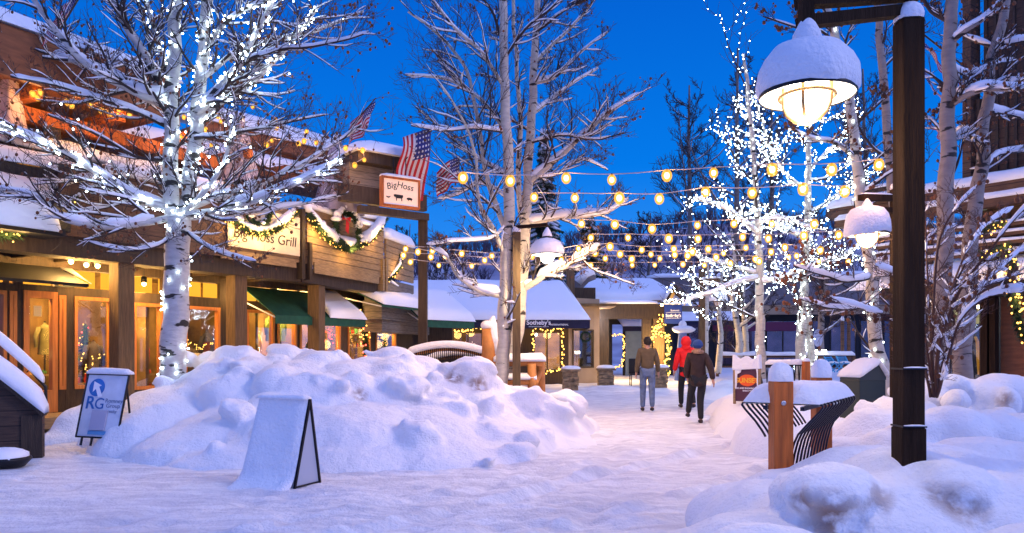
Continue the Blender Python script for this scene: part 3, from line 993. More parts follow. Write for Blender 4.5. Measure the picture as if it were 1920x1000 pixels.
# the low roof over the entrance, deep in snow, bottom left of the deck
lr = MB(); DK.box(lr, -2.2, DK.u(120, .5), -.1, .55, 3.30, 3.42); DK.box(lr, -2.2, DK.u(114), -.3, .3, 3.42, 3.9); lr.build('porch_roof', M['black_cloth'], bl)
rs = MB(); snow_slab(rs, [DK.p(-2.2, .62, 3.36), DK.p(DK.u(116, .62), .62, 3.36), DK.p(DK.u(116, .0), -.35, 4.25), DK.p(-2.2, -.35, 4.25)], .20, 12, 20, 10, .2)
rs.build('roof_snow', M['snow_soft'], bl, smooth=True)
rs = MB(); snow_slab(rs, [DK.p(-2.2, -.30, 4.30), DK.p(DK.u(185, -.3), -.30, 4.62), DK.p(DK.u(185, -1.2), -1.4, 4.9), DK.p(-2.2, -1.4, 4.75)], .25, 14, 20, 8, .2)
rs.build('deck_snow', M['snow_soft'], bl, smooth=True)
c = MB(); DK.box(c, -2.2, DK.u(185, -.3), -1.35, -.33, 3.42, 4.3, 3.42, 4.6); c.build('deck_bench', M['dark_wood'], bl)
# upper ledge snow (rail cap snow) all along the deck
rs = MB()
snow_strip(rs, DK.p(DK.u(190), -.03, 4.62), DK.p(u_s0 - .1, -.03, 4.68), .30, .24, 2)
snow_strip(rs, DK.p(-.5, -1.1, 5.02), DK.p(DK.u(330, -1.1), -1.1, 5.05), .34, .26, 4)
snow_strip(rs, DK.p(u_s0 - .6, -.9, 4.9), DK.p(DK.L - .3, -.9, 4.9), .34, .30, 6)
snow_strip(rs, DK2.p(.0, -.02, 4.82), DK2.p(DK2.L, -.02, 4.82), .20, .16, 7)
snow_strip(rs, DK3.p(.0, -.1, 4.63), DK3.p(DK3.L, -.1, 4.63), .34, .34, 8)
snow_strip(rs, DK3.p(.0, -.15, 3.5), DK3.p(4.9, -.5, 2.9), .3, .1, 8)
rs.build('rail_snow', M['snow_soft'], bl, smooth=True)
# inner ledges that carry that snow
c = MB()
DK.box(c, -.6, DK.u(330, -1.1) + .05, -1.22, -.98, 4.78, 5.02)
DK.box(c, u_s0 - .65, DK.L - .25, -1.02, -.78, 4.62, 4.9)
c.build('inner_rail', M['dark_wood'], bl)
# end log of the deck rail (it pokes out past the wreath)
c = MB(); c.tube([DK2.p(1.2, -.6, 4.92), DK2.p(DK2.L - .05, -.05, 4.98)], .13, 10); c.build('rail_log', M['tan_wood'], bl, smooth=True)
c = MB(); snow_strip(c, DK2.p(1.15, -.62, 5.02), DK2.p(DK2.L, -.03, 5.08), .3, .2, 21); c.build('rail_snow', M['snow_soft'], bl, smooth=True)
# farther shop wall beyond the corner
WF = Frame((WL.p(WL.L, 0, 0).x, WL.p(WL.L, 0, 0).y), (-3.05, 25.2))
c = MB()
wf = [(WF.u(652), WF.u(694)), (WF.u(704), WF.u(742))]
pv = 0
for a, b_ in wf:
    WF.box(c, pv, a, -.14, 0, -.1, 3.5); WF.box(c, a, b_, -.14, -.005, -.1, .55); WF.box(c, a, b_, -.14, -.005, 2.35, 3.5); pv = b_
WF.box(c, pv, WF.L, -.14, 0, -.1, 3.5)
c.build('shopfront_wall', M['dark_wood'], bl)
for a, b_ in wf:
    f_ = MB()
    for (p0, p1, q0, q1) in ((a, a + .05, .55, 2.35), (b_ - .05, b_, .55, 2.35), (a + .05, b_ - .05, .55, .62), (a + .05, b_ - .05, 2.28, 2.35)): WF.box(f_, p0, p1, -.1, .03, q0, q1)
    fo = f_.build('window', M['door_wood'], bl)
    g_ = MB(); WF.box(g_, a + .05, b_ - .05, -.05, -.04, .62, 2.28); g_.build('pane', M['glass'], fo)
c = MB(); WF.box(c, -.2, WF.L, -2.2, -2.1, 0, 3.2); c.build('shop_back_wall', M['room_tan'], bl)
c = MB(); WF.box(c, -.2, WF.L, -2.1, -.14, 3.1, 3.2); c.build('shop_ceiling', M['room_tan'], bl)
c = MB(); WF.box(c, -.2, WF.L, -2.1, -.14, -.05, .12); c.build('shop_floor', M['room_floor'], bl)
for u, pw in (((wf[0][0] + wf[0][1]) / 2, 420), ((wf[1][0] + wf[1][1]) / 2, 160)):
    light('shop_ceiling_lamp', WF.p(u, -.32, 2.7), (1.0, .62, .25), pw, .12, parent=bl)
# a plain dark return to the log post, with the corner shop's glass door
c = MB(); c.box(WF.p(WF.L, 0, 0).x, -2.0, 25.1, 25.3, 0, 3.2); c.build('return_wall', M['dark_wood'], bl)
# deck floor boards in front of the shop door
c = MB(); WL.box(c, WL.u(-90), WL.u(130), 0, 1.15, GF - .2, GF - .01); c.build('porch_floor', M['tan_wood'], bl)

# lamps under the deck
def soffit(px, py, Fr, v, label, pw):
    u = Fr.u(px, v); z = Fr.z(px, py, v); p_ = Fr.p(u, v, z)
    t = root('soffit_lamp', p_, label, 'lamp', 'lamps under the deck')
    c = MB(); c.lathe(p_, [(.02, .16), (.055, .15), (.06, .03), (.05, .03)], 12); c.build('shade', M['black_metal'], t, smooth=True)
    c = MB(); c.ell(p_ + Vector((0, 0, .0)), .042, .042, .042, 10, 8); c.build('bulb', M['bulb_warm'], t, smooth=True)
    c = MB(); c.tube([p_ + Vector((0, 0, .15)), (p_.x, p_.y, 3.3)], .01, 6); c.build('stem', M['black_metal'], t)
    light('lamp_light', p_ - Vector((0, 0, .08)), (1.0, .55, .15), pw, .05, parent=t)
soffit(133, 491, DK, -.75, 'brightest bare lamp under the deck, left of the first timber column', 120)
soffit(162, 497, DK, -1.0, 'warm lamp between two others over the shop window left of the column', 50)
soffit(183, 499, DK, -.9, 'warm lamp nearest the first timber column on its left side', 60)
soffit(270, 533, WL, .35, 'warm lamp just right of the first timber column over the red coat window', 90)
soffit(352, 534, WL, .35, 'small lamp behind the lit aspen trunk under the deck', 30)
soffit(456, 545, WL, .35, 'small lamp right of the middle timber column beside the green awning', 30)
soffit(590, 551, DK2, -1.1, 'small lamp by the last column under the deck corner', 40)

# green awnings
def awning(name, a, b_, zt, zb, proj, Fr, v, label, cloth, valance=.2, snow_from=0.0, seed=1, snow_h=.14, sl=1.0, group=None):
    t = root(name, Fr.p(a, v, zb), label, 'awning', group)
    c = MB()
    p0, p1, p2, p3 = Fr.p(a, v, zt), Fr.p(b_, v, zt), Fr.p(b_, v + proj, zb), Fr.p(a, v + proj, zb)
    n = (p1 - p0).cross(p3 - p0).normalized() * .02
    c.hexa([p3 - Vector((0, 0, .02)), p2 - Vector((0, 0, .02)), p1 - Vector((0, 0, .02)), p0 - Vector((0, 0, .02)), p3, p2, p1, p0])
    c.build('canopy', cloth, t)
    c = MB()
    Fr.box(c, a, b_, v + proj - .012, v + proj + .004, zb - valance, zb)
    c.build('valance', cloth, t)
    c = MB()
    for u in (a + .02, b_ - .02):
        c.beam(Fr.p(u, v, zt - .35), Fr.p(u, v + proj - .03, zb - .05), .03, .03)
    c.build('arm', M['white_paint'] if cloth is M['green_cloth'] else M['black_metal'], t)
    c = MB()
    a2 = a + (b_ - a) * snow_from
    q = [Fr.p(a2, v + proj + .05, zb + .01), Fr.p(b_ + .03, v + proj + .05, zb + .01), Fr.p(b_ + .03, v, zt + .01), Fr.p(a2 + (b_ - a) * .16 * (1 if snow_from else 0), v, zt + .01)]
    snow_slab(c, q, snow_h, seed, 18, 10, .14)
    c.build('snow', M['snow_soft'], t, smooth=True)
    return t
v1 = .0
awning('awning', WL.u(452), WL.u(452) + 3.1, 3.0, 2.28, 1.15, WL, .02, 'green awning half bare of snow between the two rear timber columns', M['green_cloth'], .2, .56, 3, group='green awnings')
awning('awning', WF.u(640), WF.u(735), 3.3, 2.72, 1.3, WF, .02, 'green awning heaped with snow above the red-lit doorway', M['green_cloth'], .06, .0, 5, .22, group='green awnings')
WG = Frame((WF.p(WF.L - 1.2, 0, 0).x, WF.p(WF.L - 1.2, 0, 0).y), (-1.6, 26.2))
awning('awning', WG.u(722), WG.u(822), 3.35, 2.40, 1.4, WG, .3, 'snow-covered green awning farthest along the left shops beside the big post', M['green_cloth'], .22, .0, 6, .22, group='green awnings')
# black shop awning over the door, left
awning('awning', WL.u(-70), WL.u(108), 3.02, 2.66, 1.0, WL, .02, 'black bare awning over the shop door at the left edge', M['black_cloth'], .05, .999, 7, .02)

# name board of the grill
def wood_sign(pxa, pya, pxb, pyb, Fr, v, label):
    pass
u0, u1 = DK.u(427, .09), DK.u(562, .09)
zt, zb_ = 4.52, 3.63
t = root('name_board', DK.p(u0, .09, zb_), 'pale wooden name board of the grill fixed to the deck rail below the garland', 'sign')
c = MB(); DK.box(c, u0, u1, .07, .10, zb_, zt); c.build('board', M['warm_white'], t, bevel=.006)
text_obj('lettering', 'Big Hoss Grill', M['black_ink'], t, DK.p((u0 + u1) / 2, .103, zb_ + .20), DK.D, (0, 0, 1), .315, .003, shear=.12, spacing=1.0)

# hanging box sign with cattle
pa, pb = P(716, 385, 16.4), P(788, 384, 16.9)
Fs = Frame((pa.x, pa.y), (pb.x, pb.y)); zs0, zs1 = pa.z, pa.z + .66
t = root('hanging_sign', (pa.x, pa.y, zs0), 'framed hanging sign with a cow and two smaller animals below hand-painted words', 'sign')
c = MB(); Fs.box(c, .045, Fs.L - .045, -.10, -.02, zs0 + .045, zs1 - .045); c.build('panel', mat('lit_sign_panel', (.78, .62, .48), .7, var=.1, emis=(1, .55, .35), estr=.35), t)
c = MB()
for (p0, p1, q0, q1) in ((0, Fs.L, zs0, zs0 + .045), (0, Fs.L, zs1 - .045, zs1), (0, .045, zs0 + .045, zs1 - .045), (Fs.L - .045, Fs.L, zs0 + .045, zs1 - .045)): Fs.box(c, p0, p1, -.14, .01, q0, q1)
c.build('frame', M['orange_wood'], t)
c = MB(); snow_strip(c, Fs.p(0, -.06, zs1), Fs.p(Fs.L, -.06, zs1), .16, .07, 2); c.build('snow', M['snow_soft'], t, smooth=True)
c = MB(); snow_strip(c, Fs.p(.05, -.01, zs0 + .045), Fs.p(Fs.L - .05, -.01, zs0 + .045), .02, .03, 2); c.build('snow', M['snow_soft'], t, smooth=True)
for k, (ch, uu, zz, rt) in enumerate((('Big', .25, .40, .25), ('Hoss', .56, .42, -.12))):
    rr = (Fs.D * cos(rt) + Vector((0, 0, 1)) * sin(rt)); uv = (Vector((0, 0, 1)) * cos(rt) - Fs.D * sin(rt))
    text_obj('lettering', ch, M['black_ink'], t, Fs.p(uu, -.017, zs0 + zz), rr, uv, .20, .002, shear=.1)
def silhouette(pts, cu, cz, s_):
    q = [Fs.p(cu + x * s_, -.015, zs0 + cz + y * s_) for x, y in pts]
    c = MB(); c.poly(q, Fs.N * .004); return c
cow = [(-1, .5), (-.8, .62), (.6, .58), (.85, .62), (1.0, .45), (.95, .1), (.8, .05), (.78, -.6), (.62, -.6), (.6, -.1), (-.3, -.12), (-.32, -.6), (-.48, -.6), (-.5, -.05), (-.62, .1), (-.85, .12), (-.95, .3)]
silhouette(cow, .40, .21, .115).build('cow_outline', M['black_ink'], t)
pig = [(-1, .1), (-.8, .4), (-.3, .55), (.5, .5), (.9, .3), (.9, -.1), (.7, -.15), (.65, -.5), (.5, -.5), (.45, -.2), (-.3, -.2), (-.35, -.5), (-.5, -.5), (-.55, -.15), (-.8, -.1)]
silhouette(pig, .67, .20, .075).build('pig_outline', M['black_ink'], t)
silhouette([(-1, .2), (-.7, .5), (-.2, .2), (.4, .35), (1, .6), (.7, .1), (.3, -.2), (.2, -.55), (.05, -.2), (-.5, -.2)], .16, .20, .055).build('hen_outline', M['black_ink'], t)
c = MB(); c.beam(Fs.p(.3, -.06, zs1), Fs.p(.3, -.06, zs1 + .45), .02, .02); c.beam(Fs.p(.6, -.06, zs1), Fs.p(.6, -.06, zs1 + .45), .02, .02); c.build('hanger', M['black_metal'], t)

# closed umbrellas on the deck
def closed_umbrella(px, pyt, pyb, d, wpx, label, cm, seed):
    b0 = P(px, pyb, d); t0 = P(px, pyt, d); h = t0.z - b0.z; r = wpx / 2 / FPX * d
    t = root('closed_umbrella', (b0.x, b0.y, 3.42), label, 'umbrella', 'closed umbrellas on the restaurant deck')
    c = MB(); n = 28; prof = [(1.0, 0.0), (.97, .02), (.80, .22), (.60, .5), (.38, .76), (.20, .93), (.05, 1.0), (.01, 1.01)]
    base = len(c.v)
    for rr, zz in prof:
        for j in range(n):
            a = 2 * pi * j / n; k = 1 + .16 * cos(a * 7 + seed) * (1 - zz * .6) + .08 * mnoise.noise(Vector((a, zz * 2, seed)))
            c.v.append((b0.x + r * rr * k * cos(a), b0.y + r * rr * k * sin(a), b0.z + h * zz))
    for i in range(len(prof) - 1):
        for j in range(n):
            j2 = (j + 1) % n; c.f.append((base + i * n + j, base + i * n + j2, base + (i + 1) * n + j2, base + (i + 1) * n + j)); c.m.append(0)
    c.build('canopy', cm, t, smooth=True)
    c = MB(); c.tube([(b0.x, b0.y, 3.42), (b0.x, b0.y, t0.z)], .025, 8); c.build('pole', M['dark_wood'], t)
    c = MB(); c.ell(t0 + Vector((0, 0, -.02)), .10, .10, .12, 12, 8); c.build('snow', M['snow_soft'], t, smooth=True)
ucl = mat('umbrella_cloth', (.30, .27, .33), .85, var=.35, vscale=5, bump=.4, bscale=10)
closed_umbrella(18, 112, 262, 12.8, 62, 'closed umbrella lit orange at the upper left edge of the deck', mat('umbrella_cloth_lamplit', (.46, .34, .34), .85, var=.25, vscale=4, emis=(1, .35, .10), estr=.10), 1)  # orange lamplight put into the grey cloth as tint and faint glow
closed_umbrella(452, 222, 345, 16.9, 72, 'closed mauve umbrella just right of the lit aspen trunks', ucl, 2)
closed_umbrella(632, 258, 402, 19.0, 92, 'closed grey umbrella at the deck corner behind the red-bowed wreath', ucl, 4)

# ramp wall at the left edge
t = root('stair_wall', P(60, 860, 9.7), 'dark brown boarded side wall of a stair topped with snow at the left edge', 'wall')
a, b_ = P(-90, 862, 9.6), P(80, 860, 10.0)
Fr = Frame((a.x, a.y), (b_.x, b_.y))
z0_, z1_ = P(-90, 640, 9.6).z, P(80, 778, 10.0).z
c = MB(); Fr.box(c, 0, Fr.L, -.16, 0, 0, z0_, 0, z1_); c.build('boarded_side', M['boards_dark'], t)
c = MB(); Fr.box(c, Fr.L - .24, Fr.L, .0, .03, 0, z1_); c.build('end_post', M['dark_wood'], t)
c = MB(); c.beam(Fr.p(0, -.06, z0_), Fr.p(Fr.L + .03, -.06, z1_), .34, .05); c.build('cap_board', M['dark_wood'], t)
c = MB()
snow_strip(c, Fr.p(0, -.06, z0_ + .02), Fr.p(Fr.L + .04, -.06, z1_ + .02), .40, .26, 3, 14)
c.build('snow', M['snow_soft'], t, smooth=True)
c = MB(); c.tube([Fr.p(.2, -.3, z0_ + .30), Fr.p(Fr.L * .80, -.3, z0_ + (z1_ - z0_) * .80 + .42), Fr.p(Fr.L * .99, -.3, z1_ + .36), Fr.p(Fr.L * .995, -.3, z1_ + .1)], .022, 8); c.build('handrail', M['black_metal'], t)
c = MB(); snow_strip(c, Fr.p(.1, -.3, z0_ + .34), Fr.p(Fr.L * .97, -.3, z1_ + .42), .16, .17, 5, 14); c.build('handrail_snow', M['snow_soft'], t, smooth=True)
t = root('snowy_planter', P(8, 862, 9.2), 'low dark bowl heaped with snow in front of the stair wall', 'planter')
q = P(8, 862, 9.2)
c = MB(); c.lathe((q.x, q.y, 0), [(.05, 0), (.22, .0), (.30, .09), (.28, .12), (.02, .12)], 18); c.build('bowl', M['black_metal'], t, smooth=True)
c = MB(); c.ell((q.x, q.y, .11), .28, .28, .13, 16, 8, .1); c.build('snow', M['snow_soft'], t, smooth=True)

# flags
def flag_mat():
    m = mat('flag_cloth', (.5, .5, .5), .8)
    n = m.node_tree; b = n.nodes['Principled BSDF']
    uv = n.nodes.new('ShaderNodeUVMap'); s = n.nodes.new('ShaderNodeSeparateXYZ'); n.links.new(uv.outputs[0], s.inputs[0])
    def mth(op, a_, b__):
        q = n.nodes.new('ShaderNodeMath'); q.operation = op
        for i, v in enumerate((a_, b__)):
            if v is None: continue
            if hasattr(v, 'links'): n.links.new(v, q.inputs[i])
            else: q.inputs[i].default_value = v
        return q.outputs[0]
    st = mth('LESS_THAN', mth('FRACT', mth('MULTIPLY', s.outputs['Y'], 6.5), None), .5)
    cant = mth('MULTIPLY', mth('LESS_THAN', s.outputs['X'], .4), mth('GREATER_THAN', s.outputs['Y'], .461))
    # stars: dots on a staggered grid
    fx = mth('SUBTRACT', mth('FRACT', mth('MULTIPLY', s.outputs['X'], 15.0), None), .5)
    fy = mth('SUBTRACT', mth('FRACT', mth('MULTIPLY', s.outputs['Y'], 9.3), None), .5)
    dd = mth('ADD', mth('MULTIPLY', fx, fx), mth('MULTIPLY', fy, fy))
    star = mth('LESS_THAN', dd, .06)
    def mix(f, A, B):
        x = n.nodes.new('ShaderNodeMix'); x.data_type = 'RGBA'
        n.links.new(f, x.inputs['Factor'])
        for nm, v in (('A', A), ('B', B)):
            if hasattr(v, 'links'): n.links.new(v, x.inputs[nm])
            else: x.inputs[nm].default_value = (*v, 1)
        return x.outputs['Result']
    stripes = mix(st, (.52, .50, .54), (.36, .012, .02))
    cc = mix(star, (.012, .02, .15), (.5, .5, .56))
    n.links.new(mix(cant, stripes, cc), b.inputs['Base Color'])
    return m
FLAG = flag_mat()

def flag(name, origin, along, down, L, H, label, seed, pole=None, sag=.25, group='national flags on the restaurant building', wave=.07):
    t = root(name, origin, label, 'flag', group)
    origin = Vector(origin); along = Vector(along).normalized(); down = Vector(down).normalized()
    nrm = along.cross(down).normalized()
    nu, nv = 22, 12
    me = bpy.data.meshes.new('cloth')
    vs, uvs = [], []
    for j in range(nv + 1):
        for i in range(nu + 1):
            u, v = i / nu, j / nv
            p = origin + along * u * L * (1 - .12 * v) + down * v * H + Vector((0, 0, -1)) * sag * L * u * u
            p += nrm * wave * sin(u * 9 + v * 2.5 + seed) * (.3 + v) + nrm * wave * .5 * sin(v * 7 + seed * 2 + u * 4)
            vs.append(p - Vector(t.location)); uvs.append((u, 1 - v))
    fs = [(j * (nu + 1) + i, j * (nu + 1) + i + 1, (j + 1) * (nu + 1) + i + 1, (j + 1) * (nu + 1) + i) for j in range(nv) for i in range(nu)]
    me.from_pydata([tuple(v) for v in vs], [], fs)
    ul = me.uv_layers.new(name='UVMap')
    for lp in me.loops: ul.data[lp.index].uv = uvs[lp.vertex_index]
    me.materials.append(FLAG)
    me.polygons.foreach_set('use_smooth', [True] * len(fs))
    o = bpy.data.objects.new('cloth', me); COL.objects.link(o); o.parent = t
    s_ = o.modifiers.new('s', 'SOLIDIFY'); s_.thickness = .006
    if pole:
        c = MB(); c.tube([pole[0], pole[1]], .015, 6); c.build('pole', M['dark_wood'], t)
    return t
o_ = P(812, 238, 18.2)
flag('flag', o_, (-.16, .1, -1), (-.80, -.35, -.40), 1.80, .85, 'large striped flag with blue star field hanging beside the hanging sign', 1, (P(760, 300, 18.0), P(814, 232, 18.2)), .0, wave=.13)
flag('flag', P(862, 292, 19.0), (-.70, .1, -.28), (-.05, -.1, -1), .66, .70, 'smaller wind-curled flag just right of the large one', 3, (P(812, 345, 19.0), P(872, 292, 19.0)), .25)
flag('flag', P(703, 188, 18.8), (-.72, .1, -.5), (-.2, -.1, -1), .75, .75, 'half-hidden flag above the restaurant roof left of the hanging sign', 5, (P(660, 235, 18.8), P(705, 184, 18.8)), .2)
flag('flag', P(156, -14, 12.2), (-.60, .1, -.8), (-.6, -.1, -.5), .75, .40, 'small flag at the top left above the big orange eave', 6, (P(110, 60, 12.0), P(158, -20, 12.2)), .1)
# ---------------------------------------------------------------- corner shop with the long snowy awning (far centre)
def gw(x, y): return gz(x, y)
t0 = (800 - 960) / FPX * 27; A = (t0 - 1.0, 27.2)
CS = Frame((-3.8, 27.0), (2.35, 27.0))          # front wall, square to the lane
cs = root('corner_shop', (-1.0, 27.0, 0), 'low shop in the far centre under a long snow-covered dark awning', 'building')
def opening_wall(Fr, ops, u0, u1, z0, z1, v0, v1, matr, parent, name='wall'):
    c = MB(); pv = u0
    for a, b_, q0, q1 in sorted(ops):
        Fr.box(c, pv, a, v0, v1, z0, z1)
        if q0 > z0: Fr.box(c, a, b_, v0, v1 - .003, z0, q0)
        if q1 < z1: Fr.box(c, a, b_, v0, v1 - .003, q1, z1)
        pv = b_
    Fr.box(c, pv, u1, v0, v1, z0, z1)
    return c.build(name, matr, parent)
def window(Fr, a, b_, q0, q1, parent, fm, gm, v=0.0, mull=1, w=.05):
    f_ = MB()
    Fr.box(f_, a, a + w, v - .08, v + .03, q0, q1); Fr.box(f_, b_ - w, b_, v - .08, v + .03, q0, q1)
    Fr.box(f_, a + w, b_ - w, v - .08, v + .03, q0, q0 + w); Fr.box(f_, a + w, b_ - w, v - .08, v + .03, q1 - w, q1)
    for k in range(1, mull):
        u = a + (b_ - a) * k / mull; Fr.box(f_, u - w / 2, u + w / 2, v - .07, v + .02, q0 + w, q1 - w)
    fo = f_.build('window', fm, parent)
    g_ = MB(); Fr.box(g_, a + w, b_ - w, v - .04, v - .03, q0 + w, q1 - w); g_.build('pane', gm, fo)
    return fo
def zz(py, d): return HC - (py - YH) / FPX * d
ops = [(CS.u(795), CS.u(905), .75, zz(622, 27)), (CS.u(1000), CS.u(1052), .75, zz(622, 27))]
opening_wall(CS, ops, 0, CS.u(1066), 0, 3.1, -.15, 0, M['dark_wood'], cs)
window(CS, *ops[0], cs, M['dark_wood'], M['glass'], mull=4)
window(CS, *ops[1], cs, M['dark_wood'], M['glass'], mull=2)
CT = Frame((CS.p(CS.u(1066), 0, 0).x, 27.0), (3.45, 27.9))
opw = [(CT.u(1073), CT.u(1113), .85, zz(618, 27.4))]
opening_wall(CT, opw, 0, CT.u(1124), 0, 3.4, -.15, 0, M['stucco'], cs)
window(CT, *opw[0], cs, M['dark_wood'], M['glass'])
c = MB(); c.box(-4.5, 3.8, 29.6, 29.7, 0, 3.2); c.build('back_wall', mat('dim_room', (.05, .032, .018), .9, vscale=1.4, col2=(.30, .18, .07)), cs)
c = MB(); c.box(-4.5, 3.8, 27.2, 29.6, 3.1, 3.2); c.build('ceiling', M['room_tan'], cs)
light('shop_ceiling_lamp', (-2.2, 28.4, 2.8), (1, .6, .25), 90, .1, parent=cs)
light('shop_ceiling_lamp', (1.3, 28.4, 2.8), (1, .62, .22), 320, .1, parent=cs)
light('shop_ceiling_lamp', (3.0, 28.6, 2.7), (.75, .8, 1), 110, .1, parent=cs)
# its hipped awning: long front slope and right return
zb_, zt_ = zz(600, 26), zz(531, 28.5)
aw = root('long_awning', (0, 26, zb_), 'long dark shop awning deep in snow with white lettering on its edge', 'awning')
yF, yB = 25.9, 28.4
xL, xR = -4.3, P(1104, 600, 26.2).x
xRt = P(1052, 531, 28.4).x
c = MB()
pts = [Vector((xL, yF, zb_)), Vector((xR, yF, zb_)), Vector((xRt, yB, zt_)), Vector((xL, yB, zt_))]
c.add([*pts, *[q - Vector((0, 0, .03)) for q in pts]], [(0, 1, 2, 3), (7, 6, 5, 4)])
c.add([pts[1], Vector((xR, yB, zb_)), pts[2]], [(0, 1, 2)])
c.build('canopy', M['navy_cloth'], aw)
c = MB(); c.box(xL, xR, yF - .01, yF + .012, zb_ - .30, zb_); c.box(xR - .012, xR + .01, yF + .012, yB, zb_ - .30, zb_); c.build('valance', M['navy_cloth'], aw)
c = MB()
snow_slab(c, [(xL, yF - .05, zb_), (xR + .03, yF - .05, zb_), (xRt + .05, yB, zt_), (xL, yB, zt_)], .20, 4, 34, 12, .25, .05)
c.add([Vector((xR + .03, yF - .03, zb_ + .02)), Vector((xR + .04, yB, zb_ + .02)), Vector((xRt + .04, yB + .03, zt_ + .16)), Vector((xR - .1, yF + .1, zb_ + .16))], [(0, 1, 2, 3)])
c.build('snow', M['snow_soft'], aw, smooth=True)
Fv = Frame((xL, yF), (xR, yF))
text_obj('lettering', "Sotheby's", M['white_letter'], aw, Fv.p(Fv.u(1010, .02), .02, zb_ - .17), (1, 0, 0), (0, 0, 1), .22, .003, bold=.004)
text_obj('lettering', 'INTERNATIONAL REALTY', M['white_letter'], aw, Fv.p(Fv.u(1010, .02), .02, zb_ - .26), (1, 0, 0), (0, 0, 1), .06, .002)
text_obj('lettering', 'INTERNATIONAL', M['white_letter'], aw, Fv.p(Fv.u(1049, .02), .02, zb_ - .20), (1, 0, 0), (0, 0, 1), .08, .002, bold=.001)
text_obj('window_lettering', "Sotheby's", M['white_letter'], cs, CS.p(CS.u(866, .01), .01, zz(650, 27)), (1, 0, 0), (0, 0, 1), .26, .003)
# roof behind, rising
c = MB(); c.box(-6.5, 3.2, 28.6, 33, 3.4, 3.9); c.build('roof', M['dark_wood'], cs)
c = MB(); snow_slab(c, [(-7.0, 28.3, 3.85), (2.0, 28.3, 3.85), (2.2, 33.5, 4.15), (-7.0, 33.5, 4.15)], .25, 11, 20, 8, .3); c.build('roof_snow', M['snow_soft'], cs, smooth=True)

# ---------------------------------------------------------------- second shop: porch with beams, little gable
po = root('porch_shop', (5, 30, 0), 'far shop with a brown porch beam, snow-laden roof and small lit gable', 'building')
d0 = 29.0
x0, x1 = P(1085, 0, d0).x, P(1250, 0, d0).x
c = MB(); c.box(x0 - .4, x1, d0, d0 + .3, zz(598, d0), zz(570, d0)); c.build('porch_beam', M['dark_wood'], po)
c = MB(); snow_strip(c, (x0 - .5, d0 + .1, zz(570, d0)), (P(1232, 0, d0).x, d0 + .1, zz(570, d0)), .5, .18, 3); c.build('beam_snow', M['snow_soft'], po, smooth=True)
for a_, b_ in ((1125, 1142), (1205, 1222), (1225, 1246)):
    c = MB(); c.box(P(a_, 0, d0).x, P(b_, 0, d0).x, d0 + .02, d0 + .28, 0, zz(598, d0)); c.build('column', M['column_wood'] if a_ > 1220 else M['dark_wood'], po)
c = MB(); c.box(P(1085, 0, 30).x, P(1118, 0, 30).x, 29.6, 29.9, 0, zz(596, 29.7)); c.box(P(1080, 0, 30).x, P(1130, 0, 30).x, 29.3, 29.6, zz(606, 29.3), zz(594, 29.3)); c.build('stucco_pier', M['stucco'], po)
x2, x3 = P(1095, 0, 31).x, P(1262, 0, 31).x
c = MB(); c.box(x2, x3, 30.2, 31.6, zz(566, 31), zz(556, 31)); c.build('roof_edge', M['tan_wood'], po)
zr0, zr1 = zz(563, 30), zz(531, 33.5)
c = MB(); snow_slab(c, [(x2 - .1, 30.0, zr0), (x3 + .1, 30.0, zr0), (x3 - .3, 33.5, zr1), (x2 - .1, 33.5, zr1)], .28, 6, 20, 10, .3); c.build('roof_snow', M['snow_soft'], po, smooth=True)
# gable: triangle panel and two snowy rakes
g0, g1, gp = P(1246, 572, 29.7), P(1272, 569, 30.3), P(1262, 538, 30.0)
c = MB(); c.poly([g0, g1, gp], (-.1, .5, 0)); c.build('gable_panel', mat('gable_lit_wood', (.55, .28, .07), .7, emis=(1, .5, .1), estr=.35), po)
c = MB(); c.beam(gp + Vector((0, -.05, .05)), g1 + Vector((.1, -.05, 0)), .25, .10); c.beam(gp + Vector((0, -.05, .05)), g0 + Vector((-.05, -.05, 0)), .2, .06); c.build('rake_board', M['dark_wood'], po)
c = MB(); c.tube([g0 + Vector((-.1, -.1, .1)), gp + Vector((0, -.1, .16))], .07, 8); c.build('rake_snow', M['snow_soft'], po, smooth=True)
# back wall and door zone, blueish bay
PW = Frame((P(1085, 0, 31.5).x, 31.5), (P(1262, 0, 31.5).x, 31.5))
opening_wall(PW, [(PW.u(1148), PW.u(1168), .3, 2.6)], 0, PW.L, 0, zz(596, 31.5), -.1, 0, M['dark_shop'], po)
c = MB(); PW.box(c, PW.u(1172), PW.u(1205), .02, .08, .3, 2.7); c.build('grey_panel', mat('grey_blue_panel', (.14, .20, .28), .8, var=.1), po)
aw = root('small_awning', P(1190, 610, 30.2), 'small dark awning with snow behind the porch columns of the far shop', 'awning')
c = MB(); q = [P(1150, 588, 31.3), P(1206, 588, 31.3), P(1206, 612, 30.3), P(1168, 612, 30.3)]
c.add([*q, *[z_ - Vector((0, 0, .03)) for z_ in q]], [(0, 1, 2, 3), (7, 6, 5, 4)]); c.build('canopy', M['navy_cloth'], aw)
c = MB(); c.box(q[3].x, q[2].x, 30.28, 30.3, q[2].z - .2, q[2].z); c.build('valance', M['navy_cloth'], aw)
c = MB(); snow_slab(c, [q[3], q[2], q[1], q[0]], .12, 5, 10, 6, .12); c.build('snow', M['snow_soft'], aw, smooth=True)
# chimney-like vent on the roof between the two shops
vt = root('roof_vent', P(1100, 560, 29.8), 'grey angled metal duct capped with snow between the two far shops', 'duct')
c = MB(); c.tube([P(1080, 566, 30), P(1082, 535, 30), P(1096, 519, 30), P(1112, 512, 30)], .28, 8); c.build('duct', M['taupe'], vt, smooth=True)
c = MB(); c.tube([P(1082, 530, 29.9), P(1096, 514, 29.9), P(1112, 507, 29.9)], .24, 8); c.build('snow', M['snow_soft'], vt, smooth=True)
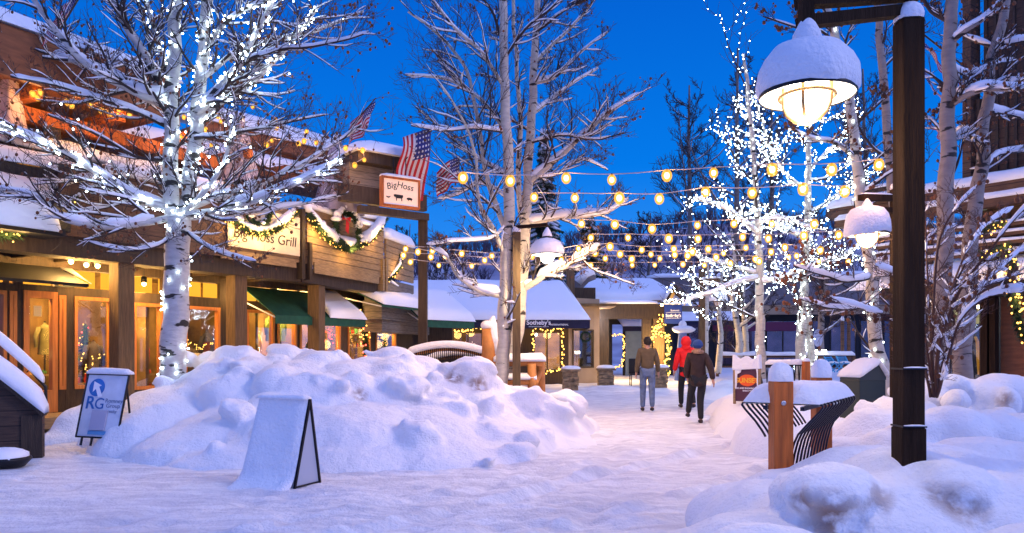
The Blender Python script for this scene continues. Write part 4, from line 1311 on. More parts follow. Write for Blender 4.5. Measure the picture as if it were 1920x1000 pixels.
# blue sign
bs = root('blue_sign', P(1262, 606, 28.6), 'square blue hanging sign with white words on the porch corner', 'sign')
c = MB(); a_, b_ = P(1246, 607, 28.6), P(1279, 571, 28.6); c.box(a_.x, b_.x, 28.6, 28.68, a_.z, b_.z); c.build('panel', mat('blue_sign_paint', (.012, .035, .22), .5), bs)
c = MB(); snow_strip(c, (a_.x, 28.64, b_.z), (b_.x, 28.64, b_.z), .14, .10, 3); c.build('snow', M['snow_soft'], bs, smooth=True)
text_obj('lettering', "Sotheby's", M['white_letter'], bs, ((a_.x + b_.x) / 2, 28.596, a_.z + .26), (1, 0, 0), (0, 0, 1), .155, .003, bold=.004)
text_obj('lettering', 'INTERNATIONAL REALTY', M['white_letter'], bs, ((a_.x + b_.x) / 2, 28.596, a_.z + .19), (1, 0, 0), (0, 0, 1), .05, .002)
text_obj('lettering', 'Summit', M['white_letter'], bs, ((a_.x + b_.x) / 2 + .06, 28.596, a_.z + .47), (1, 0, 0), (0, 0, 1), .11, .002)
c = MB(); c.box(a_.x + .05, b_.x - .05, 28.594, 28.598, a_.z + .42, a_.z + .43); c.build('rule', M['white_letter'], bs)
# stone piers
def stone_pier(pxa, pxb, pyt, d, label, glow=False):
    a_, b_ = P(pxa, pyt, d), P(pxb, pyt, d); g = gz(a_.x, d) - .15
    t = root('stone_pier', ((a_.x + b_.x) / 2, d, g), label, 'pier', 'stone piers along the far shops')
    c = MB(); rng = random.Random(int(pxa)); rows = max(3, int((a_.z - g) / .14)); dy = .5
    for r_ in range(rows):
        z0 = g + (a_.z - g) * r_ / rows; z1 = g + (a_.z - g) * (r_ + 1) / rows - .012
        x = a_.x
        while x < b_.x - .05:
            w_ = min(rng.uniform(.13, .30), b_.x - x); j = rng.uniform(0, .03)
            c.box(x, x + w_ - .012, d - j, d + dy, z0, z1); x += w_
    c.build('masonry', M['stone'], t)
    c = MB(); c.box(a_.x - .05, b_.x + .05, d - .06, d + dy + .05, a_.z, a_.z + .07); c.build('cap', M['stone'], t)
    c = MB(); snow_cap(c, ((a_.x + b_.x) / 2, d + dy / 2, a_.z + .07), (b_.x - a_.x) / 2 + .04, dy / 2 + .04, .12, pxa); c.build('snow', M['snow_soft'], t, smooth=True)
stone_pier(1056, 1086, 697, 24.5, 'brown stone pier left of the tan stucco wall')
stone_pier(1123, 1152, 695, 26.0, 'stone pier between the stucco wall and the porch of the far shop')
stone_pier(1228, 1253, 694, 25.5, 'stone pier brightly lit by the light-wrapped column above it')
# ---------------------------------------------------------------- long far row, right of centre
FR = Frame((P(1255, 0, 40).x, 40.0), (P(1760, 0, 40).x, 38.0))
fb = root('far_shop_row', (12, 40, 0), 'long dim shop row across the plaza with grey upper wall and dark windows', 'building')
def fz(py, d=40): return HC - (py - YH) / FPX * d
opsf = []
for a_, b_ in ((1290, 1330), (1340, 1378), (1384, 1418), (1436, 1500), (1506, 1540), (1556, 1606), (1612, 1650), (1656, 1700)):
    opsf.append((FR.u(a_), FR.u(b_), .75, fz(602)))
opening_wall(FR, opsf, 0, FR.L, 0, fz(592), -.2, 0, M['dark_shop'], fb)
for o_ in opsf: window(FR, *o_, fb, M['black_metal'], M['glass_dark'], mull=2, w=.06)
c = MB(); FR.box(c, 0, FR.L, -3.2, -3.0, 0, fz(592)); c.build('back_wall', mat('dim_blue_room', (.06, .05, .08), .9, var=.7, vscale=1.4), fb)
c = MB(); FR.box(c, -1, FR.L + 2, -.3, .3, fz(592), fz(522)); c.build('upper_wall', M['taupe'], fb)
c = MB(); FR.box(c, -.8, FR.L + 2, .30, .42, fz(592), fz(575)); c.build('sign_band', M['stucco'], fb)
c = MB(); snow_strip(c, FR.p(-1.2, .1, fz(522)), FR.p(FR.L + 2, .1, fz(522)), 1.0, .22, 3, 40); snow_strip(c, FR.p(-.8, .5, fz(575)), FR.p(2.0, .5, fz(575)), .3, .2, 8); c.build('parapet_snow', M['snow_soft'], fb, smooth=True)
c = MB(); FR.box(c, 2.2, 6.5, .44, .50, fz(622), fz(606)); c.build('name_panel', mat('plum_sign', (.10, .012, .05), .6), fb)
rngf = random.Random(5)
for k, o_ in enumerate(opsf[:6]):
    light('shop_ceiling_lamp', FR.p((o_[0] + o_[1]) / 2, -1.6, 2.6), (1, .55, .35) if k % 2 else (.6, .6, 1), 40, .1, parent=fb)
# awning of that row: blue-lit snow
aw = root('far_awning', FR.p(FR.u(1310), .5, 3), 'far dark awning with a snowy top right of the light-wrapped column', 'awning')
c = MB(); snow_slab(c, [FR.p(-.3, 1.4, fz(604)), FR.p(3.3, 1.4, fz(604)), FR.p(3.3, .44, fz(590)), FR.p(-.3, .44, fz(590))], .2, 3, 14, 6, .2); c.build('snow', M['snow_soft'], aw, smooth=True)
c = MB(); FR.box(c, -.3, 3.3, 1.30, 1.36, fz(612), fz(604)); c.build('valance', M['navy_cloth'], aw)
# ---------------------------------------------------------------- hill with brush
def hill():
    vs, fs = [], []
    xs = [(-90 + i * 5.0) for i in range(45)]
    ys = [52 + j * 6.0 for j in range(14)]
    def top(x):
        px = 960 + x / 110 * FPX
        # outline read as an angle from the eye
        py = 478 - 42 * math.exp(-((px - 1330) / 210) ** 2) - 30 * math.exp(-((px - 1700) / 260) ** 2) + 18 * math.exp(-((px - 700) / 200) ** 2)
        return HC - (py - YH) / FPX * 110
    for y in ys:
        t = (y - 52) / (110 - 52); t = min(1.15, t)
        for x in xs:
            s_ = t * t * (3 - 2 * t) if t < 1 else 1.0
            z = .6 + (top(x * 110 / max(y, 60)) * s_) + 1.0 * mnoise.noise(Vector((x * .06, y * .06, 0))) * s_
            vs.append((x, y, z))
    n = len(xs)
    for j in range(len(ys) - 1):
        for i in range(n - 1): fs.append((j * n + i, j * n + i + 1, (j + 1) * n + i + 1, (j + 1) * n + i))
    me = bpy.data.meshes.new('hill'); me.from_pydata(vs, [], fs)
    me.materials.append(mat('hill_snow_and_scrub', (.20, .17, .24), .95, vscale=.22, col2=(.58, .58, .66), bump=.6, bscale=1.5))
    me.polygons.foreach_set('use_smooth', [True] * len(fs))
    o = bpy.data.objects.new('hill', me); COL.objects.link(o)
    tag(o, 'brush-covered snowy hillside behind the village', kind='structure')
    # brush: bare thickets scattered over it, past counting
    rng = random.Random(77); c = MB()
    for k in range(2300):
        i = rng.randrange(n - 1); j = rng.randrange(3, 10)
        x, y, z = vs[j * n + i]; x += rng.uniform(-2.5, 2.5); y += rng.uniform(-3, 3)
        if not -60 < x < 75: continue
        h = rng.uniform(1.0, 2.6)
        for q in range(5):
            a = rng.uniform(0, 6.28); l = rng.uniform(.2, .6) * h
            c.tube([(x, y, z - .2), (x + cos(a) * l * .4, y, z + h * .5), (x + cos(a) * l * .8 + rng.uniform(-.3, .3), y + sin(a) * l, z + h * rng.uniform(.8, 1.1))], [.07, .045, .02], 3, False)
            for w2 in range(2):
                a2 = rng.uniform(0, 6.28); hh = rng.uniform(.45, .8) * h
                b0 = Vector((x + cos(a) * l * .5, y, z + hh)); c.tube([b0, b0 + Vector((cos(a2) * .6, sin(a2) * .6, .7))], [.035, .015], 3, False)
    o = c.build('brushwood', mat('brush_twigs', (.085, .066, .095), .9), None)
    tag(o, 'thick bare brushwood covering the hillside behind the shops', 'brush', kind='stuff')
hill()
# ---------------------------------------------------------------- bare aspens carrying snow
class Tree:
    def __init__(s, name, base, label, cat='tree', group=None, bark='bark_near', twig='twig', seed=1, rmin=.006, snow_min=.0065, snow_k=1.0, dens=1.0):
        s.t = root(name, base, label, cat, group)
        s.rng = random.Random(seed)
        s.trunk, s.br, s.snow, s.leaf = MB(), MB(), MB(), MB()
        s.bark, s.twig = bark, twig
        s.rmin, s.smin, s.sk, s.dens = rmin, snow_min, snow_k, dens
        s.paths = []                       # thick limbs for the light strings
    def smooth(s, pts, k=4):
        out_ = []
        n = len(pts)
        for i in range(n - 1):
            p0, p1, p2, p3 = pts[max(i - 1, 0)], pts[i], pts[i + 1], pts[min(i + 2, n - 1)]
            for j in range(k):
                t = j / k
                out_.append(.5 * ((2 * p1) + (p2 - p0) * t + (2 * p0 - 5 * p1 + 4 * p2 - p3) * t * t + (3 * p1 - p0 - 3 * p2 + p3) * t ** 3))
        out_.append(pts[-1])
        return out_
    def snow_on(s, pts, rs, heavy=1.0):
        """ridge of snow lying on the upper side of every stretch that is not too steep"""
        run, rr = [], []
        def flush():
            if len(run) > 1:
                r2 = list(rr); r2[0] *= .3; r2[-1] *= .25
                s.snow.tube(run, r2, 6 if max(rr) > .025 else 4, False)
            run.clear(); rr.clear()
        for i in range(len(pts) - 1):
            d = (pts[i + 1] - pts[i]).normalized()
            r = rs[i]
            n_ = mnoise.noise(pts[i] * 2.3)
            if abs(d.z) < .80 and r > s.smin and n_ > -.42:
                flat = (1 - abs(d.z)) ** .6
                sr = (r * .80 + .011) * flat * s.sk * heavy * (1 + .35 * mnoise.noise(pts[i] * 5))
                for q, w_ in ((pts[i], 1), (pts[i + 1], 1)):
                    if run and (run[-1] - q).length < .35 and w_ == 1 and q is pts[i]: continue
                    run.append(q + Vector((0, 0, r * .70 + sr * .55))); rr.append(sr)
            else:
                flush()
        flush()
    def limb(s, pts, r0, r1, lights=False, thick=True, kids=7, kl=None, heavy=1.0, k=4, droop=0.0):
        P_ = s.smooth([Vector(p) for p in pts], k)
        n = len(P_)
        for i, p in enumerate(P_):
            if 0 < i: P_[i] = p + Vector((mnoise.noise(p * 2.1), mnoise.noise(p * 2.1 + Vector((9, 0, 0))), mnoise.noise(p * 2.4 + Vector((0, 7, 0))))) * min(.05, r0 * .8)
        rs = [r0 + (r1 - r0) * (i / (n - 1)) for i in range(n)]
        (s.trunk if r0 > .035 else s.br).tube(P_, rs, 12 if r0 > .1 else 8 if r0 > .04 else 5)
        s.snow_on(P_, rs, heavy)
        s.paths.append((P_, rs, lights))
        L = sum((P_[i + 1] - P_[i]).length for i in range(n - 1))
        kids = int(kids * s.dens)
        for c in range(kids):
            f = .12 + .86 * (c + s.rng.random()) / kids
            i = min(n - 2, int(f * (n - 1)))
            d = (P_[i + 1] - P_[i]).normalized()
            ll = (kl or L * .42) * (1.05 - .5 * f) * s.rng.uniform(.7, 1.2)
            s.grow(P_[i], d, ll, max(s.rmin, min(rs[i] * .45, .028)), 1, lights and s.lit_twigs and lights * s.twig_k)
        return P_
    def side(s, d):
        while True:
            v = Vector((s.rng.uniform(-1, 1), s.rng.uniform(-1, 1), s.rng.uniform(-1, 1)))
            v = v - d * v.dot(d)
            if v.length > .3: return v.normalized()
    lit_twigs = False
    lit_fine = False
    twig_k = 1.5
    def grow(s, p, d, L, r, lev, lit=0):
        rng = s.rng
        ang = rng.uniform(.5, 1.1)
        sd_ = s.side(d)
        sd_.z = sd_.z * .7 + .25
        d = (d * cos(ang) + sd_ * sin(ang)).normalized()
        n = 6 if lev == 1 else 5 if lev == 2 else 3
        pts, rs = [p], [r]
        st = L / n
        for i in range(n):
            d = (d + Vector((rng.uniform(-1, 1), rng.uniform(-1, 1), rng.uniform(-.8, 1.1))) * .22).normalized()
            pts.append(pts[-1] + d * st)
            rs.append(max(s.rmin * .55, r * (1 - .72 * (i + 1) / n)))
        s.br.tube(pts, rs, 5 if lev == 1 else 3, False)
        s.snow_on(pts, rs)
        if lit and (lev == 1 or (lev == 2 and s.lit_fine and rng.random() < .6)): s.paths.append((pts, rs, lit))
        if lev < 3:
            kn = (6 if lev == 1 else 4)
            for c in range(kn):
                i = min(n - 1, int((.15 + .85 * (c + rng.random()) / kn) * n))
                s.grow(pts[i], (pts[i + 1] - pts[i]).normalized(), L * rng.uniform(.35, .6), max(s.rmin * .7, rs[i] * .6), lev + 1, lit and lit * 1.3)
        if lev >= 2 and rng.random() < s.leafy:
            q = pts[-1]; a = rng.uniform(.014, .028) * s.leaf_s
            s.leaf.ell(q, a, a * .6, a * 1.1, 5, 4)
    leafy = .12
    leaf_s = 1.0
    def done(s, trunk_smooth=True):
        s.trunk.build('trunk', M[s.bark], s.t, smooth=True)
        if s.br.v: s.br.build('branches', M[s.twig], s.t, smooth=True)
        if s.snow.v: s.snow.build('snow', M['snow_soft'], s.t, smooth=True)
        if s.leaf.v: s.leaf.build('leaves', M['dry_leaf'], s.t, smooth=True)
        return s.t

def px(pts, d):
    return [P(q[0], q[1], d + (q[2] if len(q) > 2 else 0)) for q in pts]

_bulbs = {}
def bulb_mesh(r, m):
    k = (round(r, 4), m)
    if k not in _bulbs:
        c = MB(); c.ell((0, 0, 0), r, r, r * 1.15, 8, 6)
        o = c.build('tmp', M[m], None, smooth=True); _bulbs[k] = o.data
        bpy.data.objects.remove(o)
    return _bulbs[k]

def light_set(name, label, cat, pts, r, m, cables=(), group=None, cap=100, cr=.004, cmat='cable', name_part='bulb'):
    """a string of lights: cable and bulbs; past the hundredth bulb the rest are one part"""
    t = root(name, pts[0], label, cat, group)
    if cables:
        c = MB()
        for cb in cables: c.tube(cb, cr, 4, False)
        c.build('cable', M[cmat], t)
    # the nearest hundred are parts of their own
    pts = sorted(pts, key=lambda q: q[1])
    me = bulb_mesh(r, m)
    for q in pts[:cap]:
        o = bpy.data.objects.new(name_part, me); COL.objects.link(o); o.parent = t; o.location = Vector(q) - t.location
    if len(pts) > cap:
        c = MB()
        for q in pts[cap:]: c.ell(q, r, r, r, 6, 4)
        o = c.build(name_part + 's', M[m], t, smooth=True); o['kind'] = 'stuff'
    return t

def wound(tree, spacing, rng, turns=5.0, off=.012, jitter=.02, only=True, sel=None):
    pts, cables = [], []
    for k, (P_, rs, lit) in enumerate(tree.paths):
        if not lit: continue
        spc = spacing * (lit if lit is not True else 1)
        L = 0; cab = []; nxt = rng.random() * spc; ph = rng.uniform(0, 6)
        for i in range(len(P_) - 1):
            a, b_ = P_[i], P_[i + 1]; sl = (b_ - a).length
            d = (b_ - a).normalized(); u = d.cross(Vector((.3, .2, 1))).normalized(); v = d.cross(u)
            while nxt < L + sl:
                f = (nxt - L) / sl; r = rs[i] + off; an = ph + nxt * turns / max(.35, min(1, rs[i] * 8))
                if rs[i] > .03: an += rng.uniform(-1.3, 1.3)
                q = a.lerp(b_, f) + (u * cos(an) + v * sin(an)) * (r + rng.uniform(0, jitter))
                pts.append(q); cab.append(q); nxt += spc * rng.uniform(.6, 1.4)
            L += sl
        if len(cab) > 1: cables.append(cab)
    return pts, cables

# --- the big lit aspen, left
T = Tree('aspen_tree', P(325, 735, 12), 'big two-stemmed aspen at left wound with white fairy lights', group='aspens on the plaza', seed=4, rmin=.0047, dens=1.85, snow_min=.0046, snow_k=1.05); T.lit_twigs = True; T.twig_k = 11
T.leafy = .14
D1 = 12.0
T.limb(px([(325, 745), (323, 690), (328, 600), (331, 520), (333, 455), (335, 410)], D1), .205, .185, 1.0, kids=0)
T.limb(px([(330, 425), (320, 380), (319, 300), (321, 200), (327, 100), (331, 0), (334, -90)], D1), .135, .085, 1.3, kids=6, kl=1.0)
T.limb(px([(338, 430, 0), (352, 370, .1), (362, 290, .1), (371, 190, .1), (381, 90, .1), (392, -10, .1), (402, -90, .1)], D1), .125, .075, .8, kids=6, kl=1.0)
T.limb(px([(320, 225), (298, 165), (265, 92, -.3), (228, 30, -.5), (200, -30, -.6)], D1), .085, .05, 0, kids=8, kl=1.1)
T.limb(px([(314, 205), (270, 178, .2), (200, 135, .4), (135, 115, .6), (60, 100, .7), (-20, 70, .8)], D1), .075, .03, 0, kids=9, heavy=1.5)
T.limb(px([(312, 190), (250, 172, -.3), (170, 128, -.6), (110, 62, -.8), (60, -10, -1)], D1), .07, .035, 0, kids=9, heavy=1.5)
T.limb(px([(310, 236), (262, 212, -.2), (190, 185, -.5), (105, 160, -.7), (20, 142, -.9)], D1), .035, .015, 0, kids=7, heavy=1.5)
T.limb(px([(325, 170), (300, 90, .3), (282, 20, .6), (270, -40, .8)], D1), .055, .03, 1.6, kids=8)
T.limb(px([(368, 212), (405, 172, -.2), (450, 118, -.4), (480, 60, -.5), (515, -10, -.6)], D1), .075, .035, .75, kids=9)
T.limb(px([(366, 225), (425, 182, .2), (490, 138, .4), (550, 78, .5), (600, 10, .6)], D1), .07, .03, .75, kids=9)
T.limb(px([(375, 150), (425, 112, .4), (500, 78, .7), (590, 60, 1), (680, 20, 1.2)], D1), .045, .018, 0, kids=10)
T.limb(px([(380, 110), (410, 55, -.3), (460, 20, -.5), (540, -20, -.8)], D1), .04, .02, 1.4, kids=8)
T.limb(px([(450, 118, -.4), (520, 95, -.6), (610, 85, -.8), (690, 60, -1)], D1), .03, .012, 0, kids=9)
T.limb(px([(335, 402), (270, 418, -.3), (190, 426, -.6), (120, 412, -.9), (70, 372, -1.1), (-10, 352, -1.3)], D1), .060, .022, 0, kids=9, heavy=1.5)
T.limb(px([(330, 395), (262, 372, -.2), (180, 320, -.5), (95, 276, -.8), (-20, 232, -1.2)], D1), .065, .028, .6, kids=10, heavy=1.4)
T.limb(px([(332, 400), (250, 362, .3), (170, 335, .6), (100, 350, .8), (20, 362, 1)], D1), .045, .018, 0, kids=9, heavy=1.6)
T.limb(px([(340, 400), (420, 392, -.2), (500, 368, -.5), (580, 335, -.8), (645, 292, -1.1)], D1), .060, .020, 1.6, kids=11, heavy=1.5, kl=.85)
T.limb(px([(345, 392), (430, 365, .2), (520, 330, .4), (600, 290, .5), (680, 235, .6)], D1), .050, .016, 0, kids=11, heavy=1.5)
T.limb(px([(342, 398), (395, 345, -.4), (425, 285, -.6), (438, 215, -.7)], D1), .045, .02, .9, kids=8)
T.limb(px([(350, 410), (440, 402, .5), (530, 390, .8), (600, 376, 1.1), (655, 362, 1.3)], D1), .040, .014, 0, kids=10, heavy=1.5, kl=.75)
T.limb(px([(345, 430), (385, 462, -.3), (430, 480, -.5), (480, 492, -.7)], D1), .028, .010, 0, kids=6, heavy=1.5)
T.limb(px([(328, 432), (296, 462, -.3), (240, 470, -.5), (165, 455, -.7)], D1), .028, .010, 0, kids=7, heavy=1.5)
T.limb(px([(364, 260), (440, 250, .3), (520, 235, .6), (610, 215, .9)], D1), .03, .012, 0, kids=9)
T.limb(px([(318, 300), (250, 292, -.3), (170, 245, -.7), (90, 215, -1)], D1), .03, .012, 0, kids=8)
T.done()
rl = random.Random(8)
pts, cab = wound(T, .062, rl, 5.5)
light_set('fairy_lights', 'white fairy lights wound up the big two-stemmed aspen at left', 'light string', pts, .0135, 'bulb_white', cab, group='white fairy lights on the aspens', cr=.003)

# --- pair of unlit aspens in the middle
T = Tree('aspen_tree', P(938, 725, 14), 'bare aspen with the straightest trunk, standing in the bank left of the log bench', group='aspens on the plaza', bark='bark_mid', seed=9, rmin=.0056, dens=1.35, snow_min=.0048, snow_k=1.25)
T.leafy = .05
D2 = 14.0
T.limb(px([(936, 735), (944, 640), (949, 520), (952, 400), (953, 300), (948, 180), (943, 80), (946, -70)], D2), .135, .07, kids=4, kl=1.0)
T.limb(px([(950, 440), (918, 350, .1), (900, 250, .2), (880, 150, .3), (838, 80, .4), (765, 20, .5)], D2), .055, .018, kids=11)
T.limb(px([(948, 480), (925, 430, -.2), (898, 380, -.3), (893, 300, -.4), (862, 215, -.6), (820, 150, -.8)], D2), .045, .014, kids=10)
T.limb(px([(948, 555), (900, 548, -.2), (862, 520, -.4), (842, 486, -.5), (815, 470, -.6)], D2), .048, .016, kids=9, heavy=1.9)
T.limb(px([(950, 420), (925, 445, -.2), (880, 452, -.4), (840, 455, -.6), (800, 460, -.8)], D2), .026, .010, kids=8, heavy=1.6)
T.limb(px([(950, 250), (905, 190, .2), (840, 150, .4), (760, 140, .6)], D2), .038, .012, kids=10)
T.limb(px([(948, 170), (905, 100, -.2), (850, 50, -.4), (790, -30, -.6)], D2), .038, .014, kids=10)
T.limb(px([(946, 110), (985, 55, -.2), (1040, 10, -.4), (1090, -40, -.6)], D2), .030, .012, kids=9)
T.limb(px([(953, 330), (900, 300, .4), (840, 255, .7), (780, 200, 1)], D2), .030, .010, kids=9, heavy=1.4)
T.limb(px([(950, 250), (890, 242, -.3), (830, 245, -.6), (770, 235, -.8)], D2), .024, .010, kids=8, heavy=1.4)
T.limb(px([(945, 90), (925, 30, .2), (895, -20, .4)], D2), .035, .018, kids=8)
T.limb(px([(952, 375), (905, 345, .5), (860, 365, .8), (820, 375, 1)], D2), .022, .009, kids=7, heavy=1.6)
T.done()
T = Tree('aspen_tree', P(960, 690, 15), 'bare aspen with wide snow-laden limbs rising right behind the log bench', group='aspens on the plaza', bark='bark_mid', seed=19, rmin=.0058, dens=1.35, snow_min=.0050, snow_k=1.25)
T.leafy = .05
D2 = 15.0
T.limb(px([(960, 700), (968, 620), (980, 500), (988, 400), (993, 280), (1000, 150), (1005, 40), (1012, -60)], D2), .140, .05, kids=5, kl=1.1)
T.limb(px([(978, 545), (1018, 520, -.2), (1062, 500, -.4), (1095, 478, -.6), (1125, 462, -.8)], D2), .070, .030, kids=8, heavy=1.6)
T.limb(px([(988, 418), (1045, 410, -.3), (1100, 405, -.5), (1140, 398, -.7), (1180, 372, -.8)], D2), .048, .018, kids=9, heavy=1.7)
T.limb(px([(990, 345), (1032, 310, -.2), (1080, 265, -.4), (1118, 232, -.6), (1150, 205, -.8), (1195, 175, -1)], D2), .060, .018, kids=12, heavy=1.4)
T.limb(px([(994, 215), (1030, 190, .3), (1070, 160, .5), (1120, 128, .7)], D2), .042, .014, kids=11, heavy=1.4)
T.limb(px([(995, 160), (1040, 145, -.2), (1080, 105, -.3), (1140, 60, -.4)], D2), .040, .014, kids=11)
T.limb(px([(998, 120), (1050, 70, .2), (1100, 20, .3), (1130, -30, .4)], D2), .036, .014, kids=10)
T.limb(px([(1005, 60), (1060, 20, -.3), (1120, -10, -.4)], D2), .030, .012, kids=9)
T.limb(px([(985, 440), (972, 350, -.1), (975, 250, -.2), (970, 150, -.3), (965, 50, -.3), (962, -40, -.3)], D2), .06, .03, kids=8, kl=.8)
T.limb(px([(990, 330), (1040, 330, .4), (1090, 300, .7), (1140, 320, 1)], D2), .028, .010, kids=9, heavy=1.4)
T.limb(px([(1075, 470, -.4), (1110, 505, -.5), (1150, 520, -.6), (1190, 535, -.7)], D2), .018, .008, kids=7)
T.limb(px([(992, 270), (1050, 255, -.4), (1110, 262, -.6), (1170, 250, -.9)], D2), .026, .010, kids=9)
T.done()

# --- cluster of lit aspens, right of centre
T = Tree('aspen_tree', P(1425, 700, 19), 'slim lit aspen behind the orange and purple board with tan lower trunk', group='aspens on the plaza', bark='bark_mid', seed=29, rmin=.0075, dens=1.3); T.lit_twigs = T.lit_fine = True
D3 = 19.0; T.leafy = .03
T.limb(px([(1427, 710), (1425, 620), (1424, 540), (1421, 430), (1416, 330), (1408, 230), (1400, 150), (1392, 100)], D3), .135, .03, .9, kids=4)
T.limb(px([(1424, 520), (1385, 530, -.3), (1340, 548, -.6), (1300, 560, -.8), (1284, 572, -1)], D3), .045, .018, .5, kids=8, heavy=1.7)
T.limb(px([(1424, 515), (1370, 500, .3), (1320, 488, .5), (1290, 470, .7)], D3), .04, .016, .8, kids=8, heavy=1.7)
T.limb(px([(1422, 440), (1380, 405, -.3), (1345, 385, -.6), (1300, 372, -.8)], D3), .045, .016, .55, kids=9, heavy=1.7)
T.limb(px([(1420, 420), (1460, 410, -.4), (1510, 425, -.8), (1550, 430, -1)], D3), .04, .016, .8, kids=8, heavy=1.9)
T.limb(px([(1418, 350), (1385, 310, .3), (1365, 270, .4), (1345, 240, .5)], D3), .035, .014, .7, kids=8)
T.limb(px([(1424, 530), (1470, 520, -.4), (1520, 500, -.6), (1570, 480, -.8)], D3), .04, .015, .6, kids=9, heavy=1.7)
T.limb(px([(1415, 320), (1450, 290, .3), (1480, 250, .5)], D3), .03, .013, .7, kids=7)
T.limb(px([(1405, 230), (1385, 200, 0), (1372, 180, 0)], D3), .025, .012, .6, kids=4)
T.done()
TA = T
T = Tree('aspen_tree', P(1500, 700, 21), 'most densely lit aspen right of centre with a glowing white trunk', group='aspens on the plaza', bark='bark_mid', seed=39, rmin=.0080, dens=1.25); T.lit_twigs = T.lit_fine = True
D3 = 21.0; T.leafy = .03
T.limb(px([(1500, 712), (1502, 620), (1507, 540), (1512, 440), (1517, 340), (1518, 260), (1520, 200)], D3), .15, .05, .42, kids=3)
T.limb(px([(1522, 712), (1518, 640, .3), (1512, 560, .3)], D3), .12, .08, .6, kids=0)
T.limb(px([(1510, 500), (1550, 490, -.3), (1590, 475, -.6), (1630, 440, -.9)], D3), .05, .02, .5, kids=8, heavy=1.7)
T.limb(px([(1512, 450), (1470, 430, -.4), (1430, 415, -.7), (1390, 425, -1)], D3), .05, .018, .55, kids=9, heavy=1.7)
T.limb(px([(1514, 400), (1555, 380, .2), (1600, 345, .4), (1640, 320, .6)], D3), .045, .016, .55, kids=9, heavy=1.4)
T.limb(px([(1516, 360), (1478, 330, .2), (1450, 290, .4), (1432, 240, .5), (1420, 190, .6)], D3), .045, .016, .5, kids=9)
T.limb(px([(1517, 320), (1550, 285, -.2), (1585, 250, -.4), (1605, 215, -.5)], D3), .04, .014, .6, kids=9)
T.limb(px([(1518, 290), (1495, 240, .2), (1480, 190, .3)], D3), .035, .014, .6, kids=7)
T.limb(px([(1508, 520), (1460, 530, .3), (1420, 515, .5), (1370, 528, .7)], D3), .045, .016, .5, kids=9, heavy=1.7)
T.limb(px([(1510, 480), (1560, 520, .3), (1600, 545, .5)], D3), .035, .014, 0, kids=7, heavy=1.6)
T.limb(px([(1516, 340), (1560, 330, -.6), (1600, 300, -.9)], D3), .03, .012, .7, kids=6)
T.done()
TB = T
T = Tree('aspen_tree', P(1672, 740, 13), 'aspen leaning left beside the dark bin with lights down its trunk', group='aspens on the plaza', bark='bark_mid', seed=49, rmin=.0052)
D4 = 13.0; T.leafy = .25; T.leaf_s = 1.3
T.limb(px([(1668, 745), (1652, 680), (1640, 600), (1630, 500), (1616, 400), (1606, 300), (1590, 180), (1572, 90), (1552, 20), (1540, -50)], D4), .125, .06, .9, kids=5, kl=1.1)
T.limb(px([(1606, 300), (1570, 270, -.2), (1530, 262, -.4), (1480, 240, -.6)], D4), .04, .014, .9, kids=8)
T.limb(px([(1632, 520), (1590, 530, -.4), (1540, 515, -.7), (1490, 500, -1)], D4), .035, .012, 0, kids=9, heavy=1.7)
T.limb(px([(1636, 570), (1590, 580, -.5), (1545, 575, -.9), (1500, 560, -1.2)], D4), .032, .010, 0, kids=9, heavy=1.7)
T.limb(px([(1600, 240), (1640, 200, .2), (1680, 160, .4)], D4), .03, .012, 0, kids=7)
T.limb(px([(1575, 95), (1540, 60, .2), (1490, 50, .3), (1430, 30, .4)], D4), .03, .012, 0, kids=9)
T.limb(px([(1612, 370), (1660, 330, -.3), (1700, 310, -.4)], D4), .03, .012, 0, kids=6, heavy=1.4)
T.done()
TC = T
T = Tree('aspen_tree', P(1690, 720, 15.5), 'thin aspen trunk half hidden behind the tall lamp post', group='aspens on the plaza', bark='bark_right', seed=59, rmin=.006)
T.leafy = .05
T.limb(px([(1700, 725), (1694, 600), (1686, 480), (1674, 380), (1664, 250), (1654, 120), (1646, 20), (1640, -50)], 15.5), .115, .06, 0, kids=7, kl=1.3)
T.limb(px([(1670, 300), (1630, 270, .2), (1590, 200, .4), (1560, 160, .5)], 15.5), .035, .012, 0, kids=9)
T.limb(px([(1655, 130), (1700, 80, .2), (1745, 40, .4)], 15.5), .03, .012, 0, kids=8)
T.done()
for nm, tr_, lb in (('a', TA, 'white fairy lights on the slim aspen behind the orange and purple board'), ('b', TB, 'dense white fairy lights on the brightest aspen right of centre'), ('c', TC, 'white fairy lights down the leaning aspen beside the dark bin')):
    pts, cab = wound(tr_, .135 if tr_ is not TC else .13, rl, 6.0, jitter=.02)
    light_set('fairy_lights', lb, 'light string', pts, .0115 if tr_ is not TC else .012, 'bulb_white', cab, group='white fairy lights on the aspens', cr=.003)

# --- right-hand aspens by the building
T = Tree('aspen_tree', P(1757, 712, 10), 'upright grey aspen first to the right of the tall lamp post', group='aspens on the plaza', bark='bark_right', seed=69, rmin=.0045, dens=1.4, snow_min=.0040, snow_k=1.2)
D5 = 10.0; T.leafy = .12
T.limb(px([(1757, 720), (1762, 620), (1768, 520), (1773, 420), (1776, 300), (1778, 200), (1777, 100), (1784, 0), (1790, -60)], D5), .125, .07, 0, kids=6, kl=.9)
T.limb(px([(1779, 82), (1810, 55, -.2), (1850, 30, -.3), (1885, -10, -.4)], D5), .04, .02, 0, kids=7, heavy=1.3)
T.limb(px([(1777, 40), (1745, 20, .2), (1725, -20, .3)], D5), .035, .02, 0, kids=6)
T.limb(px([(1775, 205), (1822, 175, -.3), (1870, 168, -.4), (1930, 170, -.6)], D5), .045, .02, 0, kids=8, heavy=1.5)
T.limb(px([(1776, 260), (1745, 225, .3), (1710, 215, .5)], D5), .02, .01, 0, kids=6, heavy=1.4)
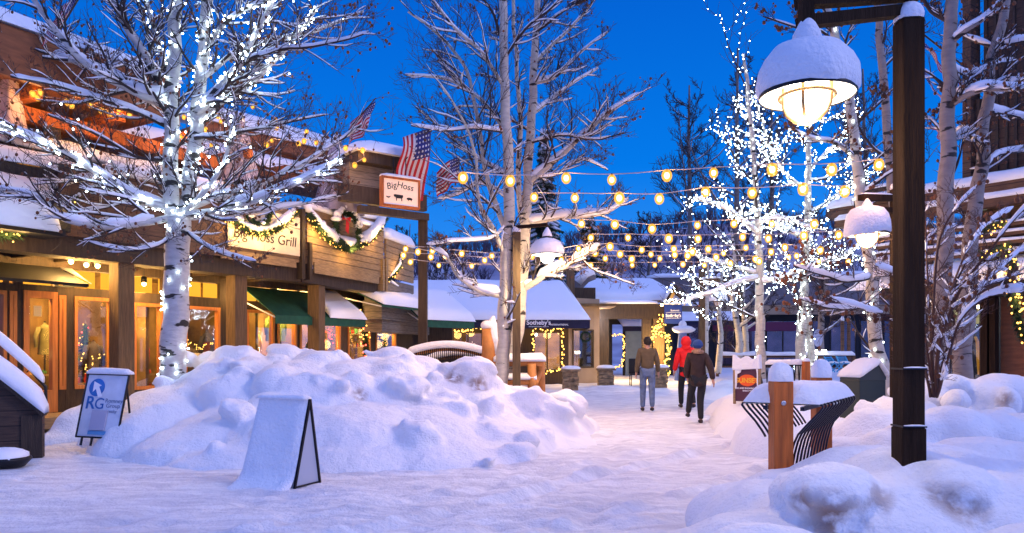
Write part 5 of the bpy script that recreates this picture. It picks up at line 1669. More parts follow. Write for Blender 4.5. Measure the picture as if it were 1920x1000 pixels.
T.limb(px([(1775, 275), (1805, 248, .2), (1830, 262, .3), (1848, 275, .4)], D5), .03, .014, 0, kids=6, heavy=1.3)
T.limb(px([(1778, 130), (1810, 140, .3), (1845, 130, .4), (1900, 110, .6)], D5), .025, .012, 0, kids=8, heavy=1.5)
T.done()
T = Tree('aspen_tree', P(1806, 722, 10.5), 'crooked grey aspen in front of the shop window with green and yellow gear', group='aspens on the plaza', bark='bark_right', seed=79, rmin=.0047, dens=1.4, snow_min=.0042, snow_k=1.2)
D5 = 10.5; T.leafy = .12
T.limb(px([(1806, 728), (1808, 650), (1815, 560), (1820, 470), (1828, 390), (1842, 300), (1848, 200), (1862, 110), (1878, 40), (1892, -50)], D5), .130, .05, 0, kids=6, kl=.9)
T.limb(px([(1845, 165), (1800, 185, -.3), (1780, 200, -.4)], D5), .045, .02, 0, kids=5, heavy=1.6)
T.limb(px([(1848, 180), (1880, 160, -.2), (1940, 150, -.4)], D5), .045, .02, 0, kids=7, heavy=1.7)
T.limb(px([(1860, 90), (1830, 78, .2), (1800, 62, .4)], D5), .03, .012, 0, kids=6, heavy=1.7)
T.limb(px([(1848, 205), (1880, 215, .2), (1935, 225, .4)], D5), .03, .014, 0, kids=7, heavy=1.5)
T.limb(px([(1838, 330), (1870, 290, .2), (1930, 285, .4)], D5), .03, .014, 0, kids=7, heavy=1.7)
T.limb(px([(1866, 85), (1900, 82, -.2), (1940, 70, -.3)], D5), .028, .014, 0, kids=6, heavy=1.7)
T.limb(px([(1835, 250), (1810, 240, .3), (1790, 250, .5)], D5), .02, .01, 0, kids=4, heavy=1.5)
T.done()
# --- dark-stemmed shrub sagging under snow
T = Tree('snowy_shrub', P(1745, 735, 8.0), 'many-stemmed dark shrub spreading rightward under thick snow beside the lamp post', 'shrub', bark='twig_brown', twig='twig_brown', seed=89, rmin=.0036, snow_k=1.9, dens=1.7, snow_min=.0028)
D6 = 8.0; T.leafy = .05
for q, r in (([(1750, 745), (1748, 640), (1752, 540), (1762, 450), (1785, 400), (1830, 350)], .030), ([(1752, 745), (1762, 640, -.2), (1790, 560, -.4), (1830, 500, -.6), (1880, 440, -.8), (1935, 380, -1)], .034),
             ([(1748, 745), (1745, 620, .2), (1738, 500, .3), (1735, 400, .4), (1722, 300, .5)], .024), ([(1754, 745), (1780, 640, .2), (1820, 560, .4), (1870, 510, .5), (1935, 450, .7)], .030),
             ([(1750, 745), (1735, 640, -.2), (1712, 560, -.4), (1690, 520, -.5), (1640, 500, -.6)], .022), ([(1756, 745), (1775, 680, -.3), (1800, 600, -.6), (1850, 555, -.8), (1930, 545, -1)], .028),
             ([(1746, 745), (1728, 640, .2), (1716, 540, .4), (1708, 440, .5), (1712, 350, .6)], .020), ([(1752, 745), (1770, 600, .3), (1800, 500, .5), (1840, 430, .7), (1900, 390, .9)], .026),
             ([(1744, 745), (1725, 660, -.2), (1690, 600, -.3), (1640, 585, -.4), (1560, 560, -.5)], .018)):
    T.limb(px(q, D6), r * .62, r * .25, 0, kids=8, kl=.45, heavy=1.35)
T.done()

# ---------------------------------------------------------------- trees further back
def back_tree(pxb, pyb, pyt, d, label, seed, r=.12, spread=.9, bark='bark_right', n=12, twig='twig'):
    T = Tree('bare_tree', P(pxb, pyb, d), label, group='bare trees behind the plaza', bark=bark, twig=twig, seed=seed, rmin=.00045 * d, snow_min=.02, dens=1.0)
    T.leafy = 0
    rg = random.Random(seed)
    b0, t0 = P(pxb, pyb, d), P(pxb + rg.uniform(-12, 12), pyt, d)
    H = t0.z - b0.z
    pts = [b0.lerp(t0, k / 4) + Vector((rg.uniform(-.1, .1), 0, 0)) * (1 if k else 0) for k in range(5)]
    T.limb(pts, r, r * .25, 0, kids=5, kl=H * .16)
    for k in range(n):
        f = .3 + .65 * k / n
        p_ = b0.lerp(t0, f); a = rg.uniform(0, 6.28); l = H * spread * .36 * (1.15 - f)
        q = [p_, p_ + Vector((cos(a) * l * .5, sin(a) * l * .5, l * .35)), p_ + Vector((cos(a) * l, sin(a) * l, l * 1.0))]
        T.limb(q, r * .38 * (1.2 - f), r * .08, 0, kids=6, kl=l * .5, k=3)
    T.done()
back_tree(1290, 560, 160, 48, 'dark bare tree standing alone against the sky left of the lit aspens', 101, .20, 1.3, 'limb')
back_tree(1375, 560, 90, 42, 'tall bare tree behind the lit aspens, nearest their left edge', 103, .2, 1.0, 'limb')
back_tree(1440, 560, 150, 46, 'bare tree directly behind the brightest lit aspen', 105, .2, 1.1, 'limb')
back_tree(1625, 560, 130, 44, 'bare tree behind the leaning aspen and the second lantern', 107, .2, 1.1, 'limb')
back_tree(1345, 700, 500, 27, 'slender white-barked tree left of the far lantern', 111, .13, .8, 'bark_mid', 6)
back_tree(1322, 700, 470, 26, 'white-barked tree next to the far lantern post', 112, .12, .8, 'bark_mid', 6)
back_tree(1386, 695, 430, 28, 'left one of two close white trunks in front of the far shop row', 113, .16, .8, 'bark_mid', 7)
back_tree(1398, 695, 440, 28.6, 'right one of two close white trunks in front of the far shop row', 114, .14, .8, 'bark_mid', 7)
back_tree(1540, 690, 470, 27, 'snowy trunk left of the blue folding chairs', 115, .15, .8, 'bark_right', 7)
back_tree(760, 600, 420, 60, 'small bare tree beyond the roofs beside the tall deck post', 116, .12, 1.2, 'limb', 8)
back_tree(840, 600, 440, 60, 'small bare tree beyond the roofs left of the middle aspens', 117, .12, 1.2, 'limb', 8)
back_tree(1215, 600, 400, 52, 'bare tree beyond the far roofs right of the middle aspens', 118, .15, 1.3, 'limb', 9)

def conifer(pxb, pyb, pyt, d, wpx, label, seed):
    b0, t0 = P(pxb, pyb, d), P(pxb, pyt, d); H = t0.z - b0.z; R = wpx / 2 / FPX * d
    t = root('fir_tree', b0, label, 'tree', 'firs behind the shops')
    c = MB(); c.tube([b0, t0], [.22, .03], 8); c.build('trunk', M['limb'], t)
    rg = random.Random(seed); c = MB(); s_ = MB()
    for k in range(420):
        f = rg.random() ** .8; z = b0.z + H * (.08 + .9 * f); rr = R * (1 - f) * rg.uniform(.6, 1.1) + .15; a = rg.uniform(0, 6.28)
        p0 = Vector((b0.x, b0.y, z)); p1 = p0 + Vector((cos(a) * rr, sin(a) * rr, -rr * .35))
        for q in range(5):
            f2 = (q + 1) / 5; m_ = p0.lerp(p1, f2); w_ = .30 * (1.15 - f2 * .5) ; sd_ = Vector((-sin(a), cos(a), 0))
            c.add([m_ - (p1 - p0) * .12, m_ + sd_ * w_ + Vector((0, 0, -.14)), m_ + (p1 - p0) * .14, m_ - sd_ * w_ + Vector((0, 0, -.14))], [(0, 1, 2), (0, 2, 3)])
        if rg.random() < .5: s_.tube([p0.lerp(p1, .45) + Vector((0, 0, .08)), p1 + Vector((0, 0, .06))], [.12, .04], 4, False)
    c.build('crown', M['needles'], t); s_.build('snow', M['snow_soft'], t, smooth=True)
conifer(1020, 560, 235, 38, 95, 'dark fir rising behind the middle aspens', 3)
conifer(1105, 580, 385, 42, 90, 'lower fir behind the corner shop roof, right of the tall one', 5)
# ---------------------------------------------------------------- right-hand building with decks
RB = Frame((P(1556, 0, 19.5).x, 19.5), (P(1990, 0, 15.5).x, 15.5))
rbld = root('deck_building', RB.p(0, 0, 0), 'right-hand timber building with snowy deck rails and a tall dark upper part', 'building')
R_ = lambda px_, v=0.0: RB.u(px_, v)
def rz(px_, py, v=0.0): return RB.z(px_, py, v)
# recess and shop window on the ground floor (px 1700..1880)
g0 = gz(11, 17)
oo = [(R_(1712), R_(1770), .55, 2.55), (R_(1776), R_(1842), .55, 2.55)]
opening_wall(RB, oo, R_(1700), R_(1868), 0, 3.35, -.15, 0, M['dark_wood'], rbld)
for o_ in oo: window(RB, *o_, rbld, M['dark_wood'], M['glass'])
c = MB(); RB.box(c, R_(1700), R_(1990), -2.6, -2.5, 0, 3.3); c.build('back_wall', M['dark_shop'], rbld)
c = MB(); RB.box(c, R_(1786), R_(1841), .0, .03, rz(1810, 608), rz(1810, 581)); c.build('transom_window', M['transom_dim'], rbld)
light('shop_ceiling_lamp', RB.p(R_(1800), -1.2, 2.6), (.9, .85, .6), 60, .1, parent=rbld)
c = MB(); RB.box(c, R_(1868), R_(1990), -.4, -.25, 0, 3.4); c.build('side_wall', M['fascia'], rbld)
for a_, b_ in ((1846, 1858), (1862, 1873), (1700, 1708)):
    c = MB(); RB.box(c, R_(a_), R_(b_), .0, .22, 0, 3.5); c.build('column', M['post_wood'], rbld)
# first floor deck: beams and rails in layers
c = MB(); RB.box(c, R_(1690), R_(1990), -.3, 1.0, rz(1800, 560), rz(1800, 530)); c.build('deck_beam', M['dark_wood'], rbld)
c = MB()
snow_slab(c, [RB.p(R_(1640), 1.25, rz(1800, 540)), RB.p(R_(1990), 1.25, rz(1800, 540)), RB.p(R_(1990), -.9, rz(1800, 486)), RB.p(R_(1640), -.9, rz(1800, 486))], .22, 4, 26, 10, .25)
c.build('low_roof_snow', M['snow_soft'], rbld, smooth=True)
c = MB(); RB.box(c, R_(1800), R_(1990), -1.2, -1.0, rz(1800, 520), rz(1800, 378)); c.build('deck_back_wall', M['boards_brown'], rbld)
for py in (430, 447, 462, 480):
    c = MB(); RB.box(c, R_(1640), R_(1990), .10, .16, rz(1800, py + 6), rz(1800, py)); c.build('rail_slat', M['boards_brown'], rbld)
    s_ = MB(); snow_strip(s_, RB.p(R_(1640), .13, rz(1800, py)), RB.p(R_(1990), .13, rz(1800, py)), .14, .07, py, 30); s_.build('rail_snow', M['snow_soft'], rbld, smooth=True)
for a_ in (1650, 1742, 1838, 1925):
    c = MB(); RB.box(c, R_(a_), R_(a_ + 9), .0, .12, rz(1800, 505), rz(1800, 415)); c.build('rail_post', M['dark_wood'], rbld)
# top beams (the pergola) from px 1556
for k, (py0, py1, xa, xb, hh) in enumerate(((392, 372, 1556, 1990, .26), (412, 398, 1572, 1990, .18))):
    c = MB(); RB.box(c, R_(xa), R_(xb), -.1, .18, rz(1700, py0), rz(1700, py1)); c.build('pergola_beam', M['boards_brown'], rbld)
    s_ = MB(); snow_strip(s_, RB.p(R_(xa), .04, rz(1700, py1)), RB.p(R_(xb), .04, rz(1700, py1)), .34, hh, k + 3, 40); s_.build('beam_snow', M['snow_soft'], rbld, smooth=True)
for k, py in enumerate((358, 374)):
    c = MB(); RB.box(c, R_(1622), R_(1680), .30, .38, rz(1650, py + 7), rz(1650, py)); c.build('lattice_rail', M['dark_wood'], rbld)
    s_ = MB(); snow_strip(s_, RB.p(R_(1620), .34, rz(1650, py)), RB.p(R_(1682), .34, rz(1650, py)), .14, .09, py, 8); s_.build('lattice_snow', M['snow_soft'], rbld, smooth=True)
c = MB(); RB.box(c, R_(1616), R_(1622), .28, .40, rz(1650, 405), rz(1650, 345)); c.build('lattice_post', M['dark_wood'], rbld)
# tall dark part, upright boards and projecting logs
TW = Frame((P(1812, 0, 17.2).x, 17.2), (P(2010, 0, 15.5).x, 15.5))
c = MB(); TW.box(c, 0, TW.L, -1.5, 0, 3.5, 5.4); TW.box(c, .15, TW.L, -1.4, -.1, 5.4, 7.2); TW.box(c, .28, TW.L, -1.3, -.2, 7.2, 10.5); c.build('tower_wall', M['boards_dark'], rbld)
c = MB()
for k in range(14):
    u = .1 + k * .19; TW.box(c, u, u + .05, .0, .03, 3.6, 5.4)
    TW.box(c, u + .1, u + .16, -.1, -.05, 5.4, 7.2); TW.box(c, u + .22, u + .27, -.2, -.15, 7.2, 10.4)
c.build('batten_cladding', M['dark_wood'], rbld)
c = MB(); TW.box(c, -.06, .12, -.4, .06, 3.5, 9.9); c.build('corner_board', M['boards_brown'], rbld)
w_ = MB(); TW.box(w_, TW.u(1884), TW.u(1955), .035, .06, rz(1900, 383), rz(1900, 338)); w_.build('window', emit_mat('lamplit_upper_window', (1, .55, .18), .8), rbld)
w_ = MB(); TW.box(w_, TW.u(1842), TW.u(1852), .035, .06, rz(1850, 390), rz(1850, 352)); w_.build('window', emit_mat('pale_upper_window', (.8, .85, .6), .35), rbld)
flag('flag', P(1716, 68, 13), (.62, .1, -.55), (.45, 0, -.6), 1.05, .40, 'top drooping flag between the tall lamp post and the dark building', 2, (P(1700, 40, 13), P(1812, 128, 13.2)), .0, 'flags beside the right-hand building', .05)
flag('flag', P(1726, 130, 13.2), (.50, .1, -.66), (.42, 0, -.5), .85, .34, 'middle drooping flag right of the tall lamp post', 4, (P(1716, 118, 13.2), P(1812, 188, 13.4)), .0, 'flags beside the right-hand building', .05)
flag('flag', P(1738, 222, 13.4), (.55, .1, -.55), (.3, 0, -.5), .42, .2, 'smallest and lowest drooping flag right of the tall lamp post', 6, (P(1732, 216, 13.4), P(1800, 258, 13.5)), .0, 'flags beside the right-hand building', .04)
# gear behind the shop window
def upright_ski(px_, py0, py1, label, m, lean):
    u = R_(px_, -.6); z0_, z1_ = .9, rz(px_, py0, -.6)
    t = root('ski', RB.p(u, -.6, z0_), label, 'ski', 'skis in the right-hand shop window')
    c = MB(); c.beam(RB.p(u, -.6, z0_), RB.p(u + lean, -.6, z1_ - .1), .07, .02); c.build('blade', m, t)
    c = MB(); c.beam(RB.p(u + lean, -.6, z1_ - .1), RB.p(u + lean * 1.1, -.5, z1_), .06, .02); c.build('tip', m, t)
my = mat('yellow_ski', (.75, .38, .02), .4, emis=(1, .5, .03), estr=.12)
upright_ski(1836, 632, 690, 'left yellow ski standing in the right-hand shop window', my, -.04)
upright_ski(1840, 632, 690, 'right yellow ski standing in the right-hand shop window', my, .05)
# ---------------------------------------------------------------- lanterns and posts
def lantern(c0, s_, label, lit, cage=True, snow_h=.36, seed=1, group='bell-shaped plaza lanterns', power=0, droop=0.0):
    """bell shade with glass globe and wire cage; c0 = centre of the rim, s_ = rim radius"""
    c0 = Vector(c0)
    t = root('lantern', c0, label, 'lantern', group)
    c = MB(); pr = [(1.0, 0), (1.01, .02), (.97, .16), (.86, .42), (.62, .68), (.36, .80), (.26, .84), (.24, 1.05), (.01, 1.06)]
    inner = [(.01, .62), (.34, .60), (.60, .52), (.82, .30), (.95, .06), (.985, -.005), (1.0, 0)]
    c.lathe(c0, [(a * s_, b_ * s_) for a, b_ in inner + pr[1:]], 40); c.build('shade', M['enamel'], t, smooth=True)
    c = MB(); c.lathe(c0, [(1.0 * s_, -.008), (1.015 * s_, .004), (1.0 * s_, .016)], 40); c.build('rim', M['black_metal'], t, smooth=True)
    c = MB(); c.lathe(c0, [(.27 * s_, 1.04 * s_), (.30 * s_, 1.10 * s_), (.27 * s_, 1.18 * s_), (.10 * s_, 1.26 * s_), (.01, 1.28 * s_)], 20); c.build('collar', M['black_metal'], t, smooth=True)
    # globe
    c = MB(); c.lathe(c0, [(.40 * s_, .22 * s_), (.44 * s_, .05 * s_), (.45 * s_, -.12 * s_), (.40 * s_, -.32 * s_), (.27 * s_, -.48 * s_), (.12 * s_, -.55 * s_), (.005, -.56 * s_)], 28)
    c.build('globe', M['globe_lit'] if lit else M['globe_off'], t, smooth=True)
    if cage:
        c = MB(); R = .56 * s_
        for k in range(4):
            a = pi / 4 + k * pi / 2 + .25
            c.tube([c0 + Vector((cos(a) * .50 * s_ * q, sin(a) * .50 * s_ * q, z * s_)) for q, z in ((1, .25), (1.0, .0), (.98, -.2), (.84, -.38), (.5, -.54), (0.02, -.62))], .010 * s_ / .25, 6)
        ring = [c0 + Vector((cos(i * pi / 16) * .58 * s_, sin(i * pi / 16) * .58 * s_, -.02 * s_)) for i in range(33)]
        c.tube(ring, .010 * s_ / .25, 6)
        c.build('wire_guard', M['brass'], t, smooth=True)
    # snow hood
    c = MB(); n = 40
    pr = [(1.00, .03), (1.06, .10), (1.07, .30), (1.04, .30 + snow_h * .7), (.93, .50 + snow_h * .85), (.72, .70 + snow_h), (.48, .80 + snow_h), (.27, .84 + snow_h * 1.02), (.02, .84 + snow_h)]
    base = 0
    for i, (r_, z_) in enumerate(pr):
        for j in range(n):
            a = 2 * pi * j / n; k = 1 + .07 * mnoise.noise(Vector((cos(a) * 1.6 + seed, sin(a) * 1.6, z_ * 2)))
            z2 = z_ + (.05 * mnoise.noise(Vector((cos(a) * 2.5, sin(a) * 2.5, seed + 5))) if i < 2 else .03 * mnoise.noise(Vector((cos(a), sin(a), seed))))
            z2 -= droop * max(0, -cos(a - .4)) * (.25 if i < 4 else 0)
            c.v.append((c0.x + cos(a) * r_ * k * s_, c0.y + sin(a) * r_ * k * s_, c0.z + z2 * s_))
    for i in range(len(pr) - 1):
        for j in range(n):
            j2 = (j + 1) % n; c.f.append((i * n + j, i * n + j2, (i + 1) * n + j2, (i + 1) * n + j)); c.m.append(0)
    c.build('snow_hood', M['snow'], t, smooth=True)
    c = MB(); c.lathe(c0 + Vector((0, 0, 1.16 * s_)), [(.30 * s_, 0), (.32 * s_, .06 * s_), (.29 * s_, .20 * s_), (.18 * s_, .42 * s_), (.07 * s_, .58 * s_), (.01 * s_, .62 * s_)], 20); c.build('snow_cone', M['snow'], t, smooth=True)
    if power: light('lamp_light', c0 - Vector((0, 0, .75 * s_)), (1, .72, .42), power, .10, parent=t)
    return t
M['enamel'] = mat('white_enamel', (.80, .78, .74), .35)
M['brass'] = mat('wire_brass', (.40, .24, .10), .4, metal=.6)
M['globe_off'] = mat('frosted_globe', (.72, .70, .66), .25)

def post(px0, px1, pyt, pyb, d, label, m='post_wood', cap=.10, group=None, depth=None, bands=()):
    a, b_ = P(px0, pyt, d), P(px1, pyb, d); wd = b_.x - a.x; dp = depth or wd
    t = root('timber_post', ((a.x + b_.x) / 2, d, b_.z), label, 'post', group)
    c = MB(); c.box(a.x, b_.x, d - dp / 2, d + dp / 2, b_.z - .25, a.z); c.build('shaft', M[m], t, bevel=.008)
    if cap:
        c = MB(); snow_cap(c, ((a.x + b_.x) / 2, d, a.z), wd / 2 + .006, dp / 2 + .006, cap, px0); c.build('snow_cap', M['snow'], t, smooth=True)
    return t, a, b_

# the tall near post with its arm and lantern
D0 = 4.3
t, a, b_ = post(1683, 1724, 40, 856, D0, 'tall dark square lamp post in the right foreground', cap=.105)
for z_ in (P(0, 690, D0).z, P(0, 797, D0).z):
    c = MB(); c.box(a.x - .006, b_.x + .006, D0 - .070, D0 + .070, z_ - .01, z_); c.build('band', M['black_metal'], t)
    c = MB(); snow_strip(c, (a.x, D0 - .074, z_), (b_.x, D0 - .074, z_), .018, .009, 3); c.build('ledge_snow', M['snow'], t, smooth=True)
zb = P(0, 797, D0).z
c = MB(); c.box(a.x - .007, b_.x + .007, D0 - .068, D0 + .068, zb - .45, zb - .012); c.build('foot_sleeve', M['post_wood'], t, bevel=.01)
LC = P(1513, 180, 4.07)
c = MB()
c.beam((a.x + .01, D0, P(0, 22, D0).z), (LC.x - .02, 4.12, P(0, 40, 4.1).z), .07, .062)
c.beam((b_.x + .0, D0, P(0, -10, D0).z), (LC.x - .03, 4.12, P(0, 2, 4.1).z), .07, .06)
c.build('arm', M['post_wood'], t)
c = MB(); c.box(LC.x - .035, LC.x + .03, 4.04, 4.11, LC.z + .31, P(0, -10, 4.1).z); c.build('arm_drop', M['post_wood'], t)
c = MB(); snow_strip(c, (LC.x + .04, 4.13, P(0, 32, 4.1).z), (a.x, D0, P(0, 13, D0).z), .05, .018, 2, 10); c.build('arm_snow', M['snow'], t, smooth=True)
lantern(LC, .248, 'largest bell lantern hanging bright from the tall foreground post', True, snow_h=.32, power=40)
# the second lantern, behind the post
D1_ = 9.0
L2 = P(1626, 440, 8.6)
lantern(L2, .235, 'smaller bell lantern left of the tall post with a lopsided pillow of snow', True, snow_h=.55, seed=4, power=60, droop=.6)
t, a, b_ = post(1672, 1690, 355, 730, 9.0, 'dark post carrying the second lantern, mostly hidden by the tall post', cap=.08)
c = MB(); c.beam((a.x, 9.0, P(0, 372, 9).z), (L2.x - .05, 8.65, P(0, 372, 8.7).z), .08, .07); c.beam((a.x, 9.0, P(0, 395, 9).z), (L2.x + .05, 8.7, P(0, 395, 8.8).z), .06, .06); c.build('arm', M['post_wood'], t)
c = MB(); snow_strip(c, (L2.x - .05, 8.65, P(0, 368, 8.7).z), (a.x, 9.0, P(0, 368, 9).z), .07, .03, 2, 8); c.build('arm_snow', M['snow'], t, smooth=True)
# third lantern by the middle aspens
L3 = P(1026, 478, 13.6)
lantern(L3, .285, 'bell lantern glowing beside the middle aspens', True, cage=False, snow_h=.22, seed=7, power=190)
t, a, b_ = post(961, 976, 436, 735, 13.9, 'brown post between the two middle aspen trunks', m='brown_post', cap=.12)
c = MB(); c.beam((a.x, 13.9, P(0, 452, 13.9).z + .25), (L3.x, 13.6, P(0, 452, 13.9).z + .25), .06, .06); c.build('arm', M['post_wood'], t)
post(1062, 1077, 506, 560, 28.7, 'short brown post rising behind the long awning', m='column_wood', cap=.12)
# far unlit lantern on its post
L4 = P(1347, 566, 20.5)
lantern(L4, .235, 'unlit far lantern left of the slim lit aspen', False, cage=True, snow_h=.3, seed=9)
t, a, b_ = post(1311, 1321, 505, 718, 21.5, 'slim brown post of the far unlit lantern', m='brown_post', cap=.0)
c = MB(); c.beam((a.x, 21.4, P(0, 526, 21).z), (P(1349, 0, 21).x, 21.0, P(0, 526, 21).z), .1, .12); c.build('arm', M['column_wood'], t)
c = MB(); snow_strip(c, (a.x, 21.4, P(0, 522, 21).z), (P(1350, 0, 21).x, 21.0, P(0, 522, 21).z), .14, .07, 3); c.build('arm_snow', M['snow'], t, smooth=True)
lantern(P(1664, 520, 12.0), .20, 'snow-buried lantern partly behind the tall post under the second one', False, cage=False, snow_h=.9, seed=12)

# ---------------------------------------------------------------- slatted seat between two orange posts
a0 = Vector((2.087, 5.80, 0)); a1 = Vector((2.90, 7.0, 0))
ax = (a1 - a0).normalized(); wv = Vector((ax.y, -ax.x, 0))
seat = root('slatted_bench', (a0.x, a0.y, .5), 'curved steel-slat bench under a snow slab between two orange timber posts', 'bench')
def bench_post(c_, w2, zt_, cap, seed):
    c = MB(); c.hexa([c_ - ax * w2 - Vector((1, 0, 0)) * 0 + q for q in ()]) if False else None
    xs = Vector((1, 0, 0)) * w2; ys = Vector((0, 1, 0)) * w2
    c.hexa([c_ - xs - ys, c_ + xs - ys, c_ + xs + ys, c_ - xs + ys] + [q + Vector((0, 0, zt_)) for q in (c_ - xs - ys, c_ + xs - ys, c_ + xs + ys, c_ - xs + ys)])
    o = c.build('post', M['orange_wood'], seat, bevel=.008)
    c = MB(); snow_cap(c, c_ + Vector((0, 0, zt_)), w2 + .008, w2 + .008, cap, seed); c.build('snow_cap', M['snow'], o, smooth=True)
    return o
po_ = bench_post(a0, .074, 1.18, .145, 2)
c = MB(); c.lathe((0, 0, 0), [(.0, 0)], 3)
c = MB(); c.ell(a0 + Vector((-.005, -.078, 1.015)), .020, .008, .020, 12, 8); c.build('bolt', M['steel'] if 'steel' in M else mat('steel', (.5, .5, .52), .3, metal=1), po_, smooth=True)
bench_post(a1, .074, 1.17, .17, 5)
STL = mat('slat_steel', (.025, .025, .035), .35, metal=.6)
L_ = (a1 - a0).length
ns = 12
for k in range(ns):
    s0 = a0 + ax * (.02 + (L_ - .10) * k / (ns - 1))
    for sg in (1, -1):
        prof = [(.20, 1.005), (.275, 1.012), (.30, 1.002), (.305, .985), (.285, .955), (.20, .86), (.125, .77), (.095, .70), (.07, .60), (.05, .48)]
        if sg < 0: prof = prof[:6] + [(.15, .79), (.12, .74)]
        c = MB(); pts_ = [s0 + wv * (w_ * sg) + Vector((0, 0, z_)) for w_, z_ in prof]
        # flat bar: thin along the bench, deeper across
        base = 0
        for i, p_ in enumerate(pts_):
            tt = (pts_[min(i + 1, len(pts_) - 1)] - pts_[max(i - 1, 0)]).normalized(); nn = tt.cross(ax).normalized()
            for sx, sz in ((-.5, -.5), (.5, -.5), (.5, .5), (-.5, .5)): c.v.append(tuple(p_ + ax * .013 * sx + nn * .015 * sz))
        for i in range(len(pts_) - 1):
            for j in range(4): c.f.append((i * 4 + j, i * 4 + (j + 1) % 4, (i + 1) * 4 + (j + 1) % 4, (i + 1) * 4 + j)); c.m.append(0)
        c.f.append((0, 1, 2, 3)); c.f.append(tuple(len(c.v) - 4 + j for j in range(4))); c.m += [0, 0]
        c.build('slat', STL, seat)
c = MB()
for w_ in (.16, -.12):
    c.beam(a0 + wv * w_ + Vector((0, 0, .97 if abs(w_) > .1 else .60)), a1 + wv * w_ + Vector((0, 0, .97 if abs(w_) > .1 else .60)), .03, .03)
c.build('rail', STL, seat)
c = MB(); q0, q1 = a0 - ax * .02, a1 + ax * .0
snow_slab(c, [q0 - wv * .29 + Vector((0, 0, 1.01)), q0 + wv * .29 + Vector((0, 0, 1.01)), q1 + wv * .29 + Vector((0, 0, 1.01)), q1 - wv * .29 + Vector((0, 0, 1.01))], .145, 6, 20, 24, .16, .03)
c.build('snow_slab', M['snow'], seat, smooth=True)

# ---------------------------------------------------------------- boards on the plaza
# leaning real-estate board
LB0, LB1 = P(140, 832, 10.45), P(226, 838, 10.3)
yaw = atan2(LB1.y - LB0.y, LB1.x - LB0.x)
t = root('sandwich_board', (LB0.x, LB0.y, LB0.z), 'white real estate A-board with a blue arrow disc and snow on its top', 'sign board')
rx_ = (LB1 - LB0).normalized(); rx_.z = -.02; rx_.normalize()
upv = Vector((.11, .16, 1)).normalized(); nr = rx_.cross(upv).normalized()
W_, H_ = .66, 1.00
def LBP(u, v, w=0): return LB0 + rx_ * u + upv * v + nr * w
c = MB(); c.hexa([LBP(0, .10, .0), LBP(W_, .10, .0), LBP(W_, .10, -.02), LBP(0, .10, -.02), LBP(0, H_, 0), LBP(W_, H_, 0), LBP(W_, H_, -.02), LBP(0, H_, -.02)]); c.build('panel', mat('board_white', (.62, .66, .74), .6, var=.08, vscale=7), t)
c = MB()
for p0, p1 in ((LBP(0, .09), LBP(0, H_)), (LBP(W_, .09), LBP(W_, H_)), (LBP(0, .1), LBP(W_, .1)), (LBP(0, H_ - .01), LBP(W_, H_ - .01))): c.beam(p0, p1, .022, .022)
c.build('frame', M['black_metal'], t)
for u in (.10, .26, .44, .58):
    c = MB(); c.beam(LBP(u, -.02), LBP(u, .10), .03, .02); c.build('leg', M['black_metal'], t)
c = MB(); c.beam(LBP(-.02, -.06, -.35), LBP(.05, .9, -.03), .02, .02); c.beam(LBP(W_ + .02, -.06, -.35), LBP(W_ - .05, .9, -.03), .02, .02); c.build('back_leg', M['black_metal'], t)
c = MB(); snow_strip(c, LBP(-.01, H_ + .0, -.03), LBP(W_ + .01, H_ + .0, -.03), .13, .085, 4, 10, .3); c.build('snow', M['snow'], t, smooth=True)
blue = mat('logo_blue', (.02, .14, .42), .5, var=.3, vscale=3)
c = MB(); cc = LBP(.185, .80, .003)
c.poly([cc + rx_ * .125 * cos(i * pi / 16) + upv * .125 * sin(i * pi / 16) for i in range(32)], nr * .003); c.build('logo_disc', blue, t)
ar = [(-.055, .085), (.075, .03), (.035, .012), (.115, -.125), (.05, -.14), (-.01, -.02), (-.052, -.065)]
c = MB(); c.poly([cc + nr * .004 + rx_ * x + upv * y for x, y in ar], nr * .003); c.build('logo_arrow', M['white_letter'], t)
text_obj('logo_letter', 'R', blue, t, LBP(.125, .50, .004), rx_, upv, .25, .002, bold=.004)
text_obj('logo_letter', 'G', blue, t, LBP(.275, .50, .004), rx_, upv, .22, .002)
gt = mat('grey_lettering', (.16, .2, .32), .7)
for k, s_ in enumerate(('Romney', 'Group', 'realty')): text_obj('lettering', s_, gt, t, LBP(.50, .59 - k * .07, .004), rx_, upv, .085 if k < 2 else .065, .001)
c = MB(); c.hexa([LBP(.20, .20, .03), LBP(.44, .20, .03), LBP(.44, .20, .004), LBP(.20, .20, .004), LBP(.20, .48, .03), LBP(.44, .48, .03), LBP(.44, .48, .004), LBP(.20, .48, .004)]); c.build('leaflet_box', mat('frosted_plastic', (.40, .40, .52), .4), t)
c = MB(); c.hexa([LBP(.18, .135, .012), LBP(.46, .135, .012), LBP(.46, .135, .004), LBP(.18, .135, .004), LBP(.18, .19, .012), LBP(.46, .19, .012), LBP(.46, .19, .004), LBP(.18, .19, .004)]); c.build('blue_strip', mat('pale_blue_strip', (.10, .30, .55), .5), t)

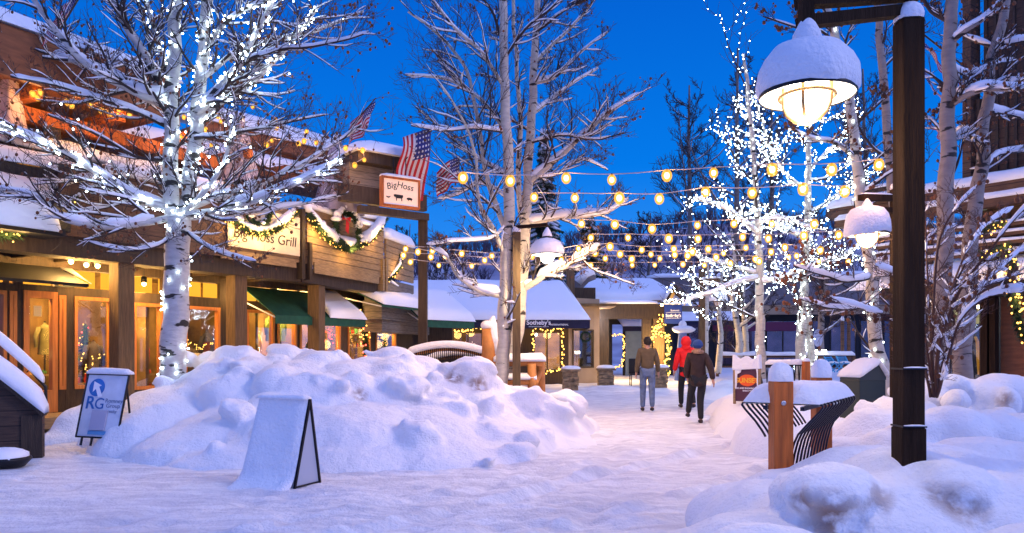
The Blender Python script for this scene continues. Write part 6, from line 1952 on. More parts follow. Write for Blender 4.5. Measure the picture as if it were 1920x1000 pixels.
# snow-plastered A-board, nearer
A0, A1 = P(447, 900, 7.95), P(550, 912, 7.70)
t = root('sandwich_board', A0, 'A-board completely plastered with snow, only its black side frame showing', 'sign board')
r_ = Vector((A1.x - A0.x, A1.y - A0.y, 0)).normalized(); bk = Vector((-r_.y, r_.x, 0)); Wd = .62; Hh = .93
TL, TR = Vector((A0.x + .03, A0.y, .0)) + bk * .20, Vector((A1.x, A1.y, 0)) + bk * .20
g = -.02
BLf, BRf = Vector((A0.x, A0.y, g)), Vector((A1.x, A1.y, g))
BRb = BRf + bk * .42 + r_ * .02
TLp = BLf + bk * .20 + Vector((0, 0, Hh)) + r_ * .11; TRp = BRf + bk * .20 + Vector((0, 0, Hh)) + r_ * .05
c = MB(); c.hexa([BLf, BRf, BRf + bk * .02, BLf + bk * .02, TLp, TRp, TRp + bk * .02, TLp + bk * .02]); c.build('front_panel', M['board'] if 'board' in M else mat('dull_board', (.4, .42, .5), .7), t)
c = MB(); BLb = BLf + bk * .42; c.hexa([BLb, BRb, BRb + bk * .02, BLb + bk * .02, TLp, TRp, TRp + bk * .02, TLp + bk * .02]); c.build('back_panel', mat('grey_board', (.30, .33, .42), .7), t)
c = MB(); off = r_ * .012
c.beam(BRf + off, TRp + off, .022, .022); c.beam(BRb + off, TRp + off, .022, .022); c.beam(BRf + off + Vector((0, 0, .03)), BRb + off + Vector((0, 0, .03)), .016, .016); c.build('side_frame', M['black_metal'], t)
c = MB(); c.add([BRf + off * .3, BRb + off * .3, TRp + off * .3, BRf, BRb, TRp], [(0, 1, 2), (5, 4, 3)]); c.build('side_cloth', mat('pale_side_cloth', (.38, .42, .52), .8), t)
# plastered snow: a real layer, thick, flaring at the foot
c = MB(); nu, nv = 16, 20
for j in range(nv + 1):
    v = j / nv
    for i in range(nu + 1):
        u = i / nu
        q = BLf.lerp(BRf, u).lerp(TLp.lerp(TRp, u), v)
        ed = min(1, min(u, 1 - u) / .06); ed2 = min(1, (1 - v) / .05)
        th = .035 + .015 * mnoise.noise(q * 5) ; th *= sqrt(max(0, 1 - (1 - ed) ** 2)) if u < .5 else (.55 + .45 * ed)
        th += .16 * max(0, 1 - v / .18) ** 2 * (.4 + .6 * ed)
        lf = -.07 * max(0, 1 - v / .25) ** 2 * (1 - u) ** 2
        c.v.append(tuple(q - bk * th + r_ * lf + Vector((0, 0, .02 * (v > .97)))))
for j in range(nv):
    for i in range(nu): q = j * (nu + 1) + i; c.f.append((q, q + 1, q + nu + 2, q + nu + 1)); c.m.append(0)
c.build('snow_plaster', M['snow'], t, smooth=True)
c = MB(); snow_strip(c, TLp - bk * .01, TRp - bk * .01, .12, .045, 8, 12, .2); c.build('snow', M['snow'], t, smooth=True)

# orange-and-purple board with scalloped snow
S0, S1 = P(1376, 738, 13.6), P(1425, 722, 13.3)
Fb = Frame((S0.x, S0.y), (S1.x, S1.y)); zb0, zb1 = P(0, 742, 13.6).z, P(0, 688, 13.6).z
t = root('sandwich_board', S0, 'plum and orange A-board with SUNSET lettering under a scalloped snow crest', 'sign board')
c = MB(); Fb.box(c, .03, Fb.L - .03, -.025, 0, zb0 - .1, zb1 + .02); c.build('panel', mat('plum_board', (.075, .022, .045), .7), t)
c = MB(); Fb.box(c, -.01, .03, -.03, .015, zb0 - .15, zb1 + .05); Fb.box(c, Fb.L - .03, Fb.L + .01, -.03, .015, zb0 - .15, zb1 + .05); Fb.box(c, .03, Fb.L - .03, -.03, .015, zb1 + .02, zb1 + .05); c.build('frame', M['tan_wood'], t)
c = MB(); c.beam(Fb.p(.05, -.03, zb1), Fb.p(.05, -.4, zb0), .03, .03); c.beam(Fb.p(Fb.L - .05, -.03, zb1), Fb.p(Fb.L - .05, -.4, zb0), .03, .03); c.build('back_leg', M['dark_wood'], t)
c = MB(); nn = 26; top_ = []
for i in range(nn + 1):
    u = i / nn; h = .10 + .085 * (cos(u * 4 * pi) * .5 + .5) + .02 * sin(u * 9)
    top_.append(Fb.p(u * Fb.L * 1.03 - .01, .05, zb1 + .03 + h))
c.poly([Fb.p(-.02, .05, zb1 - .06)] + top_ + [Fb.p(Fb.L + .02, .05, zb1 - .03)], Fb.N * -.12); o = c.build('snow_crest', M['snow'], t, bevel=.02)
cxx, czz = Fb.L * .52, (zb0 + zb1) / 2 + .02
c = MB(); c.poly([Fb.p(cxx + .155 * cos(i * pi / 16), .003, czz + .105 * sin(i * pi / 16)) for i in range(32)], Fb.N * .004); c.build('orange_oval', mat('orange_paint', (.80, .10, .01), .5), t)
text_obj('lettering', 'SUNSET', mat('yellow_paint', (.85, .40, .02), .5), t, Fb.p(cxx, .011, czz - .04), Fb.D, (0, 0, 1), .118, .002, bold=.004)
text_obj('lettering', 'SKI AND SNOWBOARD', M['white_letter'], t, Fb.p(cxx, .004, czz - .155), Fb.D, (0, 0, 1), .038, .001, bold=.001)
text_obj('lettering', 'SINCE 1973', M['white_letter'], t, Fb.p(cxx, .004, czz - .20), Fb.D, (0, 0, 1), .034, .001, bold=.001)
c = MB(); c.poly([Fb.p(x, .004, z_) for x, z_ in ((.03, zb1), (.16, zb1), (.13, zb1 - .10), (.07, zb1 - .13), (.06, zb0 + .2), (.045, zb0 + .12), (.03, zb0 + .15))], Fb.N * .02); c.build('snow_patch', M['snow'], t)
c = MB(); c.poly([Fb.p(x, .004, z_) for x, z_ in ((Fb.L - .03, zb1), (Fb.L - .07, zb1), (Fb.L - .05, zb1 - .12), (Fb.L - .05, zb1 - .3), (Fb.L - .03, zb0 + .05))], Fb.N * .02); c.build('snow_patch', M['snow'], t)

# ---------------------------------------------------------------- log bench by the middle aspens
B0 = Vector((P(922, 0, 14.6).x, 14.6, .42))
lb = root('log_bench', B0, 'rustic peeled-log bench loaded with snow behind the middle aspens', 'bench')
xa, xb = P(925, 0, 14.4).x, P(1018, 0, 14.4).x
def lg(a_, b__, r, m='log_wood'):
    c = MB(); c.tube([a_, (Vector(a_) + Vector(b__)) / 2 + Vector((0, 0, .01)), b__], [r, r * 1.04, r], 10); return c
zt = P(0, 682, 14.4).z
for nm, a_, b__, r in (('top_rail', (xa, 14.4, zt), (xb, 14.4, zt), .055), ('back_rail', (xa, 14.8, zt - .02), (xb + .05, 14.8, zt - .02), .05), ('seat_rail', (xa, 14.35, zt - .36), (xb - .1, 14.35, zt - .36), .06), ('seat_rail', (xa, 14.35, zt - .52), (xb - .1, 14.35, zt - .52), .05)):
    lg(a_, b__, r).build(nm, M['log_wood'], lb, smooth=True)
for x_, y_, h_ in ((xb - .20, 14.35, zt), (xb - .02, 14.7, zt + .03), (xa + .05, 14.4, zt)):
    lg((x_, y_, zt - .85), (x_ - .02, y_, h_), .085).build('leg', M['log_wood'], lb, smooth=True)
lg((xb - .22, 14.36, zt - .55), (xb, 14.72, zt - .1), .05).build('arm_log', M['log_wood'], lb, smooth=True)
for a_, b__, w_, h_ in (((xa, 14.55, zt + .04), (xb + .05, 14.58, zt + .04), .55, .16), ((xa, 14.45, zt - .31), (xb - .12, 14.45, zt - .31), .35, .13), ((xa, 14.4, zt - .48), (xb - .12, 14.4, zt - .48), .12, .05)):
    c = MB(); snow_strip(c, a_, b__, w_, h_, 3, 14); c.build('snow', M['snow'], lb, smooth=True)
# the thick log post with its spire of snow
q = P(917, 612, 14.9)
t = root('log_post', (q.x, 14.9, .4), 'thick upright log post with a tall spire of snow left of the middle aspen', 'post')
c = MB(); c.tube([(q.x - .02, 14.9, .2), (q.x, 14.9, q.z - .35), (q.x - .02, 14.9, q.z - .05)], [.15, .14, .12], 12); c.build('log', M['log_wood'], t, smooth=True)
c = MB(); c.tube([(q.x + .1, 14.95, q.z - .55), (q.x + .10, 14.9, q.z - .1), (q.x + .06, 14.9, q.z + .08), (q.x + .09, 14.9, q.z + .2)], [.12, .13, .09, .02], 10); c.ell((q.x - .03, 14.9, q.z + .02), .14, .14, .10, 12, 8); c.build('snow', M['snow'], t, smooth=True)
# footbridge rails
t = root('footbridge', P(830, 690, 17.5), 'arched footbridge with black railings under snow left of the middle aspens', 'footbridge')
def arch(pxa, pxb, pya, pym, pyb, d):
    out_ = []
    for i in range(17):
        f = i / 16; px_ = pxa + (pxb - pxa) * f; py = pya * (1 - f) ** 2 + 2 * f * (1 - f) * (2 * pym - .5 * pya - .5 * pyb) + pyb * f * f
        out_.append(P(px_, py, d))
    return out_
for k, (ar_, nm) in enumerate(((arch(762, 912, 665, 650, 664, 17.0), 'railing'), (arch(790, 930, 682, 664, 682, 18.6), 'railing'))):
    c = MB(); c.tube(ar_, .03, 6); c.tube([q + Vector((0, 0, -.62)) for q in ar_], .025, 6)
    for i in range(41):
        f = i / 40 * 16; j = min(15, int(f)); q = ar_[j].lerp(ar_[j + 1], f - j); c.tube([q, q + Vector((0, 0, -.62))], .010, 4, False)
    o = c.build(nm, M['black_metal'], t)
    c = MB()
    for i in range(16): pass
    c.tube([q + Vector((0, 0, .05)) for q in ar_], [.03] + [.085] * 15 + [.03], 8); c.build('snow', M['snow'], o, smooth=True)
    c = MB(); c.tube([q + Vector((0, .1, -.06)) for q in ar_], .05, 6); c.build('handrail', M['log_wood'], o)
c = MB(); ar_ = arch(762, 925, 706, 690, 706, 17.8)
for i in range(16):
    a_, b__ = ar_[i], ar_[i + 1]; c.hexa([a_ + Vector((0, -.7, -.1)), b__ + Vector((0, -.7, -.1)), b__ + Vector((0, .7, -.1)), a_ + Vector((0, .7, -.1)), a_ + Vector((0, -.7, 0)), b__ + Vector((0, -.7, 0)), b__ + Vector((0, .7, 0)), a_ + Vector((0, .7, 0))])
c.build('walkway', M['dark_wood'], t)

# ---------------------------------------------------------------- dark bin with gabled snowy lid
q0, q1 = P(1612, 745, 10.6), P(1648, 745, 10.8)
t = root('litter_bin', q0, 'dark green bin with a gabled lid thick with snow beside the leaning aspen', 'bin')
Fz = Frame((q0.x, q0.y), (q1.x + .10, q1.y)); zt = P(0, 713, 10.7).z
c = MB(); Fz.box(c, 0, Fz.L, -.36, 0, .1, zt); c.build('body', mat('dark_green_bin', (.018, .030, .028), .5), t, bevel=.01)
c = MB(); c.poly([Fz.p(.0, .005, zt), Fz.p(Fz.L, .005, zt), Fz.p(Fz.L, .005, zt + .04), Fz.p(Fz.L * .70, .005, zt + .23), Fz.p(.0, .005, zt + .03)], Fz.N * -.36); c.build('lid', mat('bin_lid', (.03, .04, .04), .5), t)
for a_, b__ in ((Fz.p(-.03, -.17, zt + .04), Fz.p(Fz.L * .70, -.17, zt + .24)), (Fz.p(Fz.L * .68, -.17, zt + .25), Fz.p(Fz.L + .03, -.17, zt + .05))):
    c = MB(); snow_strip(c, a_, b__, .44, .10, 4, 8); c.build('snow', M['snow'], t, smooth=True)

# rails, low posts and the rest of the middle distance on the right
t, a, b_ = post(1505, 1517, 678, 716, 13.8, 'short orange post ending the black railing behind the slatted bench', m='orange_wood', cap=.06)
t = root('black_railing', P(1470, 712, 14), 'black balustrade with a snow-topped rail between the slim aspen and the short orange post', 'railing')
ra, rb_ = P(1436, 684, 14.2), P(1505, 684, 13.9)
c = MB(); c.beam(ra, rb_, .05, .05); c.beam(ra - Vector((0, 0, .42)), rb_ - Vector((0, 0, .42)), .03, .03)
for k in range(17):
    q = ra.lerp(rb_, k / 16); c.beam(q, q - Vector((.03 * (1 if k % 2 else -1), 0, .45)), .016, .016)
c.build('balusters', M['black_metal'], t)
c = MB(); snow_strip(c, ra, rb_, .22, .10, 5, 12); c.build('snow', M['snow'], t, smooth=True)
def fence_rail(pxa, pxb, py, d, label, h=.75):
    a_, b__ = P(pxa, py, d), P(pxb, py, d)
    t = root('timber_railing', a_, label, 'railing', 'brown railings before the far shops')
    c = MB(); c.beam(a_, b__, .08, .09); c.build('top_rail', M['boards_brown'], t)
    c = MB(); c.beam(a_ - Vector((0, 0, .38)), b__ - Vector((0, 0, .38)), .05, .07); c.build('lower_rail', M['boards_brown'], t)
    n = max(2, int((b__ - a_).length / 1.5) + 1)
    for k in range(n):
        q = a_.lerp(b__, k / (n - 1)); c = MB(); c.box(q.x - .05, q.x + .05, q.y - .05, q.y + .05, q.z - h, q.z + .04); c.build('post', M['boards_brown'], t)
    c = MB(); snow_strip(c, a_ + Vector((0, 0, .04)), b__ + Vector((0, 0, .04)), .30, .15, pxa, 20, .4); c.build('snow', M['snow'], t, smooth=True)
fence_rail(1345, 1495, 669, 28, 'brown railing under blue snow behind the orange and purple board')
fence_rail(1510, 1600, 669, 25, 'brown railing under blue snow behind the folding chairs')
# blue folding chairs
def folding_chair(px_, d, label, rot):
    b0 = P(px_, 698, d); t = root('folding_chair', b0, label, 'chair', 'blue folding chairs'); m = mat('blue_paint', (.04, .28, .55), .6)
    r = Vector((cos(rot), sin(rot), 0)); f_ = Vector((-r.y, r.x, 0))
    def q(u, v, z): return b0 + r * u + f_ * v + Vector((0, 0, z))
    for sg in (0, .5):
        c = MB(); c.beam(q(sg, -.3, 0), q(sg, .35, .78), .05, .05); c.build('leg', m, t); c = MB(); c.beam(q(sg, .3, 0), q(sg, -.3, .5), .05, .05); c.build('leg', m, t)
    c = MB(); c.beam(q(.0, .0, .42), q(.5, .0, .42), .42, .04); c.build('seat', m, t)
    c = MB()
    for k in range(3): c.beam(q(0, .26 + .03 * k, .56 + .09 * k), q(.5, .26 + .03 * k, .56 + .09 * k), .03, .06)
    c.build('backrest', m, t)
    c = MB(); snow_strip(c, q(0, 0, .45), q(.5, 0, .45), .40, .10, 3); c.build('snow', M['snow'], t, smooth=True)
    t.scale = (.62, .62, .62)
folding_chair(1556, 23.5, 'left blue folding chair below the brown railing', .5)
folding_chair(1576, 23.0, 'right blue folding chair below the brown railing', .2)
for k, (px0, px1) in enumerate(((1577, 1582), (1589, 1594))):
    post(px0, px1, 602, 690, 25, ('left' if k == 0 else 'right') + ' thin red-brown post with a snow knob before the far doorway', m='boards_brown', cap=.16)
# white oval sign with two lamps
q = P(1534, 634, 25.5)
t = root('oval_sign', (q.x, q.y, .5), 'pale oval sign on a stake between the lit aspens and the folding chairs', 'sign')
c = MB(); c.poly([q + Vector((cos(i * pi / 12) * .16, 0, sin(i * pi / 12) * .30)) for i in range(24)], (0, .04, 0)); c.build('plate', mat('pale_plate', (.35, .38, .55), .6), t)
c = MB(); c.beam((q.x, q.y + .05, .5), (q.x, q.y + .05, q.z), .05, .05); c.build('stake', M['dark_wood'], t)
for k, px_ in enumerate((1528, 1545)):
    q = P(px_, 660, 24.5); t = root('path_light', q, ('left' if k == 0 else 'right') + ' of two small warm path lights under the oval sign', 'lamp', 'small path lights')
    c = MB(); c.box(q.x - .06, q.x + .06, q.y - .06, q.y + .06, q.z - .08, q.z + .06); c.build('lens', M['globe_lit'], t)
    c = MB(); c.box(q.x - .08, q.x + .08, q.y - .08, q.y + .08, q.z + .06, q.z + .09); c.beam((q.x, q.y, q.z - .5), (q.x, q.y, q.z - .08), .03, .03); c.build('housing', M['black_metal'], t)
# closed blue-striped umbrella and cafe furniture near the lit column
q = P(1280, 690, 27)
t = root('closed_umbrella', (q.x, q.y, .3), 'tall closed blue-striped umbrella left of the person in red', 'umbrella')
c = MB(); c.lathe((q.x, q.y, .35), [(.30, .05), (.27, .4), (.2, 1.2), (.13, 1.9), (.05, 2.1), (.01, 2.15)], 16); o = c.build('canopy', mat('striped_cloth', (.06, .10, .28), .8, vscale=9, stretch=(6, 6, .1), col2=(.25, .32, .55)), t, smooth=True)
c = MB(); c.ell((q.x + .02, q.y, 2.25), .42, .42, .14, 14, 8, .2, 3); c.ell((q.x, q.y, 2.4), .15, .15, .18, 10, 8); c.build('snow', M['snow'], t, smooth=True)
c = MB(); c.tube([(q.x, q.y, .1), (q.x, q.y, 2.5)], .03, 8); c.build('pole', M['black_metal'], t)
q = P(1192, 700, 26.5)
t = root('cafe_chair', (q.x, q.y, q.z), 'small dark chair at a snowy table before the far porch', 'chair')
g_ = gz(q.x, q.y) - .05
c = MB(); c.box(q.x - .22, q.x + .2, 26.3, 26.7, g_ + .42, g_ + .47); c.build('seat', M['black_metal'], t)
c = MB(); c.box(q.x - .22, q.x + .2, 26.66, 26.7, g_ + .47, g_ + 1.0); c.build('backrest', M['black_metal'], t)
for x_ in (-.2, .17):
    for y_ in (26.32, 26.66): c = MB(); c.box(q.x + x_, q.x + x_ + .03, y_, y_ + .03, g_, g_ + .42); c.build('leg', M['black_metal'], t)
q = P(1222, 700, 26.8)
t = root('cafe_table', (q.x, q.y, g_), 'dark cafe table with snow on it beside the lit stone pier', 'table')
c = MB(); c.box(q.x - .5, q.x + .25, 26.6, 27.1, g_ + .62, g_ + .66); c.build('tabletop', M['black_metal'], t)
for x_ in (-.45, .18): c = MB(); c.box(q.x + x_, q.x + x_ + .04, 26.7, 26.74, g_, g_ + .62); c.build('leg', M['black_metal'], t)
c = MB(); snow_strip(c, (q.x - .5, 26.85, g_ + .66), (q.x + .25, 26.85, g_ + .66), .5, .1, 3); c.build('snow', M['snow'], t, smooth=True)
def halo_shell():
    m = emit_mat('amber_halo_shell', (1.0, .47, .07), 1.5)  # glowing see-through shell that imitates the golden halo around a bulb
    n = m.node_tree; e_ = n.nodes['Emission']; o = n.nodes['Material Output']
    tr_ = n.nodes.new('ShaderNodeBsdfTransparent'); tr_.inputs[0].default_value = (1, .85, .6, 1)
    mi = n.nodes.new('ShaderNodeMixShader'); mi.inputs[0].default_value = .55
    n.links.new(tr_.outputs[0], mi.inputs[1]); n.links.new(e_.outputs[0], mi.inputs[2]); n.links.new(mi.outputs[0], o.inputs[0])
    m.cycles.emission_sampling = 'NONE'
    return m
M['halo_amber'] = halo_shell()
# ---------------------------------------------------------------- warm globes strung across the lane
BULB_R = .033
def string_row(name, pts2, label, sag=.06, r=BULB_R, m='bulb_warm', ends=(), drop=.07, group='strings of warm globes over the lane', power=7):
    """pts2: bulb places; the cable runs above them"""
    t = root(name, pts2[0], label, 'light string', group)
    top = [Vector(q) + Vector((0, 0, drop)) for q in pts2]
    line = ([Vector(ends[0])] if ends else []) + top + ([Vector(ends[1])] if ends else [])
    path = []
    for i in range(len(line) - 1):
        a, b_ = line[i], line[i + 1]
        for j in range(4): f = j / 4; path.append(a.lerp(b_, f) - Vector((0, 0, sag * (a - b_).length * f * (1 - f))))
    path.append(line[-1])
    c = MB(); c.tube(path, .007, 5); c.build('cable', M['cable_snow'], t)
    me = bulb_mesh(r, m); gl = bulb_mesh(r * 2.0, 'halo_amber')
    c = MB(); c.lathe((0, 0, 0), [(.013, r * .8), (.015, drop), (.005, drop + .01)], 8); so = c.build('socket', M['cable'], t); sm = so.data
    for k, q in enumerate(pts2):
        o = bpy.data.objects.new('bulb', gl); COL.objects.link(o); o.parent = t; o.location = Vector(q) - t.location  # halo shell, drawn wider than the bulb inside it
        o.scale = (1, 1, 1); rk = random.Random(k * 31 + len(pts2)).uniform(.78, 1.15); o.scale = (rk, rk, rk * 1.05)
        o2 = bpy.data.objects.new('filament', me); COL.objects.link(o2); o2.parent = o
        if k == 0: so.location = o.location; 
        else:
            o = bpy.data.objects.new('socket', sm); COL.objects.link(o); o.parent = t; o.location = Vector(q) - t.location
    so.data = sm
    # socket mesh is written about the string's own origin
    for v in sm.vertices: v.co = v.co + t.location
    if power:
        for q in pts2[::2]: light('glow', Vector(q) - Vector((0, 0, r * 1.5)), (1, .55, .20), power, r, parent=t)
    return t
def row(pixels, z, jit=0): 
    out_ = []
    for px_, py in pixels:
        d = (z - HC) * FPX / (YH - py); q = P(px_, py, d); rj = random.Random(px_ * 7 + py); out_.append(q + Vector((rj.uniform(-.05, .05), rj.uniform(-.1, .1), rj.uniform(-.035, .03))))
    return out_
EL = Vector((-3.6, 20.9, 4.6))
string_row('globe_string', row([(870, 333), (962, 335), (1055, 333), (1145, 335), (1245, 330), (1343, 327), (1443, 318), (1550, 315), (1660, 303)], 3.5), 'nearest and highest string of warm globes, from the flags to the tall post', power=30)
string_row('globe_string', row([(1000, 372), (1082, 370), (1157, 374), (1243, 366), (1325, 362), (1410, 358), (1498, 355), (1595, 353)], 3.5), 'second string of warm globes from the front, just below the nearest one', power=30)
string_row('globe_string', row([(1085, 422), (1155, 423), (1225, 425), (1303, 422), (1377, 420), (1452, 420), (1525, 418)], 3.4), 'third string of warm globes, crossing in front of the middle lantern level', power=30)
string_row('globe_string', row([(765, 466), (815, 468), (868, 475), (920, 478), (973, 481), (1000, 478), (1081, 462), (1142, 463), (1207, 466), (1268, 467), (1330, 468), (1395, 465), (1468, 465), (1545, 468)], 3.4), 'fourth string of warm globes with small even spacing', power=30)
string_row('globe_string', row([(758, 480), (805, 484), (888, 497), (950, 496), (1000, 484), (1055, 486), (1072, 486), (1131, 486), (1183, 484), (1235, 485), (1286, 482), (1345, 482), (1413, 484), (1475, 482), (1535, 488), (1590, 490), (1640, 492)], 3.4), 'fifth string of warm globes overlapping the fourth', power=30)
string_row('globe_string', row([(768, 494), (820, 495), (940, 500), (1032, 498), (1105, 498), (1182, 498), (1228, 497), (1276, 497), (1325, 495), (1373, 494), (1425, 492), (1500, 498)], 3.4), 'lowest and farthest string of warm globes above the shop roofs', power=30)
string_row('globe_string', row([(1110, 445), (1172, 448), (1250, 446), (1312, 449), (1388, 446), (1442, 448), (1508, 445), (1570, 440)], 3.4), 'seventh string of warm globes, between the third and fourth at the right', power=20)
string_row('globe_string', row([(782, 474), (838, 480), (905, 486), (1120, 474), (1160, 476), (1222, 475), (1260, 478), (1300, 474), (1360, 476), (1440, 474), (1500, 476)], 3.4), 'eighth string of warm globes, woven between the fourth and fifth', power=16)
# amber globes under the restaurant eave
def on(Fr, v, lst): return [Fr.p(Fr.u(a, v), v, Fr.z(a, b_, v)) for a, b_ in lst]
string_row('amber_string', on(DK, -.35, [(61, 176), (75, 174), (71, 184), (127, 192), (134, 198), (170, 198), (190, 208), (206, 213), (222, 206), (243, 217), (298, 218)]), 'amber globes strung under the big orange eave at the upper left', r=.026, m='bulb_amber', group='amber globes of the restaurant', power=20, drop=.05)
string_row('amber_string', on(DK, -.5, [(345, 220), (385, 243), (408, 218), (414, 228), (413, 256), (396, 273), (338, 257)]), 'amber globes between and right of the lit aspen stems', r=.026, m='bulb_amber', group='amber globes of the restaurant', power=20, drop=.05)
string_row('amber_string', [P(x, y, 16.2 + (x - 470) * .006) for x, y in [(474, 200), (517, 225), (519, 240), (500, 272), (510, 264), (560, 270), (575, 247), (570, 265), (593, 268), (648, 278), (680, 282), (683, 300), (665, 310)]], 'amber globes over the deck left of the hanging sign', r=.028, m='bulb_amber', group='amber globes of the restaurant', power=20, drop=.05)

# ---------------------------------------------------------------- fir garlands and wreaths
def fir(c, path, r, dens, rng, k=1.0):
    """path wrapped in needle sprays"""
    for i in range(len(path) - 1):
        a, b_ = path[i], path[i + 1]; L = (b_ - a).length; d = (b_ - a).normalized()
        for _ in range(max(1, int(L * dens))):
            p_ = a.lerp(b_, rng.random()); v = Vector((rng.gauss(0, 1), rng.gauss(0, 1), rng.gauss(0, 1))); v = (v - d * v.dot(d) * .5).normalized()
            l = r * rng.uniform(.6, 1.25); e_ = p_ + v * l + d * l * .4; s_ = v.cross(d).normalized() * r * .16 * k
            c.add([p_ - s_, p_ + s_, e_], [(0, 1, 2)]); c.add([p_ + v * l * .3, p_ + v * l * .55 + s_ * 2.2 + d * l * .2, e_ * .5 + p_ * .5], [(0, 1, 2)])
def garland(name, path, r, label, seed, nb, m='bulb_gold', br=.013, snow=True, group='lit fir garlands', snow_r=.8, reds=0, dens=420, power=14):
    rng = random.Random(seed); t = root(name, path[0], label, 'garland', group)
    c = MB(); c.tube(path, .02, 5); c.build('cord', M['cable'], t)
    c = MB(); fir(c, path, r, dens, rng); c.build('foliage', M['needles'], t)
    if snow:
        c = MB(); pp = [q + Vector((0, .02, r * .85)) for q in path]; rr = [max(.02, r * snow_r * (.62 + .5 * mnoise.noise(q * 4))) for q in pp]; rr[0] *= .4; rr[-1] *= .4
        c.tube(pp, rr, 9)
        for q in pp[::2]: c.ell(q + Vector((rng.uniform(-.4, .4) * r, rng.uniform(-.4, .4) * r, rng.uniform(0, .3) * r)), r * rng.uniform(.4, .8) * snow_r, r * .6 * snow_r, r * .55 * snow_r, 8, 6)
        c.build('snow', M['snow_soft'], t, smooth=True)
    if power:
        for q in path[2::5]: light('glow', Vector(q) + Vector((.12, -.25, -.12)), (1, .58, .17), power, .12, parent=t)
    for k in range(nb + reds):
        f = rng.random() * (len(path) - 1); i = int(f); q = path[i].lerp(path[i + 1], f - i); v = Vector((rng.gauss(0, 1), -abs(rng.gauss(0, 1)) - .3, rng.gauss(0, .8) - .3)).normalized()
        o = bpy.data.objects.new('bulb', bulb_mesh(br, m if k < nb else 'bulb_red')); COL.objects.link(o); o.parent = t; o.location = q + v * r * rng.uniform(.75, 1.1) - t.location
    return t
def swag(a, b_, sag, n=14):
    a, b_ = Vector(a), Vector(b_); return [a.lerp(b_, i / n) - Vector((0, 0, sag * 4 * (i / n) * (1 - i / n))) for i in range(n + 1)]
dkp = lambda px_, py, v=.14: DK.p(DK.u(px_, v), v, DK.z(px_, py, v))
dk2 = lambda px_, py, v=.14: DK2.p(DK2.u(px_, v), v, DK2.z(px_, py, v))
garland('garland', swag(dkp(425, 404), dkp(556, 396), .44), .125, 'snowy lit garland sagging over the grill name board', 3, 75, snow_r=.9, power=20)
garland('garland', swag(dk2(578, 400), dk2(722, 410), .80), .14, 'deepest lit garland swag, on the tan boards right of the deck corner', 5, 110, snow_r=1.35, power=30)
garland('garland', swag(dkp(-20, 432, .2), dkp(60, 418, .2), .12), .16, 'garland clump at the left edge of the deck beside the snowy roof', 7, 24, snow_r=.6)
garland('garland', swag(dkp(60, 420, .1), dkp(142, 375, .1), .14), .11, 'short garland climbing to the brown deck boards at left', 9, 26, snow_r=.6)
garland('garland', [P(718, 532, 21), P(735, 520, 21.4), P(750, 500, 21.8), P(752, 478, 22)], .10, 'garland trailing down past the end of the deck', 11, 26, snow_r=.7)
def wreath(c0, R, r, label, seed, right=Vector((1, 0, 0)), bow=False, snow=True, tall=1.0, group='wreaths', bulbs=0):
    rng = random.Random(seed); t = root('wreath', c0, label, 'wreath', group)
    path = [Vector(c0) + right * cos(a) * R + Vector((0, 0, sin(a) * R * tall)) for a in [i * pi / 12 for i in range(25)]]
    c = MB(); c.tube(path, r * .35, 6); fir(c, path, r, 420, rng); c.build('foliage', M['needles'], t)
    if snow:
        c = MB()
        for q in path[1:12]: c.ell(q + Vector((0, -.02, r * .55)), r * rng.uniform(.6, 1), r * .6, r * rng.uniform(.4, .8), 8, 6)
        for q in path[13:24:2]: c.ell(q + Vector((rng.uniform(-r, r) * .5, -.03, r * .3)), r * .55, r * .4, r * .35, 8, 6)
        c.build('snow', M['snow_soft'], t, smooth=True)
    if bow:
        q = Vector(c0) + Vector((0, -r * 1.1, R * tall * .55)); bw = M['red_cloth']
        c = MB(); c.poly([q, q + right * .02 + Vector((0, 0, .02)), q + right * .16 + Vector((0, 0, .08)), q + right * .15 - Vector((0, 0, .05))], (0, -.03, 0)); c.poly([q, q - right * .14 + Vector((0, 0, .08)), q - right * .13 - Vector((0, 0, .05))], (0, -.03, 0))
        c.poly([q, q + right * .11 - Vector((0, 0, .08)), q + right * .08 - Vector((0, 0, .36)), q - right * .02 - Vector((0, 0, .3))], (0, -.02, 0)); c.build('bow', bw, t)
    return t
wreath(dkp(484, 400, .15) + Vector((0, 0, .12)), .34, .13, 'dark fir wreath above the name board garland', 3, DK.D, tall=1.1)
wreath(dk2(652, 432, .22) + Vector((0, 0, .0)), .40, .15, 'snowy wreath with a red bow on the deck corner', 5, DK2.D * 1.3, bow=True, tall=1.15)
wreath(P(1098, 632, 26.6), .16, .09, 'plain green wreath hanging at the stucco corner of the far shop', 7, snow=False)

